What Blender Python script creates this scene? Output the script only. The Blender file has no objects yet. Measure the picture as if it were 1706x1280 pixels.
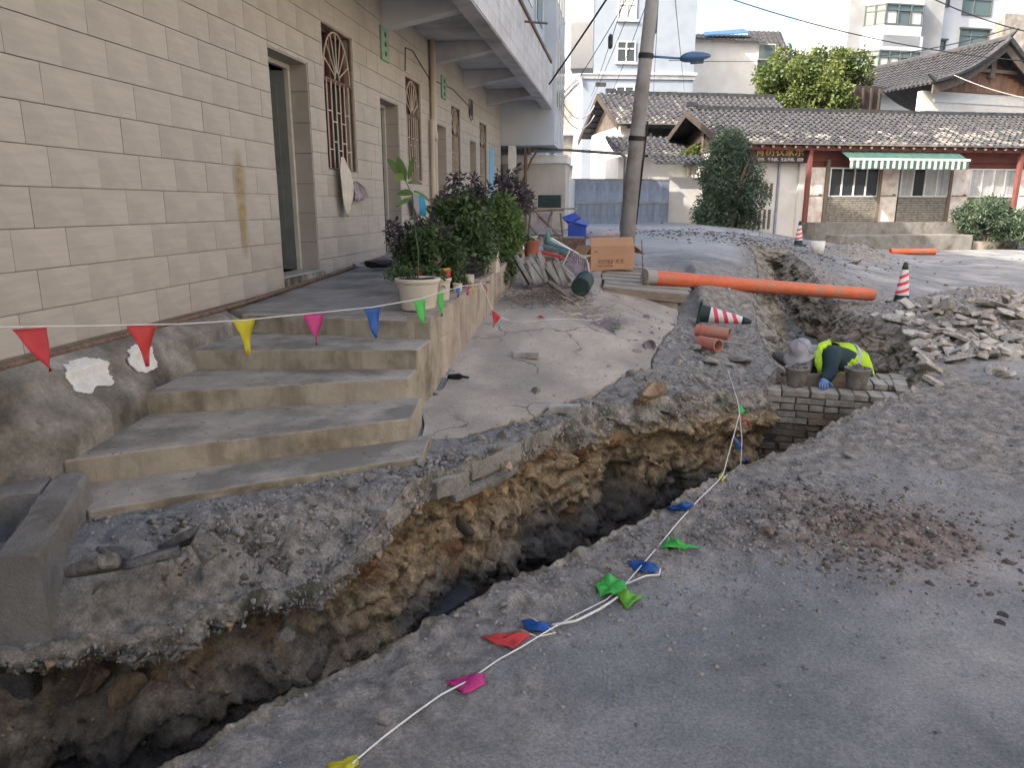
import bpy, math, random
import numpy as np
from mathutils import Vector, Matrix, Euler
random.seed(7); RS=np.random.RandomState(11)
SC=bpy.context.scene; COL=SC.collection
R=math.radians
# ---------------------------------------------------------------- camera, sky, sun, exposure
CAM_H=1.65; PITCH=R(13.6); YAW=R(8.4)
cd=bpy.data.cameras.new('camera'); cam=bpy.data.objects.new('camera',cd); COL.objects.link(cam)
cam.location=(0,0,CAM_H); cam.rotation_euler=Euler((R(90)-PITCH,0,YAW),'XYZ')
cd.sensor_width=36; cd.lens=36*1230/1706; cd.clip_start=.05; cd.clip_end=2000
SC.camera=cam
SUN_EL=R(36); SUN_TO=Vector((-.75,-.66,0)).normalized()
w=bpy.data.worlds.new('World'); SC.world=w; w.use_nodes=True
nt=w.node_tree; bg=nt.nodes['Background']; sky=nt.nodes.new('ShaderNodeTexSky')
sky.sky_type='NISHITA'; sky.sun_disc=False; sky.sun_elevation=SUN_EL
sky.sun_rotation=math.atan2(SUN_TO.x,SUN_TO.y)
sky.air_density=1.0; sky.dust_density=6.0; sky.ozone_density=.25
nt.links.new(sky.outputs[0],bg.inputs[0]); bg.inputs[1].default_value=.15
sd=bpy.data.lights.new('sun','SUN'); sun=bpy.data.objects.new('sun',sd); COL.objects.link(sun)
sd.energy=2.5; sd.angle=R(.53); sd.color=(1,.93,.82)
tov=Vector((SUN_TO.x*math.cos(SUN_EL),SUN_TO.y*math.cos(SUN_EL),math.sin(SUN_EL)))
sun.rotation_euler=tov.to_track_quat('Z','Y').to_euler(); sun.location=(-20,-20,30)
vs=SC.view_settings; vs.view_transform='Standard'; vs.look='None'; vs.gamma=1; vs.exposure=1.85
try: vs.use_curve_mapping=False
except Exception: pass
# ---------------------------------------------------------------- surveying helpers
_cp,_sp,_cy,_sy=math.cos(PITCH),math.sin(PITCH),math.cos(YAW),math.sin(YAW)
_F=1230.; FWD=Vector((-_sy*_cp,_cy*_cp,-_sp)); RGT=Vector((_cy,_sy,0)); UPV=Vector((-_sy*_sp,_cy*_sp,_cp)); FH=Vector((-_sy,_cy,0))
def ray(px,py): return FWD+RGT*((px-853)/_F)+UPV*((640-py)/_F)
def gz(px,py,z=0.):
    d=ray(px,py); t=(z-CAM_H)/d.z; return Vector((d.x*t,d.y*t,z))
def gx(px,py,x):
    d=ray(px,py); t=x/d.x; return Vector((x,d.y*t,CAM_H+d.z*t))
def P(px,py,dep):
    d=ray(px,py); t=dep/d.dot(FH); return Vector((d.x*t,d.y*t,CAM_H+d.z*t))
# ---------------------------------------------------------------- noise
def _h(ix,iy,iz):
    n=(ix.astype(np.int64)*374761393+iy.astype(np.int64)*668265263+iz.astype(np.int64)*2147483647)&0xffffffff
    n=((n^(n>>13))*1274126177)&0xffffffff
    n=((n^(n>>15))*2246822519)&0xffffffff
    return ((n^(n>>16))&0xffff)/65535.
def vn(x,y,z):
    x=np.asarray(x,float);y=np.asarray(y,float)+0*x;z=np.asarray(z,float)+0*x
    ix,iy,iz=np.floor(x),np.floor(y),np.floor(z); fx,fy,fz=x-ix,y-iy,z-iz
    fx=fx*fx*(3-2*fx);fy=fy*fy*(3-2*fy);fz=fz*fz*(3-2*fz)
    r=0
    for a in (0,1):
        for b in (0,1):
            for c in (0,1):
                r=r+_h(ix+a,iy+b,iz+c)*(fx if a else 1-fx)*(fy if b else 1-fy)*(fz if c else 1-fz)
    return r*2-1
def fbm(x,y,z,o=4,g=.5):
    s=0;a=1;t=0
    for i in range(o):
        s=s+a*vn(x*2**i+i*17.3,y*2**i+i*9.1,np.asarray(z)*2**i+i*5.7);t+=a;a*=g
    return s/t
def worley(x,y,z):
    ix,iy,iz=np.floor(x),np.floor(y),np.floor(z); best=np.full(x.shape,9.); idv=np.zeros(x.shape)
    for a in (-1,0,1):
        for b in (-1,0,1):
            for c in (-1,0,1):
                cx,cy,cz=ix+a,iy+b,iz+c
                px=cx+_h(cx,cy,cz);py=cy+_h(cx+57,cy,cz);pz=cz+_h(cx,cy+91,cz)
                d=np.sqrt((px-x)**2+(py-y)**2+(pz-z)**2); m=d<best
                best=np.where(m,d,best); idv=np.where(m,_h(cx+7,cy+3,cz+11),idv)
    return best,idv
def sst(x,a,b):
    t=np.clip((np.asarray(x,float)-a)/(b-a),0,1); return t*t*(3-2*t)
# ---------------------------------------------------------------- objects
WL={}
def wl(o): return WL.get(o.name,Vector((0,0,0))) if o else Vector((0,0,0))
def props(o,label=None,cat=None,group=None,kind=None):
    if label:o['label']=label
    if cat:o['category']=cat
    if group:o['group']=group
    if kind:o['kind']=kind
    return o
def root(name,label,cat,loc=(0,0,0),group=None,rz=0):
    o=bpy.data.objects.new(name,None); COL.objects.link(o); o.location=loc; o.rotation_euler=(0,0,rz); o.empty_display_size=.1
    WL[o.name]=Vector(loc); return props(o,label,cat,group)
class MB:
    def __init__(s): s.v=[];s.f=[]
    def quad(s,a,b,c,d): n=len(s.v); s.v+= [tuple(a),tuple(b),tuple(c),tuple(d)]; s.f.append((n,n+1,n+2,n+3)); return s
    def poly(s,pts): n=len(s.v); s.v+=[tuple(p) for p in pts]; s.f.append(tuple(range(n,n+len(pts)))); return s
    def box(s,x0,x1,y0,y1,z0,z1,m=None):
        n=len(s.v); vv=[(x,y,z) for z in (z0,z1) for x,y in ((x0,y0),(x1,y0),(x1,y1),(x0,y1))]
        if m is not None: vv=[tuple(m@Vector(p)) for p in vv]
        s.v+=vv
        s.f+=[(n,n+3,n+2,n+1),(n+4,n+5,n+6,n+7),(n,n+1,n+5,n+4),(n+1,n+2,n+6,n+5),(n+2,n+3,n+7,n+6),(n+3,n,n+4,n+7)]; return s
    def prism(s,pts,z0,z1):
        """pts CCW list of (x,y); z0,z1 numbers or lists"""
        k=len(pts); n=len(s.v); a=z0 if isinstance(z0,(list,tuple)) else [z0]*k; b=z1 if isinstance(z1,(list,tuple)) else [z1]*k
        s.v+=[(p[0],p[1],a[i]) for i,p in enumerate(pts)]+[(p[0],p[1],b[i]) for i,p in enumerate(pts)]
        s.f.append(tuple(range(n+k-1,n-1,-1))); s.f.append(tuple(range(n+k,n+2*k)))
        for i in range(k): j=(i+1)%k; s.f.append((n+i,n+j,n+k+j,n+k+i))
        return s
    def ext(s,pts,d):
        """extrude a planar 3D polygon by vector d"""
        k=len(pts); n=len(s.v); d=Vector(d); s.v+=[tuple(p) for p in pts]+[tuple(Vector(p)+d) for p in pts]
        s.f.append(tuple(range(n,n+k))); s.f.append(tuple(range(n+2*k-1,n+k-1,-1)))
        for i in range(k): j=(i+1)%k; s.f.append((n+j,n+i,n+k+i,n+k+j))
        return s
    def tube(s,pts,r,seg=6,cap=True):
        pts=[Vector(p) for p in pts]; rr=r if isinstance(r,(list,tuple)) else [r]*len(pts); n0=len(s.v); prev=None
        for i,p in enumerate(pts):
            t=(pts[min(i+1,len(pts)-1)]-pts[max(i-1,0)])
            t=t.normalized() if t.length>1e-9 else Vector((0,0,1))
            if prev is None: a=t.orthogonal().normalized()
            else:
                a=prev-t*prev.dot(t); a=a.normalized() if a.length>1e-6 else t.orthogonal().normalized()
            prev=a; b=t.cross(a)
            for k in range(seg):
                q=2*math.pi*k/seg; s.v.append(tuple(p+(a*math.cos(q)+b*math.sin(q))*rr[i]))
        for i in range(len(pts)-1):
            for k in range(seg):
                k2=(k+1)%seg; s.f.append((n0+i*seg+k,n0+i*seg+k2,n0+(i+1)*seg+k2,n0+(i+1)*seg+k))
        if cap:
            s.f.append(tuple(n0+k for k in range(seg-1,-1,-1))); e=n0+(len(pts)-1)*seg; s.f.append(tuple(e+k for k in range(seg)))
        return s
    def lathe(s,prof,c=(0,0,0),seg=20,sx=1,sy=1,cap=True,m=None):
        n=len(s.v); c=Vector(c)
        for (r,z) in prof:
            for k in range(seg):
                q=2*math.pi*k/seg; p=Vector((r*math.cos(q)*sx,r*math.sin(q)*sy,z))
                s.v.append(tuple(c+(m@p if m is not None else p)))
        for i in range(len(prof)-1):
            for k in range(seg):
                k2=(k+1)%seg; s.f.append((n+i*seg+k,n+i*seg+k2,n+(i+1)*seg+k2,n+(i+1)*seg+k))
        if cap:
            s.f.append(tuple(n+k for k in range(seg-1,-1,-1))); e=n+(len(prof)-1)*seg; s.f.append(tuple(e+k for k in range(seg)))
        return s
    def grid(s,A):
        A=np.asarray(A); h,w_,_=A.shape; n=len(s.v); s.v+=[tuple(p) for p in A.reshape(-1,3)]
        for i in range(h-1):
            for j in range(w_-1): a=n+i*w_+j; s.f.append((a,a+1,a+w_+1,a+w_))
        return s
    def arr(s,V,Fc):
        n=len(s.v); s.v+=[tuple(p) for p in V]; s.f+=[tuple(n+i for i in f) for f in Fc]; return s
    def build(s,name,mat,parent=None,smooth=False,label=None,cat=None,group=None,kind=None,bevel=0,solid=0,loc=None):
        me=bpy.data.meshes.new(name); off=Vector((0,0,0)) if loc=='local' else wl(parent); org=Vector((0,0,0))
        if loc is not None and loc!='local': org=Vector(loc)
        me.from_pydata([(v[0]-off.x-org.x,v[1]-off.y-org.y,v[2]-off.z-org.z) for v in s.v],[],s.f); me.update()
        if mat:
            me.materials.append(mat)
        if smooth: me.polygons.foreach_set('use_smooth',[True]*len(me.polygons))
        o=bpy.data.objects.new(name,me); COL.objects.link(o); o.location=org
        if parent: o.parent=parent
        WL[o.name]=off+org if loc!='local' else Vector((0,0,0))
        if bevel: b=o.modifiers.new('b','BEVEL'); b.width=bevel; b.segments=2; b.limit_method='ANGLE'
        if solid: b=o.modifiers.new('s','SOLIDIFY'); b.thickness=solid; b.offset=0
        return props(o,label,cat,group,kind)
def inst(name,mesh,loc,rot=(0,0,0),scale=(1,1,1),parent=None,**k):
    o=bpy.data.objects.new(name,mesh); COL.objects.link(o); o.location=Vector(loc)-wl(parent); o.rotation_euler=rot
    o.scale=scale if hasattr(scale,'__len__') else (scale,)*3
    if parent:o.parent=parent
    WL[o.name]=Vector(loc)
    return props(o,**k)
def meshof(mb,name,mat,bevel=0,smooth=False):
    me=bpy.data.meshes.new(name); me.from_pydata(mb.v,[],mb.f); me.update()
    if bevel:
        import bmesh
        b=bmesh.new(); b.from_mesh(me); bmesh.ops.bevel(b,geom=b.edges[:],offset=bevel,segments=1,affect='EDGES',profile=.5); b.to_mesh(me); b.free()
    if smooth: me.polygons.foreach_set('use_smooth',[True]*len(me.polygons))
    me.materials.append(mat); return me
def copy_thing(o,loc,rz=None,label=None):
    c=o.copy(); COL.objects.link(c); c.location=loc; WL[c.name]=Vector(loc)
    if rz is not None: c.rotation_euler=(o.rotation_euler.x,o.rotation_euler.y,rz)
    if label:c['label']=label
    for ch in list(o.children):
        d=ch.copy(); COL.objects.link(d); d.parent=c
        for g in list(ch.children):
            e=g.copy(); COL.objects.link(e); e.parent=d
    return c
# ---------------------------------------------------------------- materials
def pm(name,c1,c2,scale=6,rough=.9,bump=.3,bscale=40,rnd=.0,stain=None,stscale=1.5,st=(.45,.62),stretch=(1,1,1),spot=None,spscale=60,spt=.7,metal=0,attr=None,world=False,detail=8,spec=.35,vstreak=None,speck=None):
    m=bpy.data.materials.new(name); m.use_nodes=True; N=m.node_tree.nodes; L=m.node_tree.links; b=N['Principled BSDF']
    b.inputs['Roughness'].default_value=rough; b.inputs['Metallic'].default_value=metal; b.inputs['Specular IOR Level'].default_value=spec
    if world: g=N.new('ShaderNodeNewGeometry'); co=g.outputs['Position']
    else: g=N.new('ShaderNodeTexCoord'); co=g.outputs['Object']
    mp=N.new('ShaderNodeMapping'); mp.inputs['Scale'].default_value=stretch; L.new(co,mp.inputs[0])
    oi=N.new('ShaderNodeObjectInfo')
    if not world:
        ml=N.new('ShaderNodeMath'); ml.operation='MULTIPLY'; ml.inputs[1].default_value=37.; L.new(oi.outputs['Random'],ml.inputs[0])
        if rnd: L.new(ml.outputs[0],mp.inputs['Location'])
    def noise(sc,src=mp.outputs[0],det=detail,ro=.6):
        n=N.new('ShaderNodeTexNoise'); n.inputs['Scale'].default_value=sc; n.inputs['Detail'].default_value=det; n.inputs['Roughness'].default_value=ro; L.new(src,n.inputs['Vector']); return n.outputs['Fac']
    def ramp(f,a,bb,lo=.35,hi=.65):
        r=N.new('ShaderNodeValToRGB'); r.color_ramp.elements[0].position=lo; r.color_ramp.elements[1].position=hi
        r.color_ramp.elements[0].color=(*a,1); r.color_ramp.elements[1].color=(*bb,1); L.new(f,r.inputs[0]); return r.outputs[0]
    def mix(f,a,bb,mode='MIX'):
        x=N.new('ShaderNodeMix'); x.data_type='RGBA'; x.blend_type=mode
        if isinstance(f,float): x.inputs[0].default_value=f
        else: L.new(f,x.inputs[0])
        L.new(a,x.inputs[6])
        if isinstance(bb,tuple): x.inputs[7].default_value=(*bb,1)
        else: L.new(bb,x.inputs[7])
        return x.outputs[2]
    c=ramp(noise(scale),c1,c2)
    if stain is not None:
        c=mix(ramp(noise(stscale,co),(0,0,0),(1,1,1),*st),c,stain)
    if vstreak is not None:
        mp2=N.new('ShaderNodeMapping'); mp2.inputs['Scale'].default_value=vstreak[1]; L.new(co,mp2.inputs[0])
        c=mix(ramp(noise(1.0,mp2.outputs[0]),(0,0,0),(1,1,1),.5,.75),c,vstreak[0])
    if spot is not None:
        c=mix(ramp(noise(spscale,co,3),(0,0,0),(1,1,1),spt,spt+.06),c,spot)
    if attr:
        for (an,col1,col2,sc) in attr:
            at=N.new('ShaderNodeAttribute'); at.attribute_name=an
            c=mix(at.outputs['Fac'],c,ramp(noise(sc),col1,col2))
    if speck:
        sm_=N.new('ShaderNodeMapRange'); sm_.inputs[1].default_value=.3; sm_.inputs[2].default_value=.7; sm_.inputs[3].default_value=1-speck[1]; sm_.inputs[4].default_value=1+speck[1]; L.new(noise(speck[0],co,4,.75),sm_.inputs[0])
        hs0=N.new('ShaderNodeHueSaturation'); L.new(sm_.outputs[0],hs0.inputs['Value']); L.new(c,hs0.inputs['Color']); c=hs0.outputs[0]
    if rnd:
        mm=N.new('ShaderNodeMapRange'); mm.inputs[3].default_value=1-rnd; mm.inputs[4].default_value=1+rnd; L.new(oi.outputs['Random'],mm.inputs[0])
        hs=N.new('ShaderNodeHueSaturation'); L.new(mm.outputs[0],hs.inputs['Value']); L.new(c,hs.inputs['Color']); c=hs.outputs[0]
    L.new(c,b.inputs['Base Color'])
    if bump:
        bp=N.new('ShaderNodeBump'); bp.inputs['Strength'].default_value=bump; bp.inputs['Distance'].default_value=.02
        L.new(noise(bscale,co,6,.7),bp.inputs['Height']); L.new(bp.outputs[0],b.inputs['Normal'])
    return m
def leafmat(name,c1,c2,sc=3,trans=.3):
    m=pm(name,c1,c2,sc,rough=.42,bump=0,rnd=0,detail=3)
    N=m.node_tree.nodes;L=m.node_tree.links;b=N['Principled BSDF'];o=N['Material Output']
    t=N.new('ShaderNodeBsdfTranslucent'); src=b.inputs['Base Color'].links[0].from_socket; L.new(src,t.inputs[0])
    mx=N.new('ShaderNodeMixShader'); mx.inputs[0].default_value=trans; L.new(b.outputs[0],mx.inputs[1]); L.new(t.outputs[0],mx.inputs[2]); L.new(mx.outputs[0],o.inputs[0]); return m
def glassmat(name,col,rough=.08):
    m=bpy.data.materials.new(name); m.use_nodes=True; b=m.node_tree.nodes['Principled BSDF']
    b.inputs['Base Color'].default_value=(*col,1); b.inputs['Roughness'].default_value=rough; b.inputs['Specular IOR Level'].default_value=.8; return m
M={}
M['tile']=pm('ceramic_wall_tile',(.365,.335,.298),(.42,.385,.342),3,rough=.5,bump=.12,bscale=25,rnd=.045,stain=(.30,.275,.24),stscale=1.2,st=(.5,.75),stretch=(1,1,9),spot=(.2,.17,.14),spscale=14,spt=.74)
M['grout']=pm('grout',(.19,.16,.135),(.25,.21,.18),8,bump=.1)
M['revealtile']=pm('reveal_tile',(.34,.305,.265),(.39,.35,.31),3,rough=.5,bump=.1,rnd=.05)
M['plinth']=pm('plinth_plaster',(.30,.27,.235),(.40,.36,.31),5,rough=.85,bump=.4,bscale=30,stain=(.055,.05,.038),stscale=1.6,st=(.42,.56),spot=(.13,.12,.10),spscale=9,spt=.62)
M['plinthdark']=pm('mossy_plaster',(.07,.065,.05),(.16,.145,.115),6,rough=.9,bump=.5,bscale=30,stain=(.10,.085,.05),stscale=2.5)
M['whiteplaster']=pm('white_plaster_patch',(.55,.54,.50),(.68,.67,.63),12,bump=.4,bscale=60)
M['concrete']=pm('concrete_step',(.30,.272,.235),(.40,.36,.31),5,rough=.8,bump=.35,bscale=60,stain=(.19,.175,.15),stscale=2,st=(.45,.6),spot=(.12,.105,.09),spscale=22,spt=.64,detail=12,speck=(60,.14))
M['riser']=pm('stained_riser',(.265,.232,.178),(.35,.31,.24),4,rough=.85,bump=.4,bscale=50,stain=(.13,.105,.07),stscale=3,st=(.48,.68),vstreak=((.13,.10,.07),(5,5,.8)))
M['slab']=pm('pavement_concrete',(.35,.305,.255),(.46,.40,.335),2.2,rough=.82,bump=.5,bscale=50,stain=(.27,.24,.205),stscale=1.1,st=(.45,.65),spot=(.18,.155,.13),spscale=35,spt=.64,detail=12,stretch=(1.8,.7,1),speck=(50,.12))
M['wallconc']=pm('retaining_wall_concrete',(.33,.275,.225),(.42,.36,.295),4,rough=.9,bump=.7,bscale=35,stain=(.17,.14,.115),stscale=1.4,st=(.48,.66),vstreak=((.16,.13,.10),(7,7,1.0)))
M['paint']=pm('white_paint',(.62,.62,.60),(.72,.72,.70),3,rough=.6,bump=.05,rnd=.03)
M['soffit']=pm('soffit_grey_paint',(.46,.47,.50),(.54,.55,.57),2,bump=.08,stain=(.3,.3,.31),stscale=.8)
M['ptile']=pm('parapet_tile',(.50,.49,.50),(.58,.57,.57),3,rough=.5,bump=.1,rnd=.06,stain=(.42,.40,.40),stscale=2)
M['bluewall']=pm('pale_blue_facade',(.42,.46,.50),(.50,.54,.58),1,bump=.05)
M['rust']=pm('rusty_iron',(.11,.07,.05),(.20,.135,.10),20,rough=.8,bump=.3)
M['bar']=pm('painted_bar',(.42,.36,.30),(.52,.46,.39),20,rough=.5,bump=.1)
M['darkroom']=pm('dark_interior',(.012,.012,.014),(.02,.02,.022),4,bump=0)  # near-black colour stands in for the darkness of unlit interiors
M['door']=pm('dark_door_paint',(.045,.055,.055),(.07,.08,.08),5,rough=.45,bump=.1)
M['frame']=pm('white_frame',(.42,.40,.36),(.52,.50,.45),8,rough=.5,bump=.05)
M['glass']=glassmat('dark_window_glass',(.03,.035,.04))
M['glassg']=glassmat('green_window_glass',(.07,.10,.10),.12)
M['curtain']=pm('pale_curtain',(.35,.36,.36),(.45,.46,.45),4,bump=.1,vstreak=((.25,.26,.27),(8,8,.3)))
M['pvcw']=pm('downpipe_cream',(.42,.36,.30),(.50,.43,.36),3,rough=.5,bump=.05)
M['green']=pm('green_vent_block',(.19,.31,.23),(.25,.37,.29),6,bump=.2)
M['black']=pm('black_plastic',(.012,.012,.013),(.025,.025,.026),8,rough=.5,bump=.1)
M['cable']=pm('black_cable',(.015,.015,.016),(.02,.02,.02),8,rough=.6,bump=0)
M['orange']=pm('orange_pvc',(.52,.115,.05),(.60,.145,.065),3,rough=.5,bump=.15,stain=(.36,.17,.11),stscale=4,st=(.45,.66),speck=(25,.12),spot=(.30,.2,.15),spscale=14,spt=.64)
M['orange2']=pm('faded_red_pvc',(.42,.13,.09),(.50,.17,.12),5,rough=.6,bump=.1,stain=(.34,.20,.155),stscale=9,st=(.42,.62))
M['pole']=pm('concrete_pole',(.26,.25,.235),(.34,.325,.31),6,rough=.85,bump=.3,stain=(.2,.18,.16),stscale=2,stretch=(1,1,.25))
M['galv']=pm('galvanised_steel',(.28,.34,.42),(.36,.43,.52),2,rough=.5,metal=.0,bump=.08,rnd=.08,stain=(.24,.27,.31),stscale=1.5,vstreak=((.2,.2,.22),(3,3,.3)))
M['lamp']=pm('lamp_blue',(.05,.11,.22),(.07,.14,.27),4,rough=.35,bump=0)
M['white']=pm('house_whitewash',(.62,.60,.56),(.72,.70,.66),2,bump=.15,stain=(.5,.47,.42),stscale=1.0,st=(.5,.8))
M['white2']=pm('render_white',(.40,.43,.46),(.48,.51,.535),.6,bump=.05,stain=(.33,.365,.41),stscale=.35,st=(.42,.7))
M['towerw']=pm('shade_tinted_render',(.20,.235,.285),(.265,.30,.35),.5,bump=.05,stain=(.16,.19,.235),stscale=.5,st=(.45,.7))  # the white tower's bluish shade and haze are put into this colour
M['rooft']=pm('grey_roof_tile',(.030,.032,.038),(.07,.07,.075),5,rough=.85,bump=.3,attr=[('lichen',(.12,.115,.105),(.24,.225,.205),6)])
M['roofd']=pm('dark_roof_tile',(.025,.027,.032),(.055,.057,.064),5,rough=.85,bump=.3,attr=[('lichen',(.06,.06,.06),(.12,.118,.115),6)])
M['frameg']=pm('dark_window_frame',(.07,.09,.09),(.10,.125,.125),4,rough=.5,bump=0)
M['oldwood']=pm('old_grey_timber',(.07,.058,.05),(.12,.10,.085),5,rough=.9,bump=.3)
M['darkwood']=pm('dark_timber',(.035,.028,.024),(.06,.048,.04),5,rough=.9,bump=.3)  # dark base colour of the gable and side timbers
M['wood']=pm('weathered_wood',(.14,.11,.085),(.22,.18,.14),4,rough=.85,bump=.4,bscale=30,rnd=.15,stretch=(1,6,6))
M['woodgrey']=pm('grey_board',(.25,.225,.20),(.34,.31,.275),3,rough=.85,bump=.4,bscale=30,rnd=.12,stretch=(1,7,7))
M['woodred']=pm('red_brown_timber',(.14,.055,.045),(.20,.08,.065),4,rough=.7,bump=.2,rnd=.1)
M['woodbrown']=pm('brown_board',(.20,.115,.075),(.28,.165,.11),3,rough=.8,bump=.25,rnd=.16,vstreak=((.12,.07,.05),(6,6,.5)))
M['brick']=pm('grey_brick',(.24,.225,.195),(.34,.32,.275),9,rough=.9,bump=.5,bscale=60,rnd=.2,stain=(.16,.14,.125),stscale=8,st=(.45,.7))
M['brickd']=pm('old_brick',(.11,.09,.068),(.20,.165,.125),12,rough=.95,bump=.5,rnd=.2)
M['mortar']=pm('mortar',(.05,.045,.04),(.10,.09,.08),12,bump=.4)
M['rock']=pm('limestone_rubble',(.25,.235,.215),(.36,.34,.31),1.3,rough=.95,bump=1,bscale=5,rnd=.2,stain=(.19,.175,.155),stscale=1.2,speck=(9,.25))
M['rocktan']=pm('tan_rock',(.22,.15,.09),(.34,.25,.16),1.6,rough=.95,bump=1,bscale=5,rnd=.15,stain=(.12,.085,.06),stscale=1.4,speck=(8,.3))
M['asph']=pm('broken_asphalt',(.06,.058,.056),(.15,.145,.14),2,rough=.95,bump=1,bscale=7,rnd=.25,speck=(12,.4))
M['gravel']=pm('gravel',(.17,.16,.15),(.36,.335,.31),14,rough=.95,bump=.6,bscale=120,world=True)
M['soilc']=pm('soil_clods',(.075,.065,.055),(.15,.13,.115),16,rough=1,bump=.6,bscale=100,world=True)
M['tarp']=pm('pale_rubble_brick',(.33,.31,.28),(.46,.435,.395),7,rough=.92,bump=.4,rnd=.2,stain=(.24,.22,.2),stscale=6)
M['leaf']=leafmat('plant_leaves',(.035,.07,.028),(.115,.17,.065),9)
M['leafp']=leafmat('purple_leaves',(.05,.042,.05),(.12,.10,.105),9)
M['leafl']=leafmat('light_leaves',(.10,.17,.05),(.16,.24,.07),9)
M['bush']=leafmat('bush_leaves',(.045,.078,.052),(.14,.19,.12),2.5)
M['treel']=leafmat('tree_leaves',(.05,.09,.03),(.16,.19,.055),1.2,.35)
M['bark']=pm('bark',(.10,.075,.055),(.17,.13,.10),8,rough=.95,bump=.6,stretch=(4,4,1))
M['potw']=pm('cream_plastic_pot',(.50,.45,.37),(.58,.53,.44),3,rough=.5,bump=.05,stain=(.36,.28,.2),stscale=4,st=(.58,.8))
M['terra']=pm('terracotta',(.30,.10,.06),(.38,.14,.085),5,rough=.7,bump=.15)
M['mustard']=pm('mustard_pot',(.40,.22,.05),(.48,.28,.08),5,rough=.5,bump=.1)
M['soil']=pm('potting_soil',(.03,.022,.016),(.06,.045,.033),20,bump=.8)
M['crate']=pm('dark_crate',(.03,.028,.028),(.05,.048,.046),8,rough=.6,bump=.1)
M['card']=pm('cardboard',(.33,.19,.115),(.38,.225,.14),3,rough=.85,bump=.08)
M['print']=pm('dark_print',(.10,.05,.035),(.12,.06,.04),5,bump=0)
M['bluep']=pm('blue_plastic',(.02,.05,.30),(.03,.07,.38),6,rough=.45,bump=.1)
M['teal']=pm('teal_cloth',(.01,.25,.40),(.02,.32,.48),12,bump=.2)
M['cream']=pm('cream_cloth',(.50,.47,.40),(.60,.57,.49),10,bump=.3)
M['net']=pm('lilac_cloth',(.26,.22,.25),(.34,.30,.33),14,bump=.3)
M['tealp']=pm('teal_plastic',(.08,.2,.2),(.14,.28,.28),8,rough=.5,bump=.1)
M['redp']=pm('red_plastic',(.42,.04,.045),(.5,.06,.06),8,rough=.5,bump=.1)
M['gold']=pm('gold_letter',(.52,.33,.08),(.62,.42,.12),8,rough=.4,bump=0)
M['letter']=pm('white_letter',(.6,.6,.58),(.7,.7,.68),8,bump=0)
M['signb']=pm('dark_sign_board',(.035,.025,.022),(.055,.04,.035),3,rough=.5,bump=.05)
M['redw']=pm('red_painted_wall',(.15,.052,.046),(.20,.072,.062),2,rough=.8,bump=.1)
M['awng']=pm('green_awning',(.035,.085,.068),(.055,.115,.095),4,bump=.15)
M['awnw']=pm('white_awning',(.40,.42,.42),(.5,.52,.52),4,bump=.15)
M['water']=glassmat('puddle_water',(.02,.022,.026),.06)
M['coneg']=pm('dark_green_rubber',(.012,.03,.028),(.02,.045,.04),8,rough=.6,bump=.1)
M['conew']=pm('cone_white',(.58,.56,.55),(.68,.66,.65),8,rough=.5,bump=.05)
M['coner']=pm('cone_red',(.55,.04,.07),(.62,.06,.09),8,rough=.5,bump=.05)
M['bucket']=pm('cement_bucket',(.15,.14,.13),(.25,.235,.22),9,rough=.8,bump=.3,stain=(.10,.085,.075),stscale=8)
M['cement']=pm('wet_mortar',(.10,.095,.09),(.15,.14,.135),30,rough=.7,bump=.9)
FL={'red':(.62,.06,.06),'yellow':(.62,.55,.03),'magenta':(.62,.05,.25),'blue':(.02,.12,.42),'green':(.08,.55,.10),'lime':(.18,.5,.06)}
for k,c in FL.items():
    M['f_'+k]=leafmat('pennant_'+k,tuple(x*.85 for x in c),c,8,.35)
M['string']=pm('white_string',(.55,.54,.52),(.65,.64,.62),20,bump=0)

def cracks(m,scale,width,seed=0.):
    N=m.node_tree.nodes;L=m.node_tree.links;b=N['Principled BSDF']; src=b.inputs['Base Color'].links[0].from_socket
    g=N.new('ShaderNodeNewGeometry'); no=N.new('ShaderNodeTexNoise'); no.inputs['Scale'].default_value=2.5; no.inputs['Detail'].default_value=8; L.new(g.outputs['Position'],no.inputs['Vector'])
    mx=N.new('ShaderNodeMix'); mx.data_type='RGBA'; mx.blend_type='LINEAR_LIGHT'; mx.inputs[0].default_value=.35; L.new(g.outputs['Position'],mx.inputs[6]); L.new(no.outputs['Color'],mx.inputs[7])
    v=N.new('ShaderNodeTexVoronoi'); v.feature='DISTANCE_TO_EDGE'; v.voronoi_dimensions='2D'; v.inputs['Scale'].default_value=scale; L.new(mx.outputs[2],v.inputs['Vector'])
    r=N.new('ShaderNodeMapRange'); r.inputs[1].default_value=width*.3; r.inputs[2].default_value=width; r.inputs[3].default_value=.75; r.inputs[4].default_value=0; L.new(v.outputs['Distance'],r.inputs[0])
    n2=N.new('ShaderNodeTexNoise'); n2.inputs['Scale'].default_value=1.3; L.new(g.outputs['Position'],n2.inputs['Vector']); r2=N.new('ShaderNodeMapRange'); r2.inputs[1].default_value=.42; r2.inputs[2].default_value=.52; L.new(n2.outputs['Fac'],r2.inputs[0])
    mu=N.new('ShaderNodeMath'); mu.operation='MULTIPLY'; L.new(r.outputs[0],mu.inputs[0]); L.new(r2.outputs[0],mu.inputs[1])
    c=N.new('ShaderNodeMix'); c.data_type='RGBA'; L.new(mu.outputs[0],c.inputs[0]); L.new(src,c.inputs[6]); c.inputs[7].default_value=(.07,.06,.05,1); L.new(c.outputs[2],b.inputs['Base Color'])
cracks(M['slab'],.75,.012)
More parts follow.
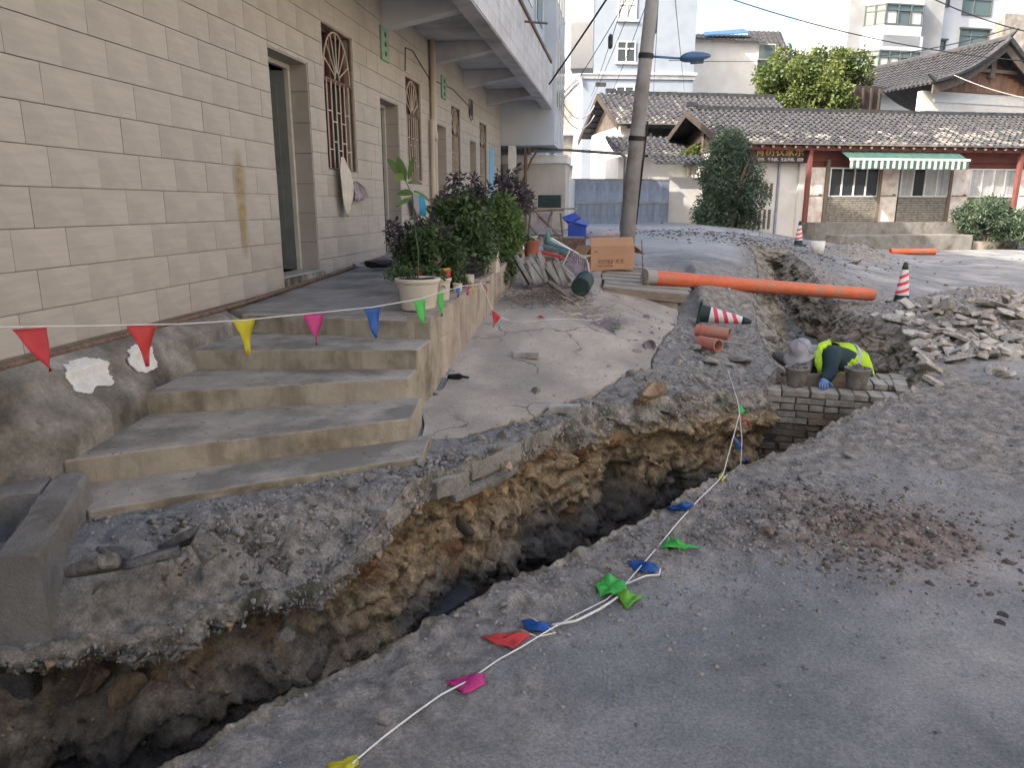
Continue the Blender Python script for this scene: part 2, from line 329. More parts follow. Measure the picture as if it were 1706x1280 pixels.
# ================================================================ TERRAIN
def lerp(y,ys,vs_): return np.interp(y,ys,vs_)
def base(x,y):
    x=np.asarray(x,float);y=np.asarray(y,float)
    a=lerp(y,[4.2,5.2,6.1,7.8,10,11,13,15,18,40],[0.09,.12,.2,.38,.54,.64,.78,.88,.93,.95])
    lo=lerp(y,[5,8,10.3,11.3,13,18,30],[-1.3,-1.0,-1.0,.7,1.0,1.2,1.8]); hi=lerp(y,[5,8,10,13,18,30],[.6,1.7,1.9,4.2,8.5,11])
    zn=.09*(1-sst(x-(.77*y-3.45),-.35,.35)); wn=sst(y,4.7,6.2)
    z=zn*(1-wn)+wn*a*(1-sst(x,lo,hi))
    for (mx,my,rx,ry,h) in ((5.35,11.9,1.2,.85,.42),(4.7,10.6,1.1,.8,.24),(5.6,10.6,1.5,1.2,.12),(3.95,14.2,.9,1.6,.04),(6.1,20.7,.75,.6,.38),(1.1,3.9,.8,.5,.045),(3.0,5.9,1.4,.5,.05),(5.2,8.3,1.6,.5,.08),(4.0,7.6,.7,.35,-.05),(4.2,25.8,2.5,1.2,.12),(1.5,27.5,1.6,1.2,.12)):
        z=z+h*np.exp(-((x-mx)/rx)**2-((y-my)/ry)**2)
    return z
TR=[(-4.4,1.5),(-3.6,1.8),(-2.85,2.24),(-2.5,2.45),(-2.37,2.52),(-2.15,2.63),(-1.9,2.78),(-1.77,3.0),(-1.47,3.16),(-1.32,3.33),(-1.22,3.5),(-1.16,3.75),(-1.06,4.02),(-.9,4.28),(-.66,4.72),(-.54,4.98),(-.33,5.36),(-.10,5.82),(.2,6.02),(.52,6.4),(.92,6.58),(1.30,6.80),(1.47,7.2),(1.62,7.9),(1.7,8.7),(1.85,10.2),(2.0,11.5),(2.35,13.4),(2.6,15.5),(2.75,17.4),(3.7,17.5),(3.65,15.6),(3.5,13.6),(3.45,11.0),(3.6,9.9),(3.5,9.0),(3.2,8.2),(2.95,7.5),(2.62,6.95),(2.42,6.7),(2.0,6.2),(1.45,5.45),(.65,4.44),(.26,3.88),(-.14,3.36),(-.54,2.84),(-.78,2.5),(-.99,2.22),(-1.28,1.72),(-1.7,1.2),(-2.3,.3),(-3.0,-.8),(-4.4,-1.0)]
def rough_line(pts,amp,step,seed):
    out=[]
    for i in range(len(pts)):
        a=np.array(pts[i]);b=np.array(pts[(i+1)%len(pts)]);n=max(1,int(np.linalg.norm(b-a)/step))
        for k in range(n): out.append(a+(b-a)*k/n)
    out=np.array(out); f=3.0
    dx=fbm(out[:,0]*f+seed,out[:,1]*f,np.zeros(len(out)),5,.6)*amp; dy=fbm(out[:,0]*f,out[:,1]*f+seed+40,np.zeros(len(out)),5,.6)*amp
    return out+np.stack([dx,dy],1)
TRF=rough_line(TR,.055,.0145,3.)
def inside(px,py,poly):
    if px.size<400:
        A=np.array(poly,float); B=np.roll(A,-1,0); dy=B[:,1]-A[:,1]; dy=np.where(dy==0,1e-12,dy); X_=px.ravel()[:,None];Y_=py.ravel()[:,None]
        return (((((A[:,1]>Y_)!=(B[:,1]>Y_))&(X_<(B[:,0]-A[:,0])*(Y_-A[:,1])/dy+A[:,0])).sum(1)%2)==1).reshape(px.shape)
    c=np.zeros(px.shape,bool); n=len(poly)
    for i in range(n):
        x1,y1=poly[i];x2,y2=poly[(i+1)%n]
        if y1==y2: continue
        m=((y1>py)!=(y2>py)); c^=m&(px<(x2-x1)*(py-y1)/(y2-y1)+x1)
    return c
def near(px,py,poly,closed=True):
    """distance and closest point to a polyline"""
    px=np.asarray(px,float);py=np.asarray(py,float)
    if px.size<400:
        A=np.array(poly,float); B=np.roll(A,-1,0)
        if not closed: A,B=A[:-1],B[:-1]
        D=B-A; l=np.maximum((D**2).sum(1),1e-12); X_=px.ravel()[:,None];Y_=py.ravel()[:,None]
        t=np.clip(((X_-A[:,0])*D[:,0]+(Y_-A[:,1])*D[:,1])/l,0,1); cx=A[:,0]+t*D[:,0];cy=A[:,1]+t*D[:,1]; d=(X_-cx)**2+(Y_-cy)**2; k=d.argmin(1); r=np.arange(len(k))
        return np.sqrt(d[r,k]).reshape(px.shape),cx[r,k].reshape(px.shape),cy[r,k].reshape(px.shape)
    bd=np.full(px.shape,1e9);qx=np.zeros(px.shape);qy=np.zeros(px.shape);n=len(poly)
    for i in range(n if closed else n-1):
        x1,y1=poly[i];x2,y2=poly[(i+1)%n];dx,dy=x2-x1,y2-y1;l=dx*dx+dy*dy
        if l==0: continue
        t=np.clip(((px-x1)*dx+(py-y1)*dy)/l,0,1);cx=x1+t*dx;cy=y1+t*dy;d=(px-cx)**2+(py-cy)**2
        m=d<bd;bd=np.where(m,d,bd);qx=np.where(m,cx,qx);qy=np.where(m,cy,qy)
    return np.sqrt(bd),qx,qy
SLAB=[(-1.45,5.2),(-1.3,4.66),(-1.05,4.75),(-.86,5.1),(-.66,5.28),(-.5,5.6),(-.22,6.0),(-.12,6.3),(.0,6.55),(.16,6.9),(.30,7.1),(.34,7.45),(.42,7.95),(.5,8.5),(.6,9.0),(.72,9.6),(.78,10.35),(-.3,10.38),(-.3,11.6),(-1.45,11.6)]
LEFTB=[(-2.56,2.43),(-2.37,2.51),(-2.15,2.63),(-1.88,2.77),(-1.77,3.0),(-1.47,3.16),(-1.32,3.33),(-1.27,3.6)]
def axis(a0,a1,f0,f1,step,k,outer0,outer1):
    v=list(np.arange(f0,f1+1e-6,step)); d=step
    x=f0; lo=[]
    while x>outer0: x-=step+max(0,(f0-x))*k; lo.append(x)
    x=f1; hi=[]
    while x<outer1: x+=step+max(0,(x-f1))*k; hi.append(x)
    return np.array(lo[::-1]+v+hi)
GX=axis(0,0,-2.6,3.6,.022,.02,-140,160); GY=axis(0,0,1.2,7.4,.022,.0135,-60,260)
X,Y=np.meshgrid(GX,GY); 
def spoil(x,y,dT):
    """how much loose dug earth lies on the ground"""
    s=np.exp(-(dT/.35)**2)*.8
    for (mx,my,rx,ry,h) in ((1.0,3.75,.75,.5,1),(2.6,5.7,1.5,.8,1),(3.4,7.0,1.5,.8,.9),(5.0,11.0,2.4,2.2,.9),(4.0,14,1.5,2.,.8),(6.1,20.7,1,.9,1),(1.0,8.5,1.0,3.0,1.),(.1,5.6,1,.8,1),(-1.3,3.4,1.2,1.0,.9),(3.4,20.5,4,3,.6),(3.0,4.5,1.2,.8,.4),(4.5,26.3,2.8,1.3,.8),(1.3,27.2,1.8,1.6,1.)):
        s=s+h*np.exp(-((x-mx)/rx)**2-((y-my)/ry)**2)
    return np.clip(s,0,1)
boxm=(X>-5)&(X<6)&(Y>-2)&(Y<21); TRP=[tuple(p) for p in TRF[::2]]
ins=np.zeros(X.shape,bool); dT=np.full(X.shape,9.); qx=X.copy();qy=Y.copy()
TRm=TRF[::4]
ins[boxm]=inside(X[boxm],Y[boxm],TRm)
d_,a_,b_=near(X[boxm],Y[boxm],TRF[::30]); dT[boxm]=d_; qx[boxm]=a_;qy[boxm]=b_
nm=boxm&(dT<.3); d_,a_,b_=near(X[nm],Y[nm],TRm); dT[nm]=d_; qx[nm]=a_;qy[nm]=b_
cell=np.maximum(np.gradient(GX)[None,:],np.gradient(GY)[:,None])
sn=(dT<cell*.55); X=np.where(sn,qx,X); Y=np.where(sn,qy,Y); ins=ins&~sn
def bankdrop(x,y):
    d,_,_=near(x,y,LEFTB,False); f=sst(y,3.75,3.1)
    return -.30*(1-sst(d,.0,.42))*f
def ground_z(x,y,detail=True,dTr=None,slab=True):
    x=np.atleast_1d(np.asarray(x,float));y=np.atleast_1d(np.asarray(y,float))
    z=base(x,y)+bankdrop(x,y)
    if detail:
        if dTr is None: dTr,_,_=near(x,y,TRF[::14])
        s=spoil(x,y,dTr); fade=1/(1+np.maximum(0,y-12)*.08)
        z=z+fbm(x*1.1,y*1.1,0*x,3)*.022*fade
        z=z+s*(fbm(x*7,y*7,0*x+3,4,.6)*.05+np.abs(fbm(x*19,y*19,0*x+5,4,.7))*.036)*np.clip(fade*1.3,0,1)
        z=z+(1-s)*fbm(x*16,y*16,0*x+9,4,.65)*.004
    return z
Z=ground_z(X.ravel(),Y.ravel(),True,dT.ravel()).reshape(X.shape)
Z=Z-.16*sst(X,-.5,-.3)*(1-sst(X,.98,1.15))*sst(Y,10.32,10.42)*(1-sst(Y,12.2,12.5))
w_,i_w=worley(X*7+fbm(X*6,Y*6,0*X,2)*.5,Y*7,0*X+.3); blk=np.exp(-((X+1.75)/.62)**2-((Y-3.08)/.26)**2)*1.2+np.exp(-((dT-.12)/.12)**2)*((X<.77*Y-3.3)&(Y>3.2)&(Y<7.2))*.7
Z=Z+np.clip(blk,0,1)*sst(dT,.02,.11)*((i_w-.45)*.085-np.clip(w_-.5,0,1)*.10)
TANKP=[(-2.80,3.0),(-2.64,2.66),(-3.48,2.31),(-3.64,2.62)]; Z=np.where(inside(X,Y,TANKP),-.7,Z)
# tuck the ground under the concrete pavement, the stairs and the tank
sl=inside(X,Y,SLAB); Z=np.where(sl,base(X,Y)-.11,Z)
st=(X<-1.2)&(X>-4)&(Y>3.4+(-1.2-X)*-.25)&(Y<8)&~sl; 
idx=np.arange(X.size).reshape(X.shape)
V=np.stack([X,Y,Z],-1).reshape(-1,3)
q=np.stack([idx[:-1,:-1],idx[:-1,1:],idx[1:,1:],idx[1:,:-1]],-1).reshape(-1,4)
cx=X.ravel()[q].mean(1);cyy=Y.ravel()[q].mean(1); allout=~(ins.ravel()[q].any(1))
cm=(cx>-5)&(cx<6)&(cyy>-2)&(cyy<21)&allout
ci=np.zeros(len(q),bool); dq=dT.ravel()[q].min(1); cm&=dq<.3; ci[cm]=inside(cx[cm],cyy[cm],TRm)
q=q[allout&~ci]
me=bpy.data.meshes.new('ground'); me.vertices.add(len(V)); me.vertices.foreach_set('co',V.ravel())
me.loops.add(q.size); me.loops.foreach_set('vertex_index',q.ravel()); me.polygons.add(len(q)); me.polygons.foreach_set('loop_start',np.arange(0,q.size,4)); me.update(calc_edges=True)
me.polygons.foreach_set('use_smooth',[True]*len(me.polygons))
S=spoil(X,Y,dT); 
def setattr_(me,name,vals):
    a=me.attributes.new(name,'FLOAT','POINT'); a.data.foreach_set('value',np.asarray(vals,float).ravel())
sn_=fbm(X*3,Y*3,0*X+2,4,.6)
mud=np.clip((fbm(X*.55+4,Y*.55,0*X,5,.6)-.10)*3,0,.55)*(1-sst(Y,16,24)); setattr_(me,'earth',np.clip((S+sn_*.35-.25)*1.5+mud,0,1))
tan=np.exp(-((X-1.35)/.5)**2-((Y-3.75)/.4)**2)
setattr_(me,'red',np.clip(tan*1.1*(.6+sn_),0,.75))
lane=sst(Y,13,15)*(1-sst(X+sn_*.8,2.8,3.6)); setattr_(me,'lane',np.clip(lane*.9-np.clip(sn_-.1,0,1)*.8,0,1)*(1-S))
M['ground']=pm('dusty_asphalt',(.155,.160,.168),(.245,.248,.252),2.6,rough=.92,bump=.8,bscale=90,stain=(.36,.35,.335),stscale=.9,st=(.47,.66),spot=(.06,.06,.06),spscale=11,spt=.665,world=True,detail=14,speck=(80,.38),
   attr=[('earth',(.13,.12,.108),(.33,.305,.275),12),('red',(.15,.09,.065),(.27,.18,.135),12),('lane',(.36,.365,.37),(.46,.455,.45),2)])
me.materials.append(M['ground']); go=bpy.data.objects.new('ground',me); COL.objects.link(go); props(go,kind='structure')
# ---- trench walls, swept down from the lip with hollows and rock faces
area=sum(TRF[i][0]*TRF[(i+1)%len(TRF)][1]-TRF[(i+1)%len(TRF)][0]*TRF[i][1] for i in range(len(TRF)))
def resample(pts,fn):
    out=[];n=len(pts);i=0;acc=0.
    out.append(pts[0]);
    for i in range(n):
        a=pts[i];b=pts[(i+1)%n];acc+=np.linalg.norm(b-a)
        if acc>=fn(b): out.append(b);acc=0.
    return np.array(out[:-1])
TW=resample(TRF,lambda p: .0 if (p[1]<7.4 and p[0]>-3.2) else .05)
sm=TW.copy()
for _ in range(6): sm=(np.roll(sm,1,0)+sm+np.roll(sm,-1,0))/3
tg=np.roll(sm,-3,0)-np.roll(sm,3,0); tg/=np.linalg.norm(tg,axis=1)[:,None]+1e-9
nrm=np.stack([tg[:,1],-tg[:,0]],1)*(1 if area>0 else -1)   # points into the soil
leftside=np.array([ (p[0]<.9*p[1]-3.05+ (0)) or p[1]>7.0 for p in TW])
isR=np.array([abs((p[0]+.54)*.79-(p[1]-2.84)*.61)<.3 and p[1]<6.9 for p in TW])
prof={'slope':[(.05,-.03),(0,.0),(-.03,-.03),(-.02,-.08),(.05,-.13),(.16,-.18),(.22,-.26),(.16,-.4),(.05,-.55),(-.02,-.7),(-.08,-.85),(-.14,-1.0),(-.22,-1.2)],
      'slab':[(.05,-.03),(0,.0),(-.005,-.05),(0,-.1),(.0,-.15),(.04,-.165),(.10,-.2),(.11,-.32),(.06,-.5),(.0,-.68),(-.05,-.85),(-.1,-1.0),(-.2,-1.2)],
      'earth':[(.05,-.03),(0,.0),(-.03,-.05),(-.06,-.11),(-.09,-.18),(-.10,-.26),(-.06,-.36),(-.02,-.46),(-.01,-.6),(-.05,-.75),(-.08,-.9),(-.12,-1.0),(-.2,-1.2)],
      'right':[(.05,-.03),(0,.0),(.02,-.05),(.03,-.1),(.03,-.18),(.04,-.26),(.04,-.36),(.05,-.46),(.04,-.6),(.03,-.75),(.02,-.9),(.01,-1.0),(-.1,-1.2)],
      'far':[(.05,-.03),(0,.0),(-.06,-.05),(-.12,-.11),(-.2,-.2),(-.26,-.3),(-.3,-.4),(-.34,-.5),(-.4,-.6),(-.44,-.7),(-.5,-.8),(-.55,-.9),(-.7,-.95)]}
def wts(p,isr):
    y=p[1]
    if isr: return {'right':1}
    if y>7.3: t=float(sst(y,7.3,8.6)); return {'earth':1-t,'far':t}
    if p[0]<-3.2: return {'slope':1}
    a=float(sst(y,3.2,3.6)); b=float(sst(y,4.95,5.4)); return {'slope':1-a,'slab':a*(1-b),'earth':a*b}
PR=[]
for i,p in enumerate(TW):
    wd=wts(p,isR[i]); PR.append(sum(np.array(prof[k])*v for k,v in wd.items()))
PR=np.array(PR) # n,13,2
# refine rows
NR=104; tt=np.linspace(0,1,NR)**1.0; tt=np.interp(tt,[0,.12,.55,1],[0,.14,.5,1])*12
i0=np.minimum(tt.astype(int),11); fr=tt-i0
PRr=PR[:,i0,:]*(1-fr)[None,:,None]+PR[:,i0+1,:]*fr[None,:,None]
gzl=ground_z(TW[:,0],TW[:,1])
WX=TW[:,0][:,None]+nrm[:,0][:,None]*PRr[:,:,0]; WY=TW[:,1][:,None]+nrm[:,1][:,None]*PRr[:,:,0]; WZ=gzl[:,None]+PRr[:,:,1]
dep=-PRr[:,:,1]
amp=sst(dep,.01,.12)*(1-.55*np.array([wts(p,r).get('slab',0) for p,r in zip(TW,isR)])[:,None]*(1-sst(dep,.15,.2)))*np.where(isR,.55,1)[:,None]
w1,id1=worley(WX*4.2,WY*4.2,WZ*5.5); w2,id2=worley(WX*11,WY*11,WZ*13)
warp=fbm(WX*3,WY*3,WZ*3,3)
dsp=amp*((id1-.5)*.12*(1-sst(w1,.35,.75)*.0)+ -np.clip(.42-w1,0,1)*.20 + fbm(WX*5,WY*5,WZ*5,5,.68)*.13+ -np.clip(.4-w2,0,1)*.06+ (id2-.5)*.022 + fbm(WX*24,WY*24,WZ*24,3,.75)*.030)
hol=np.clip(fbm(WX*2.6+5,WY*2.6,WZ*3.4+2,2)-.15,0,1)*.75*sst(dep,.2,.3)*(1-sst(dep,.7,.9))*np.where(isR,0,1)[:,None]
dsp=dsp+hol
WX=WX+nrm[:,0][:,None]*dsp; WY=WY+nrm[:,1][:,None]*dsp; WZ=WZ+amp*fbm(WX*9,WY*9+7,WZ*9,3)*.03
n,m_=WX.shape; V=np.stack([WX,WY,WZ],-1); V[:,0,:]=np.stack([TW[:,0]+nrm[:,0]*.11,TW[:,1]+nrm[:,1]*.11,gzl-.035],1); lift=.016*np.exp(-((dep-.0)/.03)**2); V[:,1:,2]+=lift[:,1:]
idx=np.arange(n*m_).reshape(n,m_); nx=np.roll(idx,-1,0)
q=np.stack([idx[:,:-1],idx[:,1:],nx[:,1:],nx[:,:-1]],-1).reshape(-1,4)
if area<0: q=q[:,::-1]
me=bpy.data.meshes.new('trench_bank'); me.vertices.add(n*m_); me.vertices.foreach_set('co',V.ravel())
me.loops.add(q.size); me.loops.foreach_set('vertex_index',q.ravel().copy()); me.polygons.add(len(q)); me.polygons.foreach_set('loop_start',np.arange(0,q.size,4)); me.update(calc_edges=True)
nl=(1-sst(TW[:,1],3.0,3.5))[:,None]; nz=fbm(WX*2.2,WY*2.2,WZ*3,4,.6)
clay=sst(dep+nz*.16,.13,.26)*(1-sst(dep+nz*.25,.62,.86))*np.clip(.75+id1*.5+nz*.9,0,1)  # tan clay band, its middle brightened to carry warm reflected light
clay=clay*np.where(isR,.3,1)[:,None]*(1-.92*sst(TW[:,1],7.2,7.8))[:,None]
clay=clay*(1-.55*nl)
lowdark=sst(dep+nz*.2+.22*nl,.62,.95)*(1-.8*sst(TW[:,1],7.2,8.5))[:,None]  # darker earth towards the trench bottom, reaching higher at the near left
setattr_(me,'clay',np.clip(clay,0,1)); setattr_(me,'lowdark',lowdark)
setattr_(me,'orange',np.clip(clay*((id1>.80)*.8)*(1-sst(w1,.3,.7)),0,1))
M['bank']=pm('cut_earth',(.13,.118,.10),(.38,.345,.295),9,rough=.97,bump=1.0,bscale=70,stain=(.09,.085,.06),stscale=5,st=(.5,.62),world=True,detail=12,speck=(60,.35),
   attr=[('clay',(.12,.078,.042),(.56,.42,.25),13),('orange',(.22,.10,.05),(.33,.17,.09),14),('lowdark',(.022,.02,.019),(.07,.06,.053),9)])
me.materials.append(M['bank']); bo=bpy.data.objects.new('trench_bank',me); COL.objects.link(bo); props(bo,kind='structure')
# ---- trench floor
fx=np.arange(-4.6,4.3,.05); fy=np.arange(-1.2,19.6,.06); FX,FY=np.meshgrid(fx,fy)
fl=-1.12+.0*FX+sst(FY,8.2,9.6)*.52+sst(FY,9.5,16)*.25
FZ=fl+fbm(FX*2,FY*2,0*FX,4,.6)*.10+np.abs(fbm(FX*8,FY*8,0*FX,3))*.07*(1-.8*sst(FY,7.5,9))
idx=np.arange(FX.size).reshape(FX.shape)
q=np.stack([idx[:-1,:-1],idx[:-1,1:],idx[1:,1:],idx[1:,:-1]],-1).reshape(-1,4)
dd,_,_=near(FX.ravel(),FY.ravel(),TRm[::6]); ii=inside(FX.ravel(),FY.ravel(),TRm[::3]); keep=(ii|(dd<.35)).ravel(); q=q[keep[q].all(1)]
mb=MB(); used=np.unique(q); rm=-np.ones(FX.size,int); rm[used]=np.arange(len(used))
mb.v=[tuple(p) for p in np.stack([FX,FY,FZ],-1).reshape(-1,3)[used]]; mb.f=[tuple(f) for f in rm[q]]
M['floor']=pm('trench_floor_mud',(.035,.033,.033),(.08,.072,.066),4,rough=.7,bump=.8,bscale=40,world=True,attr=[('dry',(.13,.135,.15),(.20,.205,.215),3)])
o=mb.build('trench_floor',M['floor'],smooth=True,kind='structure'); fv=np.array(mb.v); setattr_(o.data,'dry',sst(fv[:,1],8.4,9.6))
# ---- concrete pavement sheet with a broken edge
SLF=rough_line(SLAB,.035,.03,9.)
SLF=np.array([p if p[0]>-1.38 else np.array([max(p[0],-1.49),p[1]]) for p in SLF]); SLF=np.array([p if p[0]>-1.44 else np.array([-1.505,p[1]]) for p in SLF])
gx_=np.arange(-1.55,.95,.035); gy_=np.arange(4.5,11.8,.05); SX,SY=np.meshgrid(gx_,gy_); SLm=SLF[::1]
i_=inside(SX,SY,SLm); d_,a_,b_=near(SX,SY,SLm); s_=d_<.027; SX=np.where(s_,a_,SX);SY=np.where(s_,b_,SY)
crk,_=worley(SX*.55+fbm(SX*2,SY*2,0*SX,3)*.15,SY*.55,0*SX+.5)
SZ=base(SX,SY)+bankdrop(SX.ravel(),SY.ravel()).reshape(SX.shape)+.012+fbm(SX*1.3,SY*1.3,0*SX,3)*.012+fbm(SX*12,SY*12,0*SX,3)*.0015
idx=np.arange(SX.size).reshape(SX.shape); ok=(i_|s_).ravel()
q=np.stack([idx[:-1,:-1],idx[:-1,1:],idx[1:,1:],idx[1:,:-1]],-1).reshape(-1,4); cxx=SX.ravel()[q].mean(1);cy2=SY.ravel()[q].mean(1)
q=q[ok[q].all(1)&inside(cxx,cy2,SLm)]
used=np.unique(q); rm=-np.ones(SX.size,int); rm[used]=np.arange(len(used)); mb=MB(); mb.v=[tuple(p) for p in np.stack([SX,SY,SZ],-1).reshape(-1,3)[used]]; mb.f=[tuple(f) for f in rm[q]]
from collections import Counter
ec={}
for f in mb.f:
    for a,b in zip(f,f[1:]+f[:1]):
        ec[(a,b)]=1
for (a,b) in list(ec):
    if (b,a) not in ec:
        A=mb.v[a];B=mb.v[b]; mb.quad(B,A,(A[0],A[1],A[2]-.12),(B[0],B[1],B[2]-.12))
mb.build('concrete_pavement',M['slab'],kind='structure')
def slabz(x,y): return float(base(x,y))+.012
def gzz(x,y):
    if inside(np.array([x]),np.array([y]),SLAB)[0]: return slabz(x,y)
    return float(ground_z(x,y)[0])
# ================================================================ loose stones
def rockv(seed,sub=1,flat=.75):
    rs=np.random.RandomState(seed); t=(1+5**.5)/2
    v=np.array([(-1,t,0),(1,t,0),(-1,-t,0),(1,-t,0),(0,-1,t),(0,1,t),(0,-1,-t),(0,1,-t),(t,0,-1),(t,0,1),(-t,0,-1),(-t,0,1)],float); v/=np.linalg.norm(v[0])
    f=[(0,11,5),(0,5,1),(0,1,7),(0,7,10),(0,10,11),(1,5,9),(5,11,4),(11,10,2),(10,7,6),(7,1,8),(3,9,4),(3,4,2),(3,2,6),(3,6,8),(3,8,9),(4,9,5),(2,4,11),(6,2,10),(8,6,7),(9,8,1)]
    for _ in range(sub):
        nf=[];cache={};v=list(map(np.array,v))
        def mid(a,b):
            k=(min(a,b),max(a,b))
            if k not in cache: p=(v[a]+v[b])/2; v.append(p/np.linalg.norm(p)); cache[k]=len(v)-1
            return cache[k]
        for a,b,c in f:
            x,y,z=mid(a,b),mid(b,c),mid(c,a); nf+=[(a,x,z),(b,y,x),(c,z,y),(x,y,z)]
        f=nf
    v=np.array(v)
    for k in range(11):   # slice planes: angular faces
        n=rs.randn(3);n/=np.linalg.norm(n);h=rs.uniform(.38,.8); d=v@n; v=v-np.clip(d-h,0,9)[:,None]*n
    v*=(1+rs.randn(len(v))*.03)[:,None]; v*=np.array([1,rs.uniform(.65,.95),flat*rs.uniform(.7,1.1)]); return v,f
ROCKS=[rockv(100+i,1) for i in range(8)]; PEB=[rockv(200+i,0) for i in range(8)]
ROCKM=[meshof(MB().arr(v,f),'rock',M['rock']) for v,f in ROCKS]
ROCKT=[meshof(MB().arr(*rockv(300+i,2)),'tan_rock',M['rocktan']) for i in range(4)]
def scatter(name,n,samp,smin,smax,mat,pebs=PEB,pw=2.2,sink=.25,seed=1,kind='stuff',zf=None,label=None):
    rs=np.random.RandomState(seed); Vs=[];Fs=[];off=0; pts=samp(rs,n)
    ok=~inside(pts[:,0],pts[:,1],TRm); pts=pts[ok]; zs=ground_z(pts[:,0],pts[:,1]) if zf is None else zf(pts)
    for (x,y),z in zip(pts,zs):
        v,f=pebs[rs.randint(len(pebs))]; s=smin+(smax-smin)*rs.rand()**pw; a=rs.rand()*6.28; c,s_=math.cos(a),math.sin(a)
        w_=v@np.array([[c,s_,0],[-s_,c,0],[0,0,1]]); Vs.append(w_*s*.5+np.array([x,y,z+s*.25-s*sink])); Fs.append(np.array(f)+off); off+=len(v)
    V=np.concatenate(Vs);Fc=np.concatenate(Fs); me=bpy.data.meshes.new(name); me.vertices.add(len(V)); me.vertices.foreach_set('co',V.ravel())
    me.loops.add(Fc.size); me.loops.foreach_set('vertex_index',Fc.ravel()); me.polygons.add(len(Fc)); me.polygons.foreach_set('loop_start',np.arange(0,Fc.size,3)); me.update(calc_edges=True); me.materials.append(mat)
    o=bpy.data.objects.new(name,me); COL.objects.link(o); return props(o,kind=kind,label=label)
def gauss(cs):
    def f(rs,n):
        out=[]; W=np.array([c[4] for c in cs],float); W/=W.sum()
        for c,wn in zip(cs,W):
            k=int(n*wn); out.append(np.stack([c[0]+rs.randn(k)*c[2],c[1]+rs.randn(k)*c[3]],1))
        return np.concatenate(out)
    return f
def alonglip(rs,n):
    seg=TRF[(TRF[:,1]<7)&(TRF[:,0]>-2.4)]; p=seg[rs.randint(len(seg),size=n)]; return p+rs.randn(n,2)*.16
M['palec']=pm('pale_crumbs',(.24,.225,.205),(.42,.395,.36),8,rough=.95,bump=.5,world=True)
scatter('gravel',9000,gauss([(1.0,3.85,.5,.33,3),(.5,3.5,.4,.3,1.2),(2.3,5.5,1.1,.5,3),(1.5,4.3,.8,.5,1.5),(3.3,6.9,1.2,.5,1.5),(-.2,2.9,.35,.3,.8)]),.008,.04,M['gravel'],seed=2,label='loose gravel and small stones spread over the road beside the trench')
scatter('gravel',5000,alonglip,.006,.03,M['gravel'],seed=3,label='fine gravel crumbled along both lips of the trench')
scatter('gravel',11000,lambda rs,n:np.stack([rs.uniform(-1.0,6,n),rs.uniform(1.6,11,n)],1),.004,.022,M['gravel'],seed=4,pw=3,label='grit scattered across the dusty road')
scatter('rubble_crumbs',9000,gauss([(-1.75,3.25,.45,.16,2.4),(-1.35,3.8,.25,.2,2),(-1.0,4.4,.22,.14,1.2),(-.3,5.45,.3,.2,1.6),(.6,7.0,.45,.45,2),(.9,8.8,.35,.9,1.5),(-.5,5.15,.2,.12,.5)]),.008,.05,M['gravel'],seed=5,label='crumbled concrete and stones on the left bank of the trench')
scatter('rubble_crumbs',420,gauss([(.9,7.6,.45,.8,2),(1.2,9.0,.3,.8,1.5),(.6,6.6,.35,.3,1),(-.2,5.6,.3,.15,.6)]),.03,.16,M['rock'],pebs=ROCKS,seed=15,label='lumps of broken concrete lying on the far part of the left bank')
scatter('rubble_crumbs',1300,gauss([(2.4,21,2.2,1.2,2),(3.6,17.8,1.2,.8,1.3),(5,24,2,1.5,1)]),.03,.14,M['soilc'],seed=16,label='dark mud crumbs scattered beyond the orange pipe')
scatter('rubble_crumbs',3800,gauss([(4.9,11.3,1.0,.7,3),(4.6,10.0,.7,.5,2),(6.3,11.6,1.0,.7,1.5)]),.01,.10,M['palec'],pw=2.6,seed=17,label='pale crumbs and dust of broken brick between the pieces of the rubble heap')
scatter('soil_clods',3500,gauss([(1.3,3.75,.35,.3,2),(-1.75,3.15,.3,.13,1),(6.1,20.7,.6,.4,.6),(4.3,9.5,1,1,2),(4,13.5,.8,1.5,1)]),.01,.06,M['soilc'],seed=6,label='dark soil clods heaped where the trench spoil was dropped')
# rocks the eye can pick out
def rock(px,py,size,label,z0=None,tan=False,seed=0,flat=1,group=None,name='stone'):
    p=gz(px,py,.05)
    for _ in range(4): p=gz(px,py,gzz(p.x,p.y) if z0 is None else z0)
    rs=random.Random(seed+int(px)); ms=ROCKT if tan else ROCKM
    return inst(name,ms[rs.randrange(len(ms))],(p.x,p.y,p.z+size*.22*flat),(rs.uniform(-.3,.3),rs.uniform(-.3,.3),rs.uniform(0,6)),(size*.5,size*.45,size*.45*flat),label=label,cat='stone',group=group)
rock(430,880,.13,'pale pointed stone standing on the bank beside the bottom step')
rock(497,852,.12,'squarish pale stone on the bank below the bottom step, right of the pointed one')
rock(398,893,.12,'grey broken lump leaning against the pointed stone on the bank')
rock(372,888,.09,'small grey lump left of the broken lump on the bank')
rock(163,990,.12,'pale smooth stone near the concrete tank',flat=.5)
rock(1085,672,.34,'big tan boulder half dug out on the trench lip',tan=True,flat=1.5)
rock(1060,675,.13,'small tan stone in front of the big tan boulder',tan=True)
rock(1235,606,.30,'long pale green-grey stone beside the short red pipes',flat=.7)
rock(1180,606,.36,'flat grey rock in front of the short red pipes',flat=.5)
rock(1157,585,.20,'upright grey rock left of the short red pipes')
rock(1283,890,.09,'orange tinted brick fragment on the gravel heap by the rope',tan=True)
rock(1157,895,.07,'white chip of stone right of the green pennant on the road')
rock(1333,800,.08,'pale stone on the gravel near the trench edge')
rock(1337,888,.075,'pink-grey stone right of the orange fragment')
rock(640,1205,.085,'rounded grey stone beside the rope near the picture bottom')
rock(838,1010,.06,'pale stone chip above the red pennant on the road')
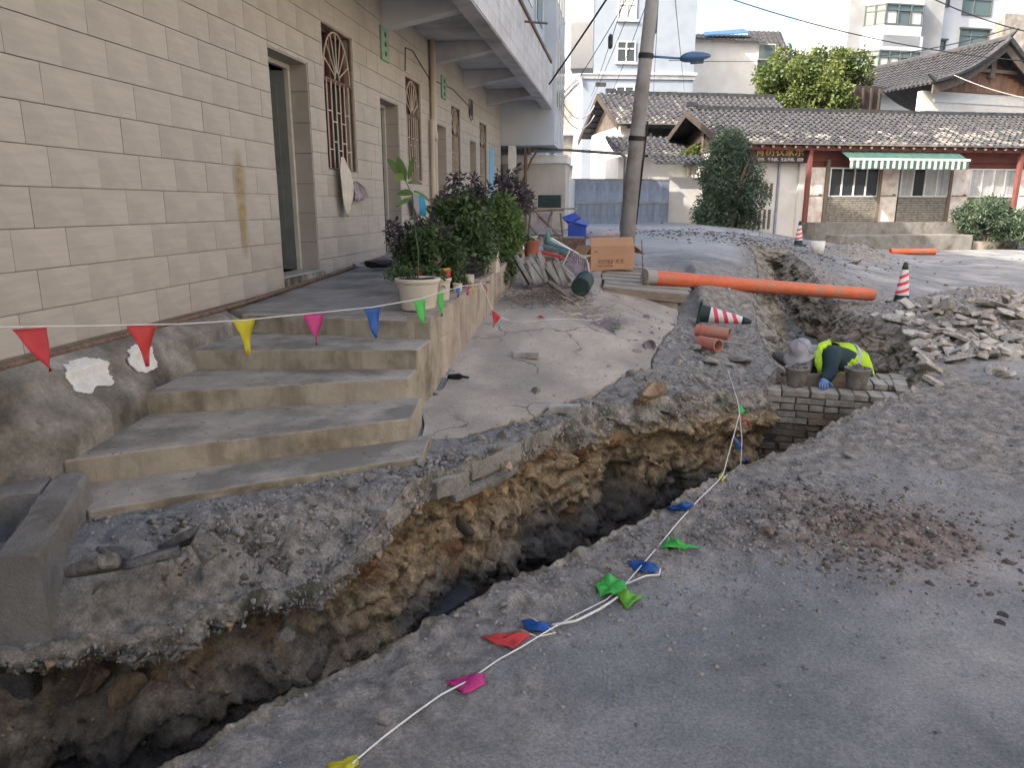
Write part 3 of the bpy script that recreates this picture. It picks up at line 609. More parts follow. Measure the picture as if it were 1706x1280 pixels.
rock(1412,765,.09,'light stone at the far gravel streak')
rock(1222,575,.10,'small pale block where the second string is tied',flat=.6)
rock(1425,440,.5,'pale boulder on the far heap of earth',flat=.6)
M['edgec']=pm('broken_slab_concrete',(.20,.19,.17),(.34,.32,.285),3,rough=.95,bump=1,bscale=30,stain=(.13,.12,.105),stscale=4,speck=(50,.3))
def chunkmesh(seed,h=.3,mat='asph'):
    rs=random.Random(seed); n=rs.choice((5,6,7)); pts=[]
    for k in range(n): an=2*math.pi*(k+rs.uniform(-.3,.3))/n; r=rs.uniform(.7,1.05); pts.append((r*math.cos(an),.7*r*math.sin(an)))
    mb=MB().prism(pts,[-h/2+rs.uniform(-.05,.05) for _ in pts],[h/2+rs.uniform(-.06,.06) for _ in pts]); return meshof(mb,'chunk',M[mat],bevel=.05)
CH=[chunkmesh(k,.3,'asph' if k in (1,3) else 'edgec') for k in range(5)]
def chunk(px,py,s,lab,k,tilt=(0,0)):
    p=gz(px,py,.08)
    for _ in range(4): p=gz(px,py,gzz(p.x,p.y)+.03)
    inst('concrete_chunk',CH[k%5],(p.x,p.y,p.z+s*.06),(tilt[0]*1.8,tilt[1]*1.8,k*1.3),s*.64,label=lab,cat='rubble')
chunk(215,985,.30,'flat slab of broken concrete tilted on the bank by the tank',0,(.2,-.1))
chunk(255,935,.26,'dark chunk of asphalt lying on the bank',1,(-.2,.1))
chunk(165,950,.30,'dark broken slab against the side of the tank',2,(.1,.25))
chunk(305,905,.24,'dark asphalt piece propped up in the middle of the left bank',3,(.35,.1))
chunk(345,915,.18,'small dark asphalt piece right of the propped one',4,(-.25,.2))
chunk(190,925,.16,'small dark lump at the corner of the bottom step',1,(.2,.3))
# trench bottom stones and dumped slabs
bs=random.Random(4)
for i in range(46):
    t=bs.random(); x=-2.6+t*3.6+bs.uniform(-.12,.12); y=2.0+t*4.0*1.0+bs.uniform(-.2,.2)-.15
    if not inside(np.array([x]),np.array([y]),TRm)[0]: continue
    s=bs.uniform(.12,.4); inst('trench_stone',ROCKM[bs.randrange(8)] if bs.random()<.6 else ROCKT[bs.randrange(4)],(x,y,-1.05+s*.1),(bs.uniform(-.4,.4),bs.uniform(-.4,.4),bs.uniform(0,6)),(s*.5,s*.45,s*.4),label='dark damp stone on the trench bottom',cat='stone',group='stones on the trench bottom')

# stones and pebbles lodged in the cut face of the trench
rsE=np.random.RandomState(77); okv=np.argwhere((TW[:,1]<7.2)&(~isR)&(TW[:,0]>-3.1)).ravel()
def embed(name,n,smin,smax,rows,mat,seed,label,prot=.25):
    rs=np.random.RandomState(seed); Vs=[];Fs=[];off=0
    for k in range(n):
        i=okv[rs.randint(len(okv))]; j=rs.randint(rows[0],rows[1]); p=np.array([WX[i,j],WY[i,j],WZ[i,j]]); v,f=PEB[rs.randint(8)] if smax<.05 else ROCKS[rs.randint(8)]; s=smin+(smax-smin)*rs.rand()**2.5
        e=Euler((rs.rand()*6,rs.rand()*6,rs.rand()*6)).to_matrix(); w_=(v*np.array([1,.8,.8]))@np.array(e)*s*.5; p[:2]-=nrm[i]*s*prot*.5; Vs.append(w_+p); Fs.append(np.array(f)+off); off+=len(v)
    V=np.concatenate(Vs);Fc=np.concatenate(Fs); me=bpy.data.meshes.new(name); me.vertices.add(len(V)); me.vertices.foreach_set('co',V.ravel())
    me.loops.add(Fc.size); me.loops.foreach_set('vertex_index',Fc.ravel()); me.polygons.add(len(Fc)); me.polygons.foreach_set('loop_start',np.arange(0,Fc.size,3)); me.update(calc_edges=True); me.materials.append(mat)
    o=bpy.data.objects.new(name,me); COL.objects.link(o); return props(o,kind='stuff',label=label)
M['pebc']=pm('clay_pebble',(.20,.14,.085),(.42,.32,.21),9,rough=.95,bump=.5,world=True)
M['pebd']=pm('dark_pebble',(.05,.04,.03),(.12,.095,.07),9,rough=.95,bump=.5,world=True)
embed('embedded_pebbles',2200,.008,.04,(22,70),M['pebc'],1,'small pale pebbles lodged in the clay face of the trench')
embed('embedded_pebbles',260,.03,.11,(24,74),M['pebc'],2,'tan stones lodged in the clay face of the trench',.1)
embed('embedded_pebbles',2600,.01,.05,(5,40),M['gravel'],3,'grey gravel in the broken concrete rim of the trench')
embed('embedded_stones',90,.04,.2,(66,102),M['pebd'],4,'dark stones sticking out low in the trench face',.1)

def lippiece(i0,i1,din,dout,z1,th,lab,seed):
    rs=random.Random(seed); seg=[p for p in TWL[i0:i1:6]]; sn=[p for p in NWL[i0:i1:6]]; n=len(seg)
    if n<3: return
    outer=[(a[0]-b[0]*(dout+rs.uniform(-.012,.012)),a[1]-b[1]*(dout+rs.uniform(-.012,.012))) for a,b in zip(seg,sn)]; inner=[(a[0]+b[0]*(din+rs.uniform(-.02,.02)),a[1]+b[1]*(din+rs.uniform(-.02,.02))) for a,b in zip(seg,sn)][::-1]
    pts=outer+inner; ar=sum(pts[k][0]*pts[(k+1)%len(pts)][1]-pts[(k+1)%len(pts)][0]*pts[k][1] for k in range(len(pts)))
    if ar<0: pts=pts[::-1]
    MB().prism(pts,[z1-th+rs.uniform(-.012,.012) for _ in pts],[z1+rs.uniform(-.008,.008) for _ in pts]).build('slab_edge_piece',M['edgec'],label=lab,cat='concrete slab',bevel=.008)
sel=[i for i in range(len(TW)) if not isR[i] and 3.3<TW[i][1]<5.15 and TW[i][0]<-.3]
TWL=[TW[i] for i in sel]; NWL=[nrm[i] for i in sel]; nL=len(sel)
fr_=lambda t:int(t*nL)
rev=TWL[0][1]>TWL[-1][1]
if rev: TWL=TWL[::-1];NWL=NWL[::-1]
lippiece(fr_(.14),fr_(.36),.13,.005,.055,.11,'long cracked concrete slab edge below the corner of the bottom step',1)
lippiece(fr_(.37),fr_(.50),.13,.05,.06,.12,'short broken block of slab edge beside the dark crack',2)
lippiece(fr_(.525),fr_(.80),.16,.03,.085,.12,'pale concrete slab edge right of the dark crack',3)
lippiece(fr_(.44),fr_(.78),.05,.065,-.055,.05,'thin lower course of concrete under the pale slab edge',5)
lippiece(fr_(.815),fr_(.98),.12,.02,.08,.1,'last piece of concrete edge before the earth face begins',4)

def embrock(px,py,z,size,lab,sc,tan=True,k=0):
    p=gz(px,py,z); inst('bank_rock',(ROCKT if tan else ROCKM)[k%4],(p.x,p.y,p.z),(.4*k,.3*k,k*1.1),(size*.5*sc[0],size*.5*sc[1],size*.5*sc[2]),label=lab,cat='stone')
embrock(215,1150,-.62,.36,'brown wedge shaped rock hanging below the near bank',(.8,.7,1.3),k=1)
embrock(265,1120,-.58,.30,'second brown rock right of the wedge shaped one',(.8,.8,1.2),k=2)
embrock(150,1140,-.6,.26,'pale brown rock left of the wedge shaped one',(.8,.8,1.2),k=3)
embrock(430,1040,-.5,.26,'yellowish rock under the near bank, beside the dark hollow',(1,.8,.9),k=0)
embrock(605,940,-.35,.34,'tall orange brown rock where the concrete edge begins',(.5,.5,1.4),k=2)
embrock(480,1060,-.62,.34,'grey rock low in the trench under the near bank',(1.1,.8,.8),False,k=1)
embrock(640,985,-.8,.38,'grey brown lump at the trench bottom below the orange brown rock',(1,.9,.8),False,k=3)
for i,(px,py,s_) in enumerate(((520,845,.11),(470,868,.09),(548,838,.10),(585,815,.12),(620,800,.10),(445,905,.10),(350,900,.09),(300,935,.10),(600,860,.09),(560,875,.08),(700,775,.10),(745,760,.09),(800,735,.10),(840,725,.08),(900,705,.09),(660,790,.08))):
    rock(px,py,s_,'pale angular stone among the rubble on the left bank',group='pale stones on the left bank')
# ================================================================ STAIRS, WALKWAY, TANK
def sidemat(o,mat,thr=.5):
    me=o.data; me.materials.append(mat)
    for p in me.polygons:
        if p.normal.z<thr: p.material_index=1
def pz(y): return float(np.interp(y,[5.7,11,24],[.745,.93,.97]))
PX=-3.2; WXX=-3.4; RX=-1.5
Ls=[(-2.62,3.12),(-2.97,3.40),(PX,4.25),(PX,5.02),(PX,5.86)]; Rs_=[(-1.17,4.19),(-1.33,4.51),(-1.488,4.98),(-1.494,5.26),(-1.498,5.70)]; Zs=[.15,.30,.45,.60,.745]
stairs=root('concrete_stairs','worn fan shaped concrete stairs climbing to the raised walkway',"stairs",(-2.3,4.5,0))
for i in range(5):
    L,Rr=Ls[i],Rs_[i]
    if i<4: L2,R2=(PX,Ls[i+1][1]+.05),(Rs_[i+1][0]+ (Rr[0]-Rs_[i+1][0])*.0,Rs_[i+1][1]+.05)
    else: L2,R2=(PX,6.0),(RX+.002,6.0)
    # front edge subdivided and slightly wavering, like hand-cast concrete
    N=26; fr=[]
    for k in range(N+1):
        t=k/N; x=L[0]+(Rr[0]-L[0])*t; y=L[1]+(Rr[1]-L[1])*t+ (math.sin(t*5+i)*.010+random.uniform(-.003,.003))*(1 if 0<k<N else 0)
        fr.append((x,y))
    pts=fr+[R2,L2]; zt=[Zs[i]+ (random.uniform(-.002,.002)) for _ in fr]+[Zs[i],Zs[i]]
    if i==1: pts=fr+[(Rs_[2][0]+.08,Rs_[2][1]+.05),L2]; zt=zt[:len(fr)]+[Zs[i]]*2
    if i==0: pts=fr+[(Rs_[1][0]+.10,Rs_[1][1]+.12),L2]; zt=zt[:len(fr)]+[Zs[i]]*2
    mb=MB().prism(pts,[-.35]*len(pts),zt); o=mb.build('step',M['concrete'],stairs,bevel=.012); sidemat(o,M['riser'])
# raised walkway
ys=[6.0+i*.6 for i in range(31)]
mb=MB()
for a,b in zip(ys,ys[1:]): mb.prism([(WXX+.01,a),(RX-.12,a),(RX-.12,b),(WXX+.01,b)],-.3,[pz(a)+.004,pz(a)+.004,pz(b)+.004,pz(b)+.004])
M['walk']=pm('walkway_concrete',(.24,.225,.205),(.32,.30,.275),3,rough=.85,bump=.4,stain=(.16,.15,.135),stscale=2,st=(.45,.65),detail=12)
mb.build('raised_walkway',M['walk'],kind='structure')
# retaining wall with cast block joints
yy=np.arange(5.72,12.4,.03); zz=np.linspace(-.1,1.0,42); YY,ZZ=np.meshgrid(yy,zz)
top=np.interp(YY,[5.7,7,11,13],[.775,.83,.97,.99])+fbm(YY*3,0*YY,0*YY,3)*.015
ZZ=np.minimum(ZZ,top); row=np.floor(ZZ/.27); jz=np.minimum(np.mod(ZZ,.27),.27-np.mod(ZZ,.27)); jy=np.mod(YY+row*.27,.55); jy=np.minimum(jy,.55-jy)
j=np.maximum(np.exp(-(jz/.012)**2),np.exp(-(jy/.012)**2))*np.clip(fbm(YY*2,ZZ*2,0*YY,2)*2+.6,0,1)
XX=RX+ -j*.010+fbm(YY*5,ZZ*5,0*YY,4,.6)*.012
mb=MB().grid(np.stack([XX,YY,ZZ],-1)); n0=len(yy)
tl=(len(zz)-1)*n0
A=[mb.v[tl+k] for k in range(n0)]; mb.grid([[p for p in A],[(RX-.16,p[1],p[2]-.005) for p in A]])
mb.grid([[mb.v[r*n0] for r in range(len(zz))],[(RX-.2,5.72,mb.v[r*n0][2]) for r in range(len(zz))]])
o=mb.build('retaining_wall',M['wallconc'],cat='wall',label='rough concrete retaining wall holding up the walkway with the potted plants',smooth=False)
# plinth under the tiled wall, flaring outward towards its foot
def plx(y,z):
    x_=float(np.interp(y,[3.0,3.25,3.44,4.31,5.03,5.86],[-3.22,-3.18,-2.93,-3.07,-3.13,-3.2])); t=float(sst(z,.42,.66)); x_=x_*(1-t)+-3.2*t
    return x_ if z<=.70 else -3.2-(z-.70)/.075*.13
yy=np.arange(-3,5.9,.05); g=[]
for z_ in list(np.linspace(-.4,.70,45))+[.71,.775]:
    nn=fbm(yy*2.3,np.full(yy.shape,z_*3),0*yy,4,.6); g.append([(plx(y,z_)+float(n_)*.014,float(y),float(z_)) for y,n_ in zip(yy,nn)])
mb=MB().grid(g)
M['plinth2']=pm('stained_flared_plinth',(.27,.25,.22),(.37,.34,.295),5,rough=.88,bump=.5,bscale=35,stain=(.06,.054,.042),stscale=1.15,st=(.40,.60),vstreak=((.12,.11,.09),(5,5,.9)),speck=(40,.18),spot=(.14,.13,.11),spscale=7,spt=.64,detail=12)
pl=mb.build('plinth_wall',M['plinth2'],cat='wall',label='stained plaster plinth below the tiled wall with two white patches',smooth=True)
rs=random.Random(5)
def patch(cy_,cz,ry,rz,seed,x=PX+.004,mat='whiteplaster',name='plaster_patch'):
    r2=random.Random(seed); pts=[]
    for k in range(72):
        a=2*math.pi*k/72; rr=1+.22*float(fbm(np.array([math.cos(a)*2+seed*9]),np.array([math.sin(a)*2]),np.array([0.]),5,.75)[0])*1.6; pts.append((x,cy_+ry*math.copysign(abs(math.cos(a))**.7,math.cos(a))*rr,cz+rz*math.copysign(abs(math.sin(a))**.7,math.sin(a))*rr))
    n_=10; g=[]
    for i in range(n_+1): g.append([(plx(cy_+(p[1]-cy_)*i/n_,cz+(p[2]-cz)*i/n_)+.014,cy_+(p[1]-cy_)*i/n_,cz+(p[2]-cz)*i/n_) for p in pts+[pts[0]]])
    return MB().grid(g).build(name,M[mat],pl,solid=.006)
a=gx(145,625,PX); b=gx(232,597,PX)
patch(a.y,a.z,.19,.085,1); patch(b.y,b.z,.125,.085,2)
# conduit along the foot of the wall
MB().tube([(WXX+.045,-2,.80)]+[(WXX+.045+.006*math.sin(y*2),y,max(.785,pz(y)+.035)) for y in np.arange(2,20,.7)],.022,8).build('wall_conduit',M['rust'],smooth=True,cat='pipe',label='thin dark conduit running along the foot of the tiled wall')
# tank
A0=Vector((-2.69,3.24,0));B0=Vector((-2.40,2.54,0)); dAB=(B0-A0).normalized(); out=Vector((-dAB.y,dAB.x,0)); 
if out.x<0: out=-out
inn=-out; far=inn*1.25
TZ=.31; th=.17
def wallp(a,b,t,side,z1,zt2=None,n=16,seed=0):
    a=Vector(a);b=Vector(b); r3=random.Random(seed); mb=MB(); A=[]
    for k in range(n+1):
        p=a+(b-a)*(k/n); A.append(p)
    rows=[]
    for k,p in enumerate(A):
        rr=[]; zz1=z1-.09*min(1,max(0,(3.25-p.y)/.7)); z1_=z1
        for (o_,z) in ((0,-.26),(0,-.2),(0,0),(0,.18),(0.0,z1-.02),(.015,z1),(t*.5,z1+.006),(t-.015,z1),(t,z1-.02),(t,0),(t,-.2),(t,-.26)):
            z=z*(zz1/z1) if z>.1 else z; q_=p+side*o_+Vector((r3.uniform(-.006,.006),r3.uniform(-.006,.006),r3.uniform(-.006,.006) if z>0 else 0)); rr.append((q_.x,q_.y,q_.z+z))
        rows.append(rr)
    mb.grid(rows); mb.poly(rows[0]); mb.poly(rows[-1][::-1]); return mb
tank=root('concrete_tank','open grey concrete water tank beside the lowest step','tank',tuple(A0))
M['tankc']=pm('rough_cast_concrete',(.17,.165,.155),(.26,.25,.235),6,rough=.95,bump=.9,bscale=60,stain=(.10,.085,.06),stscale=3,st=(.5,.7),spot=(.33,.32,.3),spscale=30,spt=.68)
wallp(A0,B0,th,inn,TZ,seed=1).build('tank_wall',M['tankc'],tank)
wallp(A0+inn*th,A0+far,th,dAB,TZ-.004,seed=2).build('tank_wall',M['tankc'],tank)
wallp(B0+inn*th,B0+far,th,-dAB,TZ-.004,seed=3).build('tank_wall',M['tankc'],tank)
c1=A0+inn*th+dAB*th;c2=B0+inn*th-dAB*th;c3=c2+far;c4=c1+far
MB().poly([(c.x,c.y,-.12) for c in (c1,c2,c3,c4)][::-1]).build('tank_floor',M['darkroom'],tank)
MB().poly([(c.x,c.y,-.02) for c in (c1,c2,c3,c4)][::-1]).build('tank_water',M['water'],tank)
# rim chunk of ground left of tank so that its foot is closed
# ================================================================ TILED BUILDING
bld=root('tiled_building','long cream tiled building with barred windows and an overhanging balcony','building',(WXX,6,0))
OP=[(7.14,8.06,.93,3.13,'door'),(8.50,9.47,2.05,3.66,'win'),(10.50,11.36,.93,3.12,'door'),(11.78,12.64,2.05,3.61,'win'),(13.69,14.45,.97,3.10,'blind'),(14.93,15.72,2.05,3.57,'win'),(16.70,17.40,.97,3.06,'blind'),(17.86,18.74,2.05,3.56,'win')]
ybs=sorted(set([-4,20.9]+[v for o in OP for v in o[:2]])); zbs=sorted(set([-.6,4.6]+[v for o in OP for v in o[2:4]]))
mb=MB()
for a,b in zip(ybs,ybs[1:]):
    for c,d in zip(zbs,zbs[1:]):
        my,mz=(a+b)/2,(c+d)/2
        if any(o[0]<my<o[1] and o[2]<mz<o[3] for o in OP): continue
        mb.box(WXX-.26,WXX-.012,a,b,c,d)
mb.build('wall',M['grout'],bld)
# tiles
TH=.2365; TWD=.43; trow0=.575
def sub(rects,o):
    out=[]
    for (a,b,c,d) in rects:
        if b<=o[0] or a>=o[1] or d<=o[2] or c>=o[3]: out.append((a,b,c,d)); continue
        if a<o[0]: out.append((a,o[0],c,d))
        if b>o[1]: out.append((o[1],b,c,d))
        m0,m1=max(a,o[0]),min(b,o[1])
        if c<o[2]: out.append((m0,m1,c,o[2]))
        if d>o[3]: out.append((m0,m1,o[3],d))
    return out
tl=[]
r_=0; z=trow0
while z<4.42:
    off=(r_%2)*TWD*.5+ (r_%3)*.03
    y=1.4-off
    while y<20.9:
        base0=max(z,.79 if y<6 else pz(y)+.01)
        rc=[(y+.0015,min(y+TWD,20.9)-.0015,base0+.003,min(z+TH,4.42)-.003)] if z+TH>base0+.03 else []
        for o in OP: rc=sub(rc,(o[0]-.003,o[1]+.003,o[2]-.003,o[3]+.003))
        tl+= [q_ for q_ in rc if q_[1]-q_[0]>.02 and q_[3]-q_[2]>.02]
        y+=TWD
    z+=TH; r_+=1
tl.sort(key=lambda q_:q_[0]); tcache={}
rest=MB()
for k,(a,b,c,d) in enumerate(tl):
    wx=WXX+rs.uniform(-.0015,.0015)
    if k<270:
        key=(round(b-a,3),round(d-c,3))
        if key not in tcache:
            tcache[key]=meshof(MB().box(-.012,0,-key[0]/2,key[0]/2,-key[1]/2,key[1]/2),'wall_tile',M['tile'])
        inst('wall_tile',tcache[key],(wx,(a+b)/2,(c+d)/2),(0,rs.uniform(-.004,.004),rs.uniform(-.004,.004)),parent=bld)
    else: rest.box(wx-.012,wx,a,b,c,d)
rest.build('wall_tiles',M['tile'],bld,kind='stuff')
M['ystain']=pm('yellow_wall_stain',(.36,.28,.12),(.40,.32,.17),6,rough=.5,bump=.1)
# yellowish seep mark: a thin film
def film(cy_,cz,ry,rz,seed):
    m=bpy.data.materials.new('seep_film'); m.use_nodes=True; N=m.node_tree.nodes;L=m.node_tree.links; b=N['Principled BSDF']; b.inputs['Base Color'].default_value=(.36,.25,.06,1); b.inputs['Roughness'].default_value=.6
    at=N.new('ShaderNodeAttribute'); at.attribute_name='dens'; no=N.new('ShaderNodeTexNoise'); no.inputs['Scale'].default_value=9; no.inputs['Detail'].default_value=6
    tc=N.new('ShaderNodeTexCoord'); L.new(tc.outputs['Object'],no.inputs['Vector']); mu=N.new('ShaderNodeMath'); mu.operation='MULTIPLY'; L.new(at.outputs['Fac'],mu.inputs[0]); L.new(no.outputs['Fac'],mu.inputs[1]); L.new(mu.outputs[0],b.inputs['Alpha'])
    n=24; g=[[(WXX+.006,cy_+ry*(j/n*2-1),cz+rz*(i/n*2-1)) for j in range(n+1)] for i in range(n+1)]
    o=MB().grid(g).build('seep_stain',m,bld); vals=[]
    for i in range(n+1):
        for j in range(n+1):
            u,v=j/n*2-1,i/n*2-1; wdt=.5+.35*max(0,v); vals.append(1.3*math.exp(-(u/wdt)**2*4.5)*max(0,1-abs(v)**2)*(1 if abs(u)<.99 else 0))
    setattr_(o.data,'dens',vals)
p_=gx(402,340,WXX); film(p_.y,p_.z,.24,.5,1)
# openings
def reveal(o,depth,back,mat='revealtile'):
    y0,y1,z0,z1=o[:4]; xb=WXX-depth; m=MB()
    zc=z0
    while zc<z1-.01:
        ze=min(zc+TH*1.35,z1); m.box(xb,WXX-.008,y1-.012,y1+.004,zc+.004,ze-.004); m.box(xb,WXX-.008,y0-.004,y0+.012,zc+.004,ze-.004); zc=ze
    m.box(xb,WXX-.008,y0+.013,y1-.013,z1-.012,z1+.004); m.box(xb,WXX-.004,y0+.013,y1-.013,z0-.004,z0+.012)
    return m
for o in OP:
    y0,y1,z0,z1,kd=o
    if kd=='door':
        d=root('doorway',None,None,(WXX-.2,(y0+y1)/2,z0)); d.parent=bld; d.location=Vector((WXX-.2,(y0+y1)/2,z0))-wl(bld)
        reveal(o,.26,None).build('reveal',M['revealtile'],d)
        x=WXX-.22
        f=MB(); f.box(x-.04,x+.02,y0+.014,y0+.06,z0+.014,z1-.014); f.box(x-.04,x+.02,y1-.06,y1-.014,z0+.014,z1-.014); f.box(x-.04,x+.02,y0+.06,y1-.06,z1-.06,z1-.014); f.build('door_frame',M['frame'],d,bevel=.004)
        # dark room behind
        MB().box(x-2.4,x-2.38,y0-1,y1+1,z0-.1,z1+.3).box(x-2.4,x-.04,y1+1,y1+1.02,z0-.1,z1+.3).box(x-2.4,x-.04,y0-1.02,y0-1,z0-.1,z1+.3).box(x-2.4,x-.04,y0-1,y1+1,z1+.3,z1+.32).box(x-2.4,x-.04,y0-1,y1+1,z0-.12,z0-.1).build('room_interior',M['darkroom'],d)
        # leaf, ajar, swung in on the far jamb
        m=Matrix.Translation((x-.02,y1-.07,z0+.02))@Matrix.Rotation(R(-152 if y0<8 else -165),4,'Z')
        W_=y1-y0-.16; lf=MB().box(0,W_*.94,-.02,.02,0,z1-z0-.1,m); 
        for (a,b) in ((.12,.92),(1.05,1.95)): lf.box(.09,W_-.16,-.028,.028,a,b,m)
        lo_=lf.build('door_leaf',M['door'],d,bevel=.006)
        MB().box(W_-.16,W_-.12,-.055,.055,.95,1.1,m).tube([m@Vector((W_-.14,-.06,1.02)),m@Vector((W_-.24,-.06,1.02))],.009,6).build('door_handle',M['rust'],d)
        # threshold block
        MB().box(WXX-.1,WXX+.045,y0+.0,y1+.06,pz(y0)-.06,z0-.006).build('threshold',M['plinth'],d,bevel=.01)
    elif kd=='win':
        wn=root('window',None,None,(WXX-.1,(y0+y1)/2,z0)); wn.parent=bld; wn.location=Vector((WXX-.1,(y0+y1)/2,z0))-wl(bld)
        reveal(o,.14,None).build('reveal',M['revealtile'],wn)
        x=WXX-.13; f=MB(); 
        for a,b,c,e_ in ((y0+.012,y0+.05,z0+.012,z1-.012),(y1-.05,y1-.012,z0+.012,z1-.012),((y0+y1)/2-.02,(y0+y1)/2+.02,z0+.05,z1-.05)): f.box(x-.02,x+.02,a,b,c,e_)
        for zz_ in (z0+.012,z1-.05,z0+(z1-z0)*.64): f.box(x-.018,x+.018,y0+.05,y1-.05,zz_,zz_+.038)
        f.build('window_frame',M['woodred'],wn); MB().box(x-.03,x-.022,y0+.02,y1-.02,z0+.02,z1-.02).build('pane',M['glass'],wn)
        # grille one level deeper
        yA,yB=y0,y1; zA,zB=z0,z1; zd=zA+(zB-zA)*.64; xg=WXX-.03; f=MB()
        f.tube([(xg,yA+.02,zA+.02),(xg,yA+.02,zB-.02),(xg,yB-.02,zB-.02),(xg,yB-.02,zA+.02),(xg,yA+.02,zA+.02)],.016,6); f.tube([(xg,yA+.02,zd),(xg,yB-.02,zd)],.014,6)
        gf=f.build('grille_frame',M['rust'],wn)
        n=6; s=MB(); r=.0095
        for k in range(1,n+1):
            yk=yA+(yB-yA)*k/(n+1); s.tube([(xg,yk,zA+.02),(xg,yk,zd)],r,5)
            if k<n:
                for zk in ((zA+(zd-zA)*(.24 if k%2 else .33)),(zA+(zd-zA)*(.66 if k%2 else .55))): s.tube([(xg,yk,zk),(xg,yA+(yB-yA)*(k+1)/(n+1),zk)],r*.9,5)
        cyy_=(yA+yB)/2; rad=(yB-yA)*.43; hh=(zB-zd)*.9
        e=lambda a,rr=1:(xg,cyy_+rad*rr*math.cos(a),zd+.02+hh*rr*math.sin(a))
        s.tube([e(math.pi*k/16) for k in range(17)],r,5)
        for k in range(1,8): s.tube([e(math.pi*k/8,.18),e(math.pi*k/8,1)],r*.9,5)
        s.tube([e(math.pi*k/8,.18) for k in range(9)],r,5); s.build('grille_bars',M['bar'],wn)
    else:
        d=root('blind_niche',None,None,(WXX-.2,(y0+y1)/2,z0)); d.parent=bld; d.location=Vector((WXX-.2,(y0+y1)/2,z0))-wl(bld)
        reveal(o,.22,None).build('reveal',M['revealtile'],d); m=MB(); zc=z0
        while zc<z1-.01:
            ze=min(zc+TH*1.3,z1); m.box(WXX-.24,WXX-.222,y0+.004,y1-.004,zc+.004,ze-.004); zc=ze
        m.build('back_panel',M['revealtile'],d)
# vents / plaques
for (ya,yb,za,zb) in ((10.58,10.92,3.62,4.06),(14.08,14.42,3.58,3.98),(16.6,16.95,3.5,3.9)):
    v=MB().box(WXX,WXX+.03,ya,yb,za,zb).build('vent_block',M['green' if ya<16 else 'plinth'],bld,bevel=.006); 
    for k in range(3): zc=za+(zb-za)*(.22+.28*k); MB().lathe([(.035,0),(.035,.006)],(WXX+.03,(ya+yb)/2,zc),8,m=Matrix.Rotation(R(90),3,'Y')).build('vent_hole',M['black'],v)
# balcony
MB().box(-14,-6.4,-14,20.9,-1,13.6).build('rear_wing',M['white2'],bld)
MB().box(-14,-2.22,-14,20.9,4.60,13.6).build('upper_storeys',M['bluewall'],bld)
MB().box(WXX-.26,-2.26,-14,20.9,4.40,4.597).build('balcony_slab',M['soffit'],bld)
MB().box(-2.26,-2.0,-14,20.9,4.17,5.20).build('balcony_edge_beam',M['soffit'],bld,bevel=.01)
m=MB()
for (k,zc) in enumerate(np.arange(4.19,5.19,.205)):
    y=4-(k%2)*.3
    while y<20.8: m.box(-2.0,-1.988,y+.003,min(y+.6,20.88)-.003,zc+.003,zc+.202); y+=.6
m.build('parapet_tiles',M['ptile'],bld,kind='stuff')
MB().box(-2.28,-1.95,-14,20.3,5.203,5.27).build('coping',M['rust'],bld)
for yb in (2.6,5.3,8,10.7,13.4,16.1,18.8):
    MB().ext([(WXX-.1,yb,4.398),(-2.262,yb,4.398),(-2.262,yb,4.25),(WXX-.1,yb,4.02)],(0,.24,0)).build('balcony_beam',M['soffit'],bld,bevel=.01)
m=MB(); g2=MB()
for k in range(7):
    ya=6+k*2.1; m.box(-2.22,-2.19,ya,ya+.06,5.3,12.5); g2.box(-2.22,-2.2,ya+.5,ya+1.6,6.0,7.4); g2.box(-2.22,-2.2,ya+.5,ya+1.6,9.0,10.4)
m.build('facade_strip',M['soffit'],bld); g2.build('upper_window',M['glassg'],bld)
MB().tube([(-2.0,15.1,5.05),(-1.55,15.1,5.0)],.02,6).build('clothes_bracket',M['rust'],bld)
MB().tube([(-3.34,13.27,pz(13)),(-3.34,13.27,4.4)],.055,10).build('downpipe',M['pvcw'],bld,smooth=True)
MB().tube([(-3.34,13.13,pz(13)),(-3.34,13.13,3.1)],.04,10).tube([(-3.34,13.27,2.75),(-3.34,13.27,2.9)],.068,10).build('downpipe',M['pvcw'],bld,smooth=True)
pts=[(WXX+.012,11.75,3.66),(WXX+.012,11.8,4.0),(WXX+.012,12.2,4.03),(WXX+.012,13.2,3.78),(WXX+.012,15.0,3.86),(WXX+.012,16.6,3.74),(WXX+.012,16.8,3.45)]
MB().tube(pts,.008,5).build('wall_cable',M['cable'],bld)
# number sheet / paper notice in blue by last window
MB().box(WXX+.002,WXX+.012,19.1,19.7,1.9,3.1).build('blue_notice',pm('blue_board',(.16,.38,.58),(.2,.44,.64),2,bump=0),bld)
# ---- neighbouring narrow facade beyond the balcony
nb=root('neighbour_block','tall pale blue block with narrow strips of window next to the tiled building','building',(-2.5,22,0))
MB().box(-14,-1.93,20.92,23.9,3.25,9.8).build('wall',M['bluewall'],nb)
m=MB(); g2=MB()
for k in range(4):
    ya=21.1+k*.75; m.box(-1.93,-1.905,ya,ya+.08,3.3,9.7); 
    for zz_ in (4.3,6.9): g2.box(-1.93,-1.92,ya+.12,ya+.68,zz_,zz_+1.7)
m.build('facade_strip',M['ptile'],nb); g2.build('window',M['glassg'],nb)
MB().box(-14,-3.3,23.6,24.2,-.5,3.25).box(-3.3,-2.9,23.6,24.2,-.5,3.25).build('ground_floor_wall',M['white2'],nb)
MB().box(-3.2,-3.0,20.95,21.15,.9,3.25).box(-2.35,-2.2,23.9,24.1,.9,3.25).build('column',M['paint'],nb)
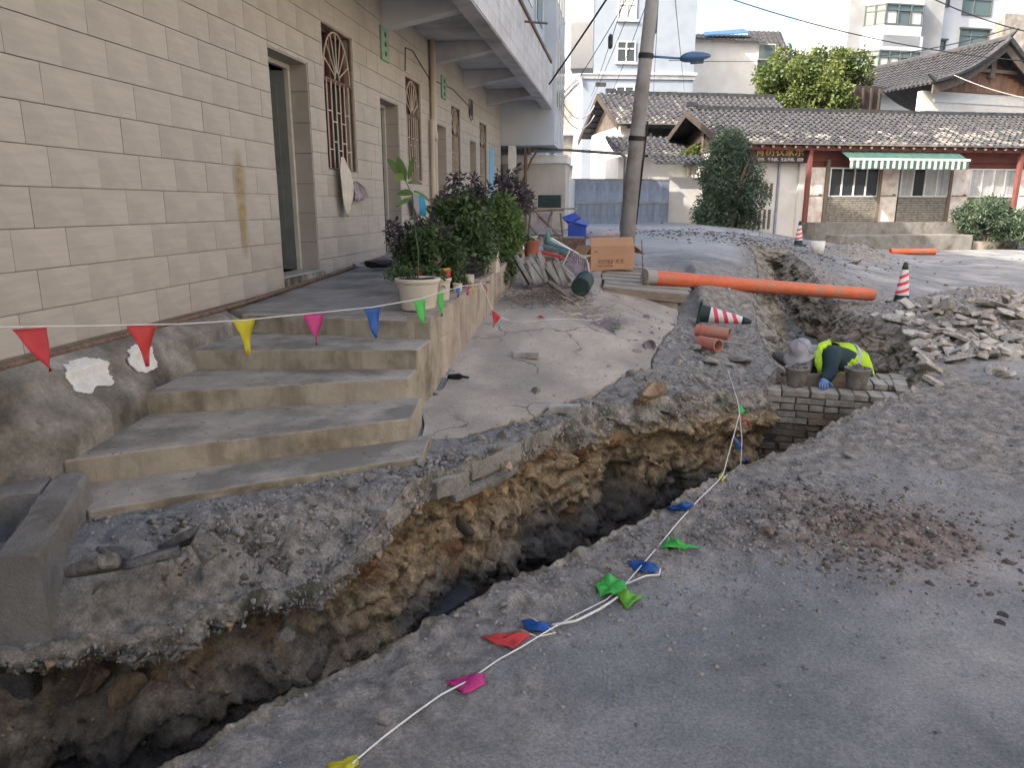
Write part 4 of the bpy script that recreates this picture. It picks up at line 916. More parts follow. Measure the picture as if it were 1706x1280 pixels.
MB().tube([(-2.9,21.3,2.2),(-2.6,21.3,2.9),(-2.4,21.4,3.2)],.03,6).tube([(-2.75,21.2,.95),(-2.75,21.2,3.2)],.05,8).tube([(-2.65,21.2,3.05),(-2.65,21.2,3.2)],.05,8).build('drain_pipe',M['rust'],nb)
MB().box(-1.93,-1.2,26.4,27.4,6.1,9.5).build('bay',M['white'],nb)
# low cream store in front
lw=root('cream_store','low cream panelled store with a flat roof at the end of the walkway','shed',(-2.6,22.3,.95))
MB().box(-3.52,-1.70,22.0,23.5,.6,2.82).build('wall',pm('cream_panel',(.46,.42,.38),(.52,.48,.43),2,bump=.1,stain=(.38,.34,.31),stscale=1),lw)
MB().box(-3.56,-1.64,21.94,23.5,2.824,3.06).build('roof_edge',M['paint'],lw,bevel=.01)
m=MB(); 
for x in (-3.05,-2.5,-2.1): m.box(x,x+.012,21.994,22.0,.9,2.8)
m.build('panel_joint',M['soffit'],lw)
# pipe that crosses from store to the pole
MB().tube([P(885,247,21.9),P(950,250,21),P(1035,256,16.5),P(1042,262,15.6),P(1040,330,15.5)],.035,8).build('overhead_pipe',M['pole'],smooth=True,cat='pipe',label='thin grey overhead pipe running from the store to the concrete pole')
MB().box(-14,-2.7,26.2,33.4,-.5,6.4).build('lane_shade_building',M['white2'],cat='building',label='plain white building placed to shade the fence, hidden behind the neighbouring block on the left of the lane')  # unseen building, sited and sized to cast shade on the hoarding

# unseen block across the street, added to bounce warm sunlight back
ob=root('bounce_block','long unseen cream block across the road, added to bounce warm sunlight, outside the picture','building',(18,5,0))
MB().box(17,27,-22,22,-.5,12.5).build('wall',pm('warm_cream_wall',(.60,.53,.43),(.66,.59,.49),1,bump=.05),ob)
m=MB()
for k in range(12):
    for zz_ in (1.2,4.6,8.0): m.box(16.96,16.995,-20+k*3.5,-18.4+k*3.5,zz_,zz_+1.6)
m.build('window',M['glassg'],ob)
# ================================================================ FAR HOUSES
class Fr:
    """local frame: u along a facade, v into the depth, z up"""
    def __init__(s,o,ang): s.o=Vector((o[0],o[1],0)); s.a=R(ang); s.u=Vector((math.cos(s.a),math.sin(s.a),0)); s.v=Vector((-math.sin(s.a),math.cos(s.a),0)); s.m=Matrix.Translation(s.o)@Matrix.Rotation(s.a,4,'Z')
    def px(s,x,y,v=0):
        d=ray(x,y); n=s.v; c=Vector((0,0,CAM_H)); t=((s.o+s.v*v-c).dot(n))/d.dot(n); p=c+d*t; return ((p-s.o).dot(s.u),p.z)
    def w(s,u,v,z): return s.o+s.u*u+s.v*v+Vector((0,0,z))
    def box(s,mb,u0,u1,v0,v1,z0,z1): return mb.box(u0,u1,v0,v1,z0,z1,s.m)
def tileroof(F,u0,u1,ve,ze,vr,zr,parent,mat,pitch=.27,seg=.26,sag=.10,name='roof_tiles'):
    """one roof slope from eave (ve,ze) to ridge (vr,zr): channel sheet with courses and round cover tiles"""
    L=math.hypot(vr-ve,zr-ze); n=max(3,int(L/seg)); mb=MB(); rs=random.Random(int(abs(u0*100)+ve*7))
    def pt(t): 
        return (ve+(vr-ve)*t, ze+(zr-ze)*t-sag*math.sin(math.pi*t))
    sgn=1 if vr>ve else -1
    # courses
    for k in range(n):
        a,b=pt(k/n),pt((k+1)/n)
        N=max(2,int((u1-u0)/1.2))
        for j in range(N):
            ua=u0+(u1-u0)*j/N;ub=u0+(u1-u0)*(j+1)/N
            p=[F.w(ua,a[0],a[1]+.03),F.w(ub,a[0],a[1]+.03),F.w(ub,b[0],b[1]),F.w(ua,b[0],b[1])]
            if sgn<0:p=p[::-1]
            mb.quad(*p)
            q_=[F.w(ua,a[0],a[1]-.02),F.w(ub,a[0],a[1]-.02),p[1] if sgn>0 else p[2],p[0] if sgn>0 else p[3]]
            mb.quad(*q_)
    u=u0+pitch*.5
    while u<u1:
        du=rs.uniform(-.02,.02)
        for k in range(n):
            t0,t1=k/n,(k+1.12)/n; t1=min(t1,1); a,b=pt(t0),pt(t1); j=rs.uniform(-.018,.018); dz=rs.uniform(-.008,.012); r0,r1=.083,.066
            vs_=[];
            for (pp,r,dz2) in ((a,r0,.035),(b,r1,.01)):
                for q in range(5):
                    an=math.pi*q/4; vs_.append(F.w(u+du+j-r*math.cos(an),pp[0],pp[1]+dz2+dz+r*math.sin(an)*.8))
            n0=len(mb.v); mb.v+=[tuple(x) for x in vs_]
            for q in range(4): mb.f.append((n0+q,n0+q+1,n0+q+6,n0+q+5) if sgn<0 else (n0+q+1,n0+q,n0+q+5,n0+q+6))
            if k==0: mb.f.append(tuple(n0+q for q in (range(5) if sgn<0 else range(4,-1,-1))))
        u+=pitch
    o=mb.build(name,mat,parent,kind='stuff'); me=o.data; nf=len(me.polygons); rr=np.random.RandomState(5).rand(nf); L_=np.array([0.]*nf); me.polygons.foreach_get
    cz=np.array([p.center[:] for p in me.polygons]); pat=fbm(cz[:,0]*.7,cz[:,1]*.7,cz[:,2]*1.5,3); hgt=(zr-(cz[:,2]+wl(parent).z))/max(.1,zr-ze)
    grp=np.repeat(np.random.RandomState(8).rand(nf//5+2),5)[:nf]
    v_=np.clip((grp-.70+pat*.9+(hgt-.62)*1.0)*2.0,0,1); a_=me.attributes.new('lichen','FLOAT','FACE'); a_.data.foreach_set('value',v_); return o
def ridge(F,u0,u1,v,z,parent,r=.13,up=.0,mat='roofd'):
    mb=MB(); n=max(2,int((u1-u0)/.5)); rs=random.Random(3)
    for k in range(n):
        a=u0+(u1-u0)*k/n;b=u0+(u1-u0)*(k+1)/n; lift=lambda x: up*max(0,1-(x-u0)/1.0)**2
        F.box(mb,a+.01,b-.01,v-r*.7,v+r*.7,z+lift(a),z+r*1.3+lift(a)+rs.uniform(0,.02))
    mb.build('ridge_tile',M[mat],parent,kind='stuff' if n>12 else None)
# ---------------- long roadside house
p0=P(1345,392,30); A=Fr(p0,18.1); ha=root('roadside_house','long low roadside house with grey tiled roof, white doors and brick panels below the windows','building',(p0.x,p0.y,0))
gu=A.px(1226,240)[0]; U1=15.5; EZ=A.px(1345,240,-.8)[1]; RZ=A.px(1170,183,3.2)[1]; zb=.35
plz=A.px(1420,372)[1]
uD=0.0
# gable end wall, rear mass
def wallA(name,u0,u1,v0,v1,z0,z1,mat,parent=None,**k):
    mb=MB(); A.box(mb,u0,u1,v0,v1,z0,z1); return mb.build(name,M[mat],parent or ha,**k)
wallA('wall',gu+.05,gu+.3,.5,6.6,-.1,EZ,'white')
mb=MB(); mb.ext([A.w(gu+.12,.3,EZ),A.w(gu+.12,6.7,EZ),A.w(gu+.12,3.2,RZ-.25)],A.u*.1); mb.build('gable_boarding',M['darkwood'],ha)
wallA('wall',gu+.3,U1,6.3,6.6,-.1,EZ,'white')
tileroof(A,gu-.75,U1+.5,-.8,EZ,3.2,RZ,ha,M['rooft'],seg=.27); tileroof(A,gu-.75,U1+.5,7.2,EZ-.1,3.2,RZ,ha,M['roofd'],pitch=.4,seg=.5)
ridge(A,gu-.8,U1+.5,3.2,RZ-.02,ha,up=.15)
mb=MB()
for (v0,z0,v1,z1) in ((-.85,EZ-.08,3.2,RZ-.02),(7.25,EZ-.18,3.2,RZ-.02)): mb.ext([A.w(gu-.76,v0,z0-.25),A.w(gu-.76,v0,z0),A.w(gu-.76,v1,z1),A.w(gu-.76,v1,z1-.28)],A.u*.06)
mb.build('bargeboard',M['darkwood'],ha)
mb=MB(); A.box(mb,gu+.04,gu+.18,3.1,3.3,EZ-.3,RZ-.3); A.box(mb,gu+.0,gu+.15,.4,6.6,EZ-.1,EZ+.08); mb.build('gable_post',M['oldwood'],ha)
wallA('eave_beam',gu,U1,-.6,-.45,EZ-.2,EZ-.04,'redw')
mb=MB()
for k in range(int((U1-gu)/.45)): u=gu+.2+k*.45; mb.ext([A.w(u,-.78,EZ-.06),A.w(u,.3,EZ+.16),A.w(u,.3,EZ+.08),A.w(u,-.78,EZ-.13)],A.u*.07)
mb.build('rafters',M['wood'],ha,kind='stuff')
wallA('upper_wall',gu+.05,U1,.0,.12,2.98+.35,EZ+.25,'redw')
# entrance: sign board and white shutters behind
s0,s1=A.px(1243,250)[0],A.px(1341,250)[0]; sz1,sz0=A.px(1290,242)[1],A.px(1290,272)[1]
sgb=wallA('sign_board',s0,s1+.05,-.32,-.24,sz0,sz1,'signb')
def text(s,F,u,v,z,size,mat,parent,ext=.012,name='lettering',align='LEFT',space=1):
    c=bpy.data.curves.new(name,'FONT'); c.body=s; c.size=size; c.extrude=ext; c.align_x=align; c.space_character=space; c.resolution_u=3
    o=bpy.data.objects.new(name,c); COL.objects.link(o); dg=bpy.context.evaluated_depsgraph_get(); me=bpy.data.meshes.new_from_object(o.evaluated_get(dg)); bpy.data.objects.remove(o)
    me.materials.clear(); me.materials.append(M[mat]); o=bpy.data.objects.new(name,me); COL.objects.link(o)
    o.parent=parent; mw=(F.m@Matrix.Translation((u,v,z))@Matrix.Rotation(R(90),4,'X')); 
    o.matrix_local=Matrix.Translation(-wl(parent))@mw; return o
lu,lz=A.px(1258,259,-.335); lu2=A.px(1338,259,-.335)[0]
text('青树农家乐',A,lu,-.335,lz+.03,(lu2-lu)/4.9,'gold',ha,name='sign_lettering')
lu,lz=A.px(1262,267.5,-.335); text('餐饮、牛头廊、生态养殖、棋牌',A,lu,-.335,lz,.135,'letter',ha,name='small_lettering')
# gateway behind the sign
gL=A.px(1262,300,.9)[0]; gR=A.px(1336,300,.4)[0]
wallA('wall',gu+.05,gR+.15,.1,.25,zb-.3,sz0+.3,'white')
mb=MB(); du=A.px(1297,300,.05)[0]; A.box(mb,du-.04,du+.04,.02,.09,zb-.2,sz0+.2); mb.build('gate_frame',M['galv'],ha)
mb=MB(); 
for k in range(6): A.box(mb,du-1.3+k*.2,du-1.22+k*.2,.04,.09,.75,1.5); A.box(mb,du-1.3+k*.2,du-1.22+k*.2,.04,.09,1.9,2.5)
mb.build('lattice',M['wood'],ha)
uw=A.px(1338,300)[0]; wallA('pier',uw-.2,uw+.02,-.05,.1,zb-.2,sz0+.25,'white')
# posts, doors, windows, brick panels from pixel measured stations along the facade
def U(x): return A.px(x,320)[0]
zt=A.px(1400,279)[1]; zw0=A.px(1400,328)[1]; zdb=A.px(1400,370)[1]; zbp=A.px(1400,371)[1]
for i,x in enumerate((1344,1374,1462,1579,1692)):
    ux=A.px(x,320,-.54)[0] if x in(1344,1692) else U(x)
    wallA('post',ux-.06,ux+.08,-.62 if x in(1344,1692) else -.1,-.46 if x in (1344,1692) else .02,zdb-(.5 if x==1692 else .0),EZ-.1 if x in(1344,1692) else 3.4,'redw' if x in(1344,1692) else 'wood')
def door(xa,xb,lab):
    f=MB(); a,b=U(xa),U(xb); A.box(f,a,b,-.02,.04,zdb,zt)
    d=f.build('door',pm('pale_door',(.70,.64,.57),(.80,.75,.68),3,rough=.6,bump=.1,stain=(.55,.42,.37),stscale=2),ha,label=lab)
    h=MB(); A.box(h,a+.04,b-.04,-.03,-.022,zdb+1.0,zdb+1.04); A.box(h,b-.22,b-.1,-.06,-.022,(zdb+zt)/2,(zdb+zt)/2+.04); h.build('door_handle',M['rust'],d)
door(1347,1372,None);door(1466,1495,None);door(1584,1612,None);door(1697,1715,None)
def hwin(xa,xb,n,dark):
    a,b=U(xa),U(xb); w_=root('window',None,None,A.w(a,0,zw0)); w_.parent=ha; w_.location=A.w(a,0,zw0)-wl(ha)
    f=MB(); A.box(f,a,b,-.06,.02,zt-.05,zt); A.box(f,a,b,-.06,.02,zw0,zw0+.05)
    for k in range(n+1): u=a+(b-a-.05)*k/n; A.box(f,u,u+.05,-.059,.019,zw0+.05,zt-.05)
    f.build('window_frame',M['paint'],w_); 
    for k in range(n):
        ua=a+(b-a-.05)*k/n+.05;ub=a+(b-a-.05)*(k+1)/n; g=MB(); A.box(g,ua,ub,-.015,-.005,zw0+.05,zt-.05); g.build('pane',M['glass'] if k in dark else M['curtain'],w_)
    # brick panel below, real courses
    z=zbp; r=0; bb=MB(); A.box(bb,a,b,.0,.1,zbp,zw0-.01); bb.build('panel_backing',M['mortar'],ha); bb=MB()
    while z<zw0-.06:
        u=a-(r%2)*.12
        while u<b: A.box(bb,max(u,a)+.006,min(u+.24,b)-.006,-.035,.0,z+.006,z+.058) if min(u+.24,b)-max(u,a)>.03 else None; u+=.25
        z+=.07;r+=1
    bb.build('brick_courses',M['brick'],ha,kind='stuff')
hwin(1379,1461,4,(0,1,2,3)); hwin(1497,1578,4,(1,)); hwin(1612,1690,4,())
wallA('sill_wall',U(1344),U1,.1,.3,-.1,EZ,'redw')
wallA('plinth',U(1340),U1,-1.0,.1,.0,zdb-.01,'tankc')
# lower terrace step in front
mb=MB(); a=A.px(1405,413,-2.2)[0]; b=A.px(1612,413,-2.2)[0]; A.box(mb,a,b,-2.4,-1.01,-.3,A.px(1420,393,-2.4)[1]); tstep=mb.build('terrace_step',M['tankc'],cat='step',label='stained concrete terrace step in front of the roadside house',bevel=.02)
mb=MB(); A.box(mb,b+.01,b+2.2,-2.2,-1.01,-.3,A.px(1640,402,-2.2)[1]); mb.build('planter_kerb',M['plinth'],cat='kerb',label='low plastered planter kerb under the leafy hedge shrub')
# awning
a,b=U(1380),A.px(1614,268,-1.2)[0]; az0=A.px(1500,255,0)[1]; az1=A.px(1500,266,-1.25)[1]
aw=root('awning','green and white striped awning over the first windows of the roadside house','awning',A.w(a,0,az0)); 
mb=MB(); mb.ext([A.w(a,.0,az0+.28),A.w(b,.0,az0+.28),A.w(b,-1.2,az1),A.w(a,-1.2,az1)],(0,0,.012)); mb.build('canopy',M['awng'],aw)
mb=MB(); A.box(mb,a-.02,b+.04,-1.25,-1.2,az1-.03,az1+.05); mb.build('front_rail',M['paint'],aw)
n=40; mg,mw_=MB(),MB()
for k in range(n): ua=a+(b-a)*k/n; A.box(mg if k%2 else mw_,ua,ua+(b-a)/n,-1.235,-1.225,az1-.33-.02*math.sin(k*2.1),az1-.032)
mg.build('valance_green',M['awng'],aw); mw_.build('valance_white',M['awnw'],aw)
# small lean-to roof and boundary wall left of it
F2=Fr(P(1130,380,31),18.1)
mb=MB(); F2.box(mb,-1.3,1.0,0,.3,-.2,F2.px(1130,295)[1]); bw=mb.build('boundary_wall',M['white'],cat='wall',label='sunlit white boundary wall beside the end of the roadside house')
zz_=F2.px(1130,268)[1]; tileroof(F2,-1.2,1.1,-.5,zz_-.15,.5,zz_+.25,bw,M['roofd'],seg=.2,name='coping_tiles')
F3=Fr(P(1110,300,33.5),18.1); mb=MB(); F3.box(mb,-2.2,1.6,0,2,-.1,F3.px(1110,262)[1]); cs=mb.build('courtyard_shed',M['white'],cat='shed',label='small white courtyard shed with a curved grey tiled roof behind the pole')
zz_=F3.px(1110,255)[1]; tileroof(F3,-2.5,2.4,-.6,zz_-.1,1.2,zz_+.75,cs,M['rooft'],seg=.25)
# ---------------- second tiled house behind (B)
pb=P(1031,300,35.5); B=Fr(pb,18.1); hb=root('courtyard_house','older grey tiled courtyard house behind the fence with sunlit white side wall','building',(pb.x,pb.y,0))
ez=B.px(1035,205,-.8)[1]; rz=B.px(1011,156,2.6)[1]; ub=B.px(1268,200)[0]
def wb(name,u0,u1,v0,v1,z0,z1,mat,**k): mb=MB(); B.box(mb,u0,u1,v0,v1,z0,z1); return mb.build(name,M[mat],hb,**k)
tileroof(B,-.4,ub+2,-.8,ez,2.6,rz,hb,M['rooft'],seg=.3,pitch=.3); tileroof(B,-.4,ub+2,6.0,ez-.1,2.6,rz,hb,M['roofd'],seg=.5,pitch=.5); ridge(B,-.5,ub+2,2.6,rz-.02,hb,up=.35)
mb=MB()
for (v0,z0,v1,z1) in ((-.85,ez-.05,2.6,rz),(6.05,ez-.15,2.6,rz)): mb.ext([B.w(-.42,v0,z0-.25),B.w(-.42,v0,z0),B.w(-.42,v1,z1),B.w(-.42,v1,z1-.28)],B.u*.06)
mb.build('bargeboard',M['darkwood'],hb)
wb('wall',.1,.4,.3,5.3,-.2,ez,'white'); wb('front_wall',.4,1.3,.3,.5,-.2,ez-.1,'white')
wb('timber_front',1.3,ub+2,.35,.5,-.2,ez-.1,'roofd')
mb=MB(); mb.ext([B.w(.2,.0,ez),B.w(.2,5.5,ez),B.w(.2,2.6,rz-.3)],B.u*.1); mb.build('gable_boarding',M['oldwood'],hb)
mb=MB(); 
for k in range(9): B.box(mb,1.5+k*1.05,1.62+k*1.05,.28,.345,2.2,ez-.3)
mb.build('timber_post',M['frame'],hb)
# ---------------- white tower block
pt_=P(968,300,48); T=Fr(pt_,12.5); tw=root('tower_block','tall pale tower block behind the pole with a band of flared eaves','building',(pt_.x,pt_.y,0))
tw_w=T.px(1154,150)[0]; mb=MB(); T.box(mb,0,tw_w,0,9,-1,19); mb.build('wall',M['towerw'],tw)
zc=T.px(1000,122)[1]; mb=MB(); T.box(mb,-.25,tw_w+.15,-.25,9.2,zc-.08,zc+.08); T.box(mb,-.12,tw_w+.06,-.12,9.1,zc-.3,zc-.083); mb.ext([T.w(-.25,-.26,zc+.08),T.w(-.9,-.26,zc+.3),T.w(-.8,-.26,zc-.1),T.w(-.1,-.26,zc-.7)],T.v*.12); mb.build('eave_band',M['soffit'],tw)
zc2=zc+6.5; mb=MB(); T.box(mb,-.4,tw_w+.4,-.4,9.2,zc2,zc2+.2); mb.ext([T.w(tw_w,-.2,zc2),T.w(tw_w+.7,-.2,zc2+.5),T.w(tw_w,-.2,zc2-1.2)],T.v*.1); mb.build('upper_eave',M['soffit'],tw)
for (xa,xb,ya,yb) in ((1030,1060,-8,33),(1028,1058,68,104),(1026,1056,140,153),(1030,1060,-70,-40)):
    a,z1=T.px(xa,ya);b,z0=T.px(xb,yb); w_=root('window',None,None,T.w(a,0,z0)); w_.parent=tw; w_.location=T.w(a,0,z0)-wl(tw)
    g=MB(); T.box(g,a,b,-.03,-.01,z0,z1); g.build('pane',M['curtain' if ya<50 else 'glass'],w_); f=MB()
    for u in (a,(a+b)/2-.03,b-.06): T.box(f,u,u+.06,-.08,-.031,z0,z1)
    for z in (z0,z0+(z1-z0)*.62,z1-.06): T.box(f,a,b,-.079,-.032,z,z+.06)
    T.box(f,a-.1,b+.1,-.16,-.01,z0-.1,z0-.004); f.build('window_frame',M['paint'],w_)
# ---------------- D: pale house with dark tiled eave
pd=P(1153,155,60); D=Fr(pd,14); hd=root('distant_house','distant cream house with dark tiled eave and green windows','building',(pd.x,pd.y,0))
du_=D.px(1262,100)[0]; mb=MB(); D.box(mb,-1,du_,0,8,-1,D.px(1200,66)[1]); D.box(mb,du_,D.px(1325,100)[0],1.2,8,-1,D.px(1290,100,1.2)[1]); mb.build('wall',M['white'],hd)
zt_=D.px(1200,68)[1]; tileroof(D,-1.2,du_+.3,-.5,zt_,2.5,zt_+1.0,hd,M['roofd'],pitch=.35,seg=.5); tileroof(D,du_+.2,D.px(1325,100)[0],.2,D.px(1290,100,.2)[1],3,D.px(1290,52,3)[1],hd,M['rooft'],pitch=.4,seg=.45,name='side_roof_tiles')
for (xa,xb,ya,yb) in ((1264,1291,72,99),(1260,1286,126,152)):
    a,z1=D.px(xa,ya,-.1);b,z0=D.px(xb,yb,-.1); g=MB(); D.box(g,a,b,-.1,.9,z0,z1); wo=g.build('window',M['frame'],hd); g=MB(); D.box(g,a+.07,b-.07,-.12,-.102,z0+.07,z1-.07); g.build('pane',M['glassg'],wo)
g=MB(); g.ext([D.w(du_-4,.6,zt_+.45),D.w(du_-.6,.6,zt_+.75),D.w(du_-.6,1.6,zt_+1.2),D.w(du_-3.8,1.6,zt_+.9)],(0,0,.06)); g.build('solar_panel',M['lamp'],hd)
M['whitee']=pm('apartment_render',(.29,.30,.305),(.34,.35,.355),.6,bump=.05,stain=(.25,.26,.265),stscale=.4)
# ---------------- E: big apartment block
pe=P(1398,200,52); E_=Fr(pe,20); he=root('apartment_block','big white apartment block with bay windows behind the roadside house','building',(pe.x,pe.y,0))
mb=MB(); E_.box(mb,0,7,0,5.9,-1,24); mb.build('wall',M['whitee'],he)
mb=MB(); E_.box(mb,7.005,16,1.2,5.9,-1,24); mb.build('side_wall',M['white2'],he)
def bay(xa,xb,ya,yb,n):
    a,z1=E_.px(xa,ya,-.9);b,z0=E_.px(xb,yb,-.9); w_=root('bay_window',None,None,E_.w(a,0,z0)); w_.parent=he; w_.location=E_.w(a,0,z0)-wl(he)
    c=.85
    for (za,zb_,nm,mt) in ((z0-1.3,z0-.01,'apron','white2'),(z1+.01,z1+.9,'head','white2')):
        MB().ext([E_.w(a-c,-.001,za),E_.w(a,-.9,za),E_.w(b,-.9,za),E_.w(b,-.001,za)][::1],(0,0,zb_-za)).build(nm,M[mt],w_)
    g=MB().ext([E_.w(a-c+.06,-.001,z0),E_.w(a+.03,-.84,z0),E_.w(b-.05,-.84,z0),E_.w(b-.05,-.001,z0)],(0,0,z1-z0)); g.build('pane',M['glassg'],w_)
    f=MB(); 
    for k in range(n+1): u=a+(b-a)*k/n; E_.box(f,u-.04,u+.04,-.93,-.86,z0,z1)
    for k in (0,.5): p1=E_.w(a-c+c*k,-.9*k,z0); f.box(-.04,.04,-.04,.04,0,z1-z0,Matrix.Translation(p1))
    for z in (z0,z0+(z1-z0)*.66,z1-.08): E_.box(f,a,b,-.925,-.865,z,z+.08); f.ext([E_.w(a-c,0,z),E_.w(a-c,0,z+.08),E_.w(a,-.9,z+.08),E_.w(a,-.9,z)],E_.v*.05)
    f.build('window_frame',M['frameg'],w_)
    cu=MB(); 
    for k in range(n): 
        if k!=n-2: E_.box(cu,a+(b-a)*k/n+.1,a+(b-a)*(k+1)/n-.1,-.858,-.846,z0+.1,z1-.4)
    cu.build('curtain',M['curtain'],w_)
bay(1478,1536,4,43,3); bay(1466,1531,82,121,4)
def ew(xa,xb,ya,yb):
    a,z1=E_.px(xa,ya,1.2);b,z0=E_.px(xb,yb,1.2); w_=root('window',None,None,E_.w(a,1.2,z0)); w_.parent=he; w_.location=E_.w(a,1.2,z0)-wl(he)
    g=MB(); E_.box(g,a,b,1.17,1.19,z0,z1); g.build('pane',M['glassg'],w_); f=MB()
    for u in (a,a+(b-a)*.35,b-.07): E_.box(f,u,u+.07,1.1,1.169,z0,z1)
    for z in (z0,z0+(z1-z0)*.7,z1-.07): E_.box(f,a,b,1.101,1.168,z,z+.07)
    E_.box(f,a-.1,b+.1,1.0,1.19,z1+.01,z1+.1); f.build('window_frame',M['frameg'],w_)
ew(1553,1580,-15,12); ew(1606,1649,-12,27); ew(1546,1571,66,98); ew(1600,1643,48,86)
g=MB(); E_.box(g,*[E_.px(1578,90,1)[0],E_.px(1590,90,1)[0]],.6,1.19,E_.px(1580,94,1)[1],E_.px(1580,84,1)[1]); g.build('air_conditioner',M['paint'],he)
g=MB(); u,z=E_.px(1662,60,.8); E_.box(g,u,u+8,.4,1.19,-1,E_.px(1670,22,.5)[1]); g.build('rear_extension',M['walk'],he)
# ---------------- C: old timber gable house on the right
pc=P(1530,190,37); C_=Fr(pc,26); hc=root('timber_gable_house','old timber gabled house with curved grey tiled roof above the roadside house','building',(pc.x,pc.y,0))
# gable faces the road: ridge runs in depth. local u along gable wall
ua,za=C_.px(1668,72,-.5); ze_=C_.px(1545,141,-.5)[1]; ue=C_.px(1545,141,-.5)[0]
def Cbox(name,u0,u1,v0,v1,z0,z1,mat,kind=None): mb=MB(); C_.box(mb,u0,u1,v0,v1,z0,z1); return mb.build(name,M[mat],hc,kind=kind)
zb2=C_.px(1600,154,0)[1]; u_l=C_.px(1530,190)[0]; u_r=ua*2-u_l
Cbox('white_wall',u_l+.1,u_r,0,.3,-1,zb2,'white')
mb=MB(); mb.ext([C_.w(u_l+.5,-.04,zb2+.01),C_.w(u_r-.5,-.04,zb2+.01),C_.w(ua,-.04,za-.55)],C_.v*.05); mb.build('gable_backing',M['woodred'],hc)
k=0;u=u_l+.6
while u<u_r-.6:
    t=1-abs(u+.19-ua)/(u_r-.5-ua); h=(za-.6-zb2)*max(0,t)*.80
    if h>.1: mb=MB(); C_.box(mb,u,u+.36,-.08,-.045,zb2+.02,zb2+.02+h); mb.build('gable_board',M['woodbrown'],hc)
    u+=.38
def slope(sg):
    """one curved roof plane running back from the gable"""
    mb=MB(); n=14; L=9; nv=22
    def prof(t): return (ua+sg*(ue-ua)*(1) *-1*t*(-1) if sg>0 else ua-(ue-ua)*t, za+(ze_-za)*t-.32*math.sin(math.pi*t))
    rows=[]
    for i in range(n+1):
        uu,zz=prof(i/n); rows.append([tuple(C_.w(uu,-.9+L*j/nv,zz+ (0))) for j in range(nv+1)])
    mb.grid(rows if sg<0 else [r[::-1] for r in rows]); 
    rs=random.Random(9)
    for j in range(34):
        v=-.9+L*j/34
        for i in range(n):
            (a,b),(c,d)=prof(i/n),prof((i+1)/n); m_=mb
            p,q=C_.w(a,v,b+.05),C_.w(c,v,d+.07); mb.tube([p,q],[.06,.075],5,cap=(i==n-1))
    mb.build('roof_tiles',M['rooft'],hc,kind='stuff')
    e=MB(); e.tube([C_.w(prof(i/n)[0],-.95,prof(i/n)[1]+.12) for i in range(n+1)]+[C_.w(prof(1)[0]-(.5 if sg>0 else -.5)*1,-.95,prof(1)[1]+.4)],[.12]*(n+1)+[.05],6); e.build('verge_tiles',M['rooft'],hc)
    e=MB(); pts=[C_.w(prof(i/n)[0],-.85,prof(i/n)[1]-.02) for i in range(n+1)]+[C_.w(prof(i/n)[0],-.85,prof(i/n)[1]-.42) for i in range(n,-1,-1)]
    for i in range(n): e.ext([pts[i],pts[i+1],pts[2*n-i],pts[2*n+1-i]],C_.v*.08)
    e.build('bargeboard',M['oldwood'],hc)
slope(1);slope(-1)
e=MB(); e.tube([C_.w(ua,-1.3,za+.5),C_.w(ua,-.9,za+.2),C_.w(ua,0,za+.15),C_.w(ua,8,za+.15)],[.05,.12,.14,.14],6); e.build('ridge_tile',M['rooft'],hc)
Cbox('gable_post',ua-.14,ua+.14,-.3,-.09,za-1.5,za-.2,'wood'); Cbox('tie_beam',ua-1.6,ua+1.6,-.28,-.1,za-1.25,za-1.1,'wood')
Cbox('dark_side_wall',u_l-1.9,u_l+.05,2.5,2.7,-1,C_.px(1500,160,2.5)[1]+.4,'darkwood')
mb=MB(); 
for k in range(4): C_.box(mb,u_l-1.7+k*.5,u_l-1.6+k*.5,2.35,2.49,1,C_.px(1500,160,2.5)[1]+.3)
mb.build('side_post',M['darkwood'],hc)
# flat grey ledge and wall markings
mb=MB(); z=C_.px(1600,172)[1]; C_.box(mb,u_l+.8,u_r,-.05,-.002,z,z+.12); mb.build('wall_ledge',M['paint'],hc)
# ---------------- far lane end
pl_=P(945,300,52); LF=Fr(pl_,10); mb=MB(); a=-5; b=LF.px(982,250)[0]; LF.box(mb,a,b+1,0,4,-1,LF.px(960,165)[1]); le=mb.build('lane_end_building',M['walk'],cat='building',label='grey panelled building closing the lane left of the tower block')
g=MB(); 
for (ya,yb) in ((218,226),(268,276)): z1=LF.px(960,ya)[1];z0=LF.px(960,yb)[1]; LF.box(g,a,b+1,-.6,-.01,z0,z1)
g.build('canopy_band',M['soffit'],le); g=MB(); 
for (xa,xb,ya,yb) in ((968,978,182,206),(966,976,236,250)): LF.box(g,LF.px(xa,ya)[0],LF.px(xb,ya)[0],-.05,-.01,LF.px(xa,yb)[1],LF.px(xa,ya)[1])
g.build('window',M['glass'],le)
# ================================================================ hoarding fence
fz0=.86; f0=P(946,373,30); f1=P(1111,373,30.6); FN=Fr(f0,math.degrees(math.atan2(f1.y-f0.y,f1.x-f0.x))); LEN=(f1-f0).length
fe=root('hoarding_fence','blue grey corrugated metal hoarding closing the lane behind the concrete pole','fence',tuple(f0)); 
N=15
prof_=MB(); 
pw=LEN/N; pr=[]
for k in range(5):
    x=pw*k/5; pr+=[(x,0),(x+pw*.11,0),(x+pw*.13,-.035),(x+pw*.17,-.035)]
pr.append((pw-.004,0))
topz=FN.px(1030,299)[1]
pm_=MB(); pts=[(x,y,0) for x,y in pr]; pm_.grid([[(x,y,0) for x,y in pr],[(x,y,topz-fz0) for x,y in pr]]); pmesh=meshof(pm_,'fence_sheet',M['galv'])
for k in range(N):
    o=inst('fence_sheet',pmesh,FN.w(pw*k,0,fz0),(0,0,FN.a),parent=fe)
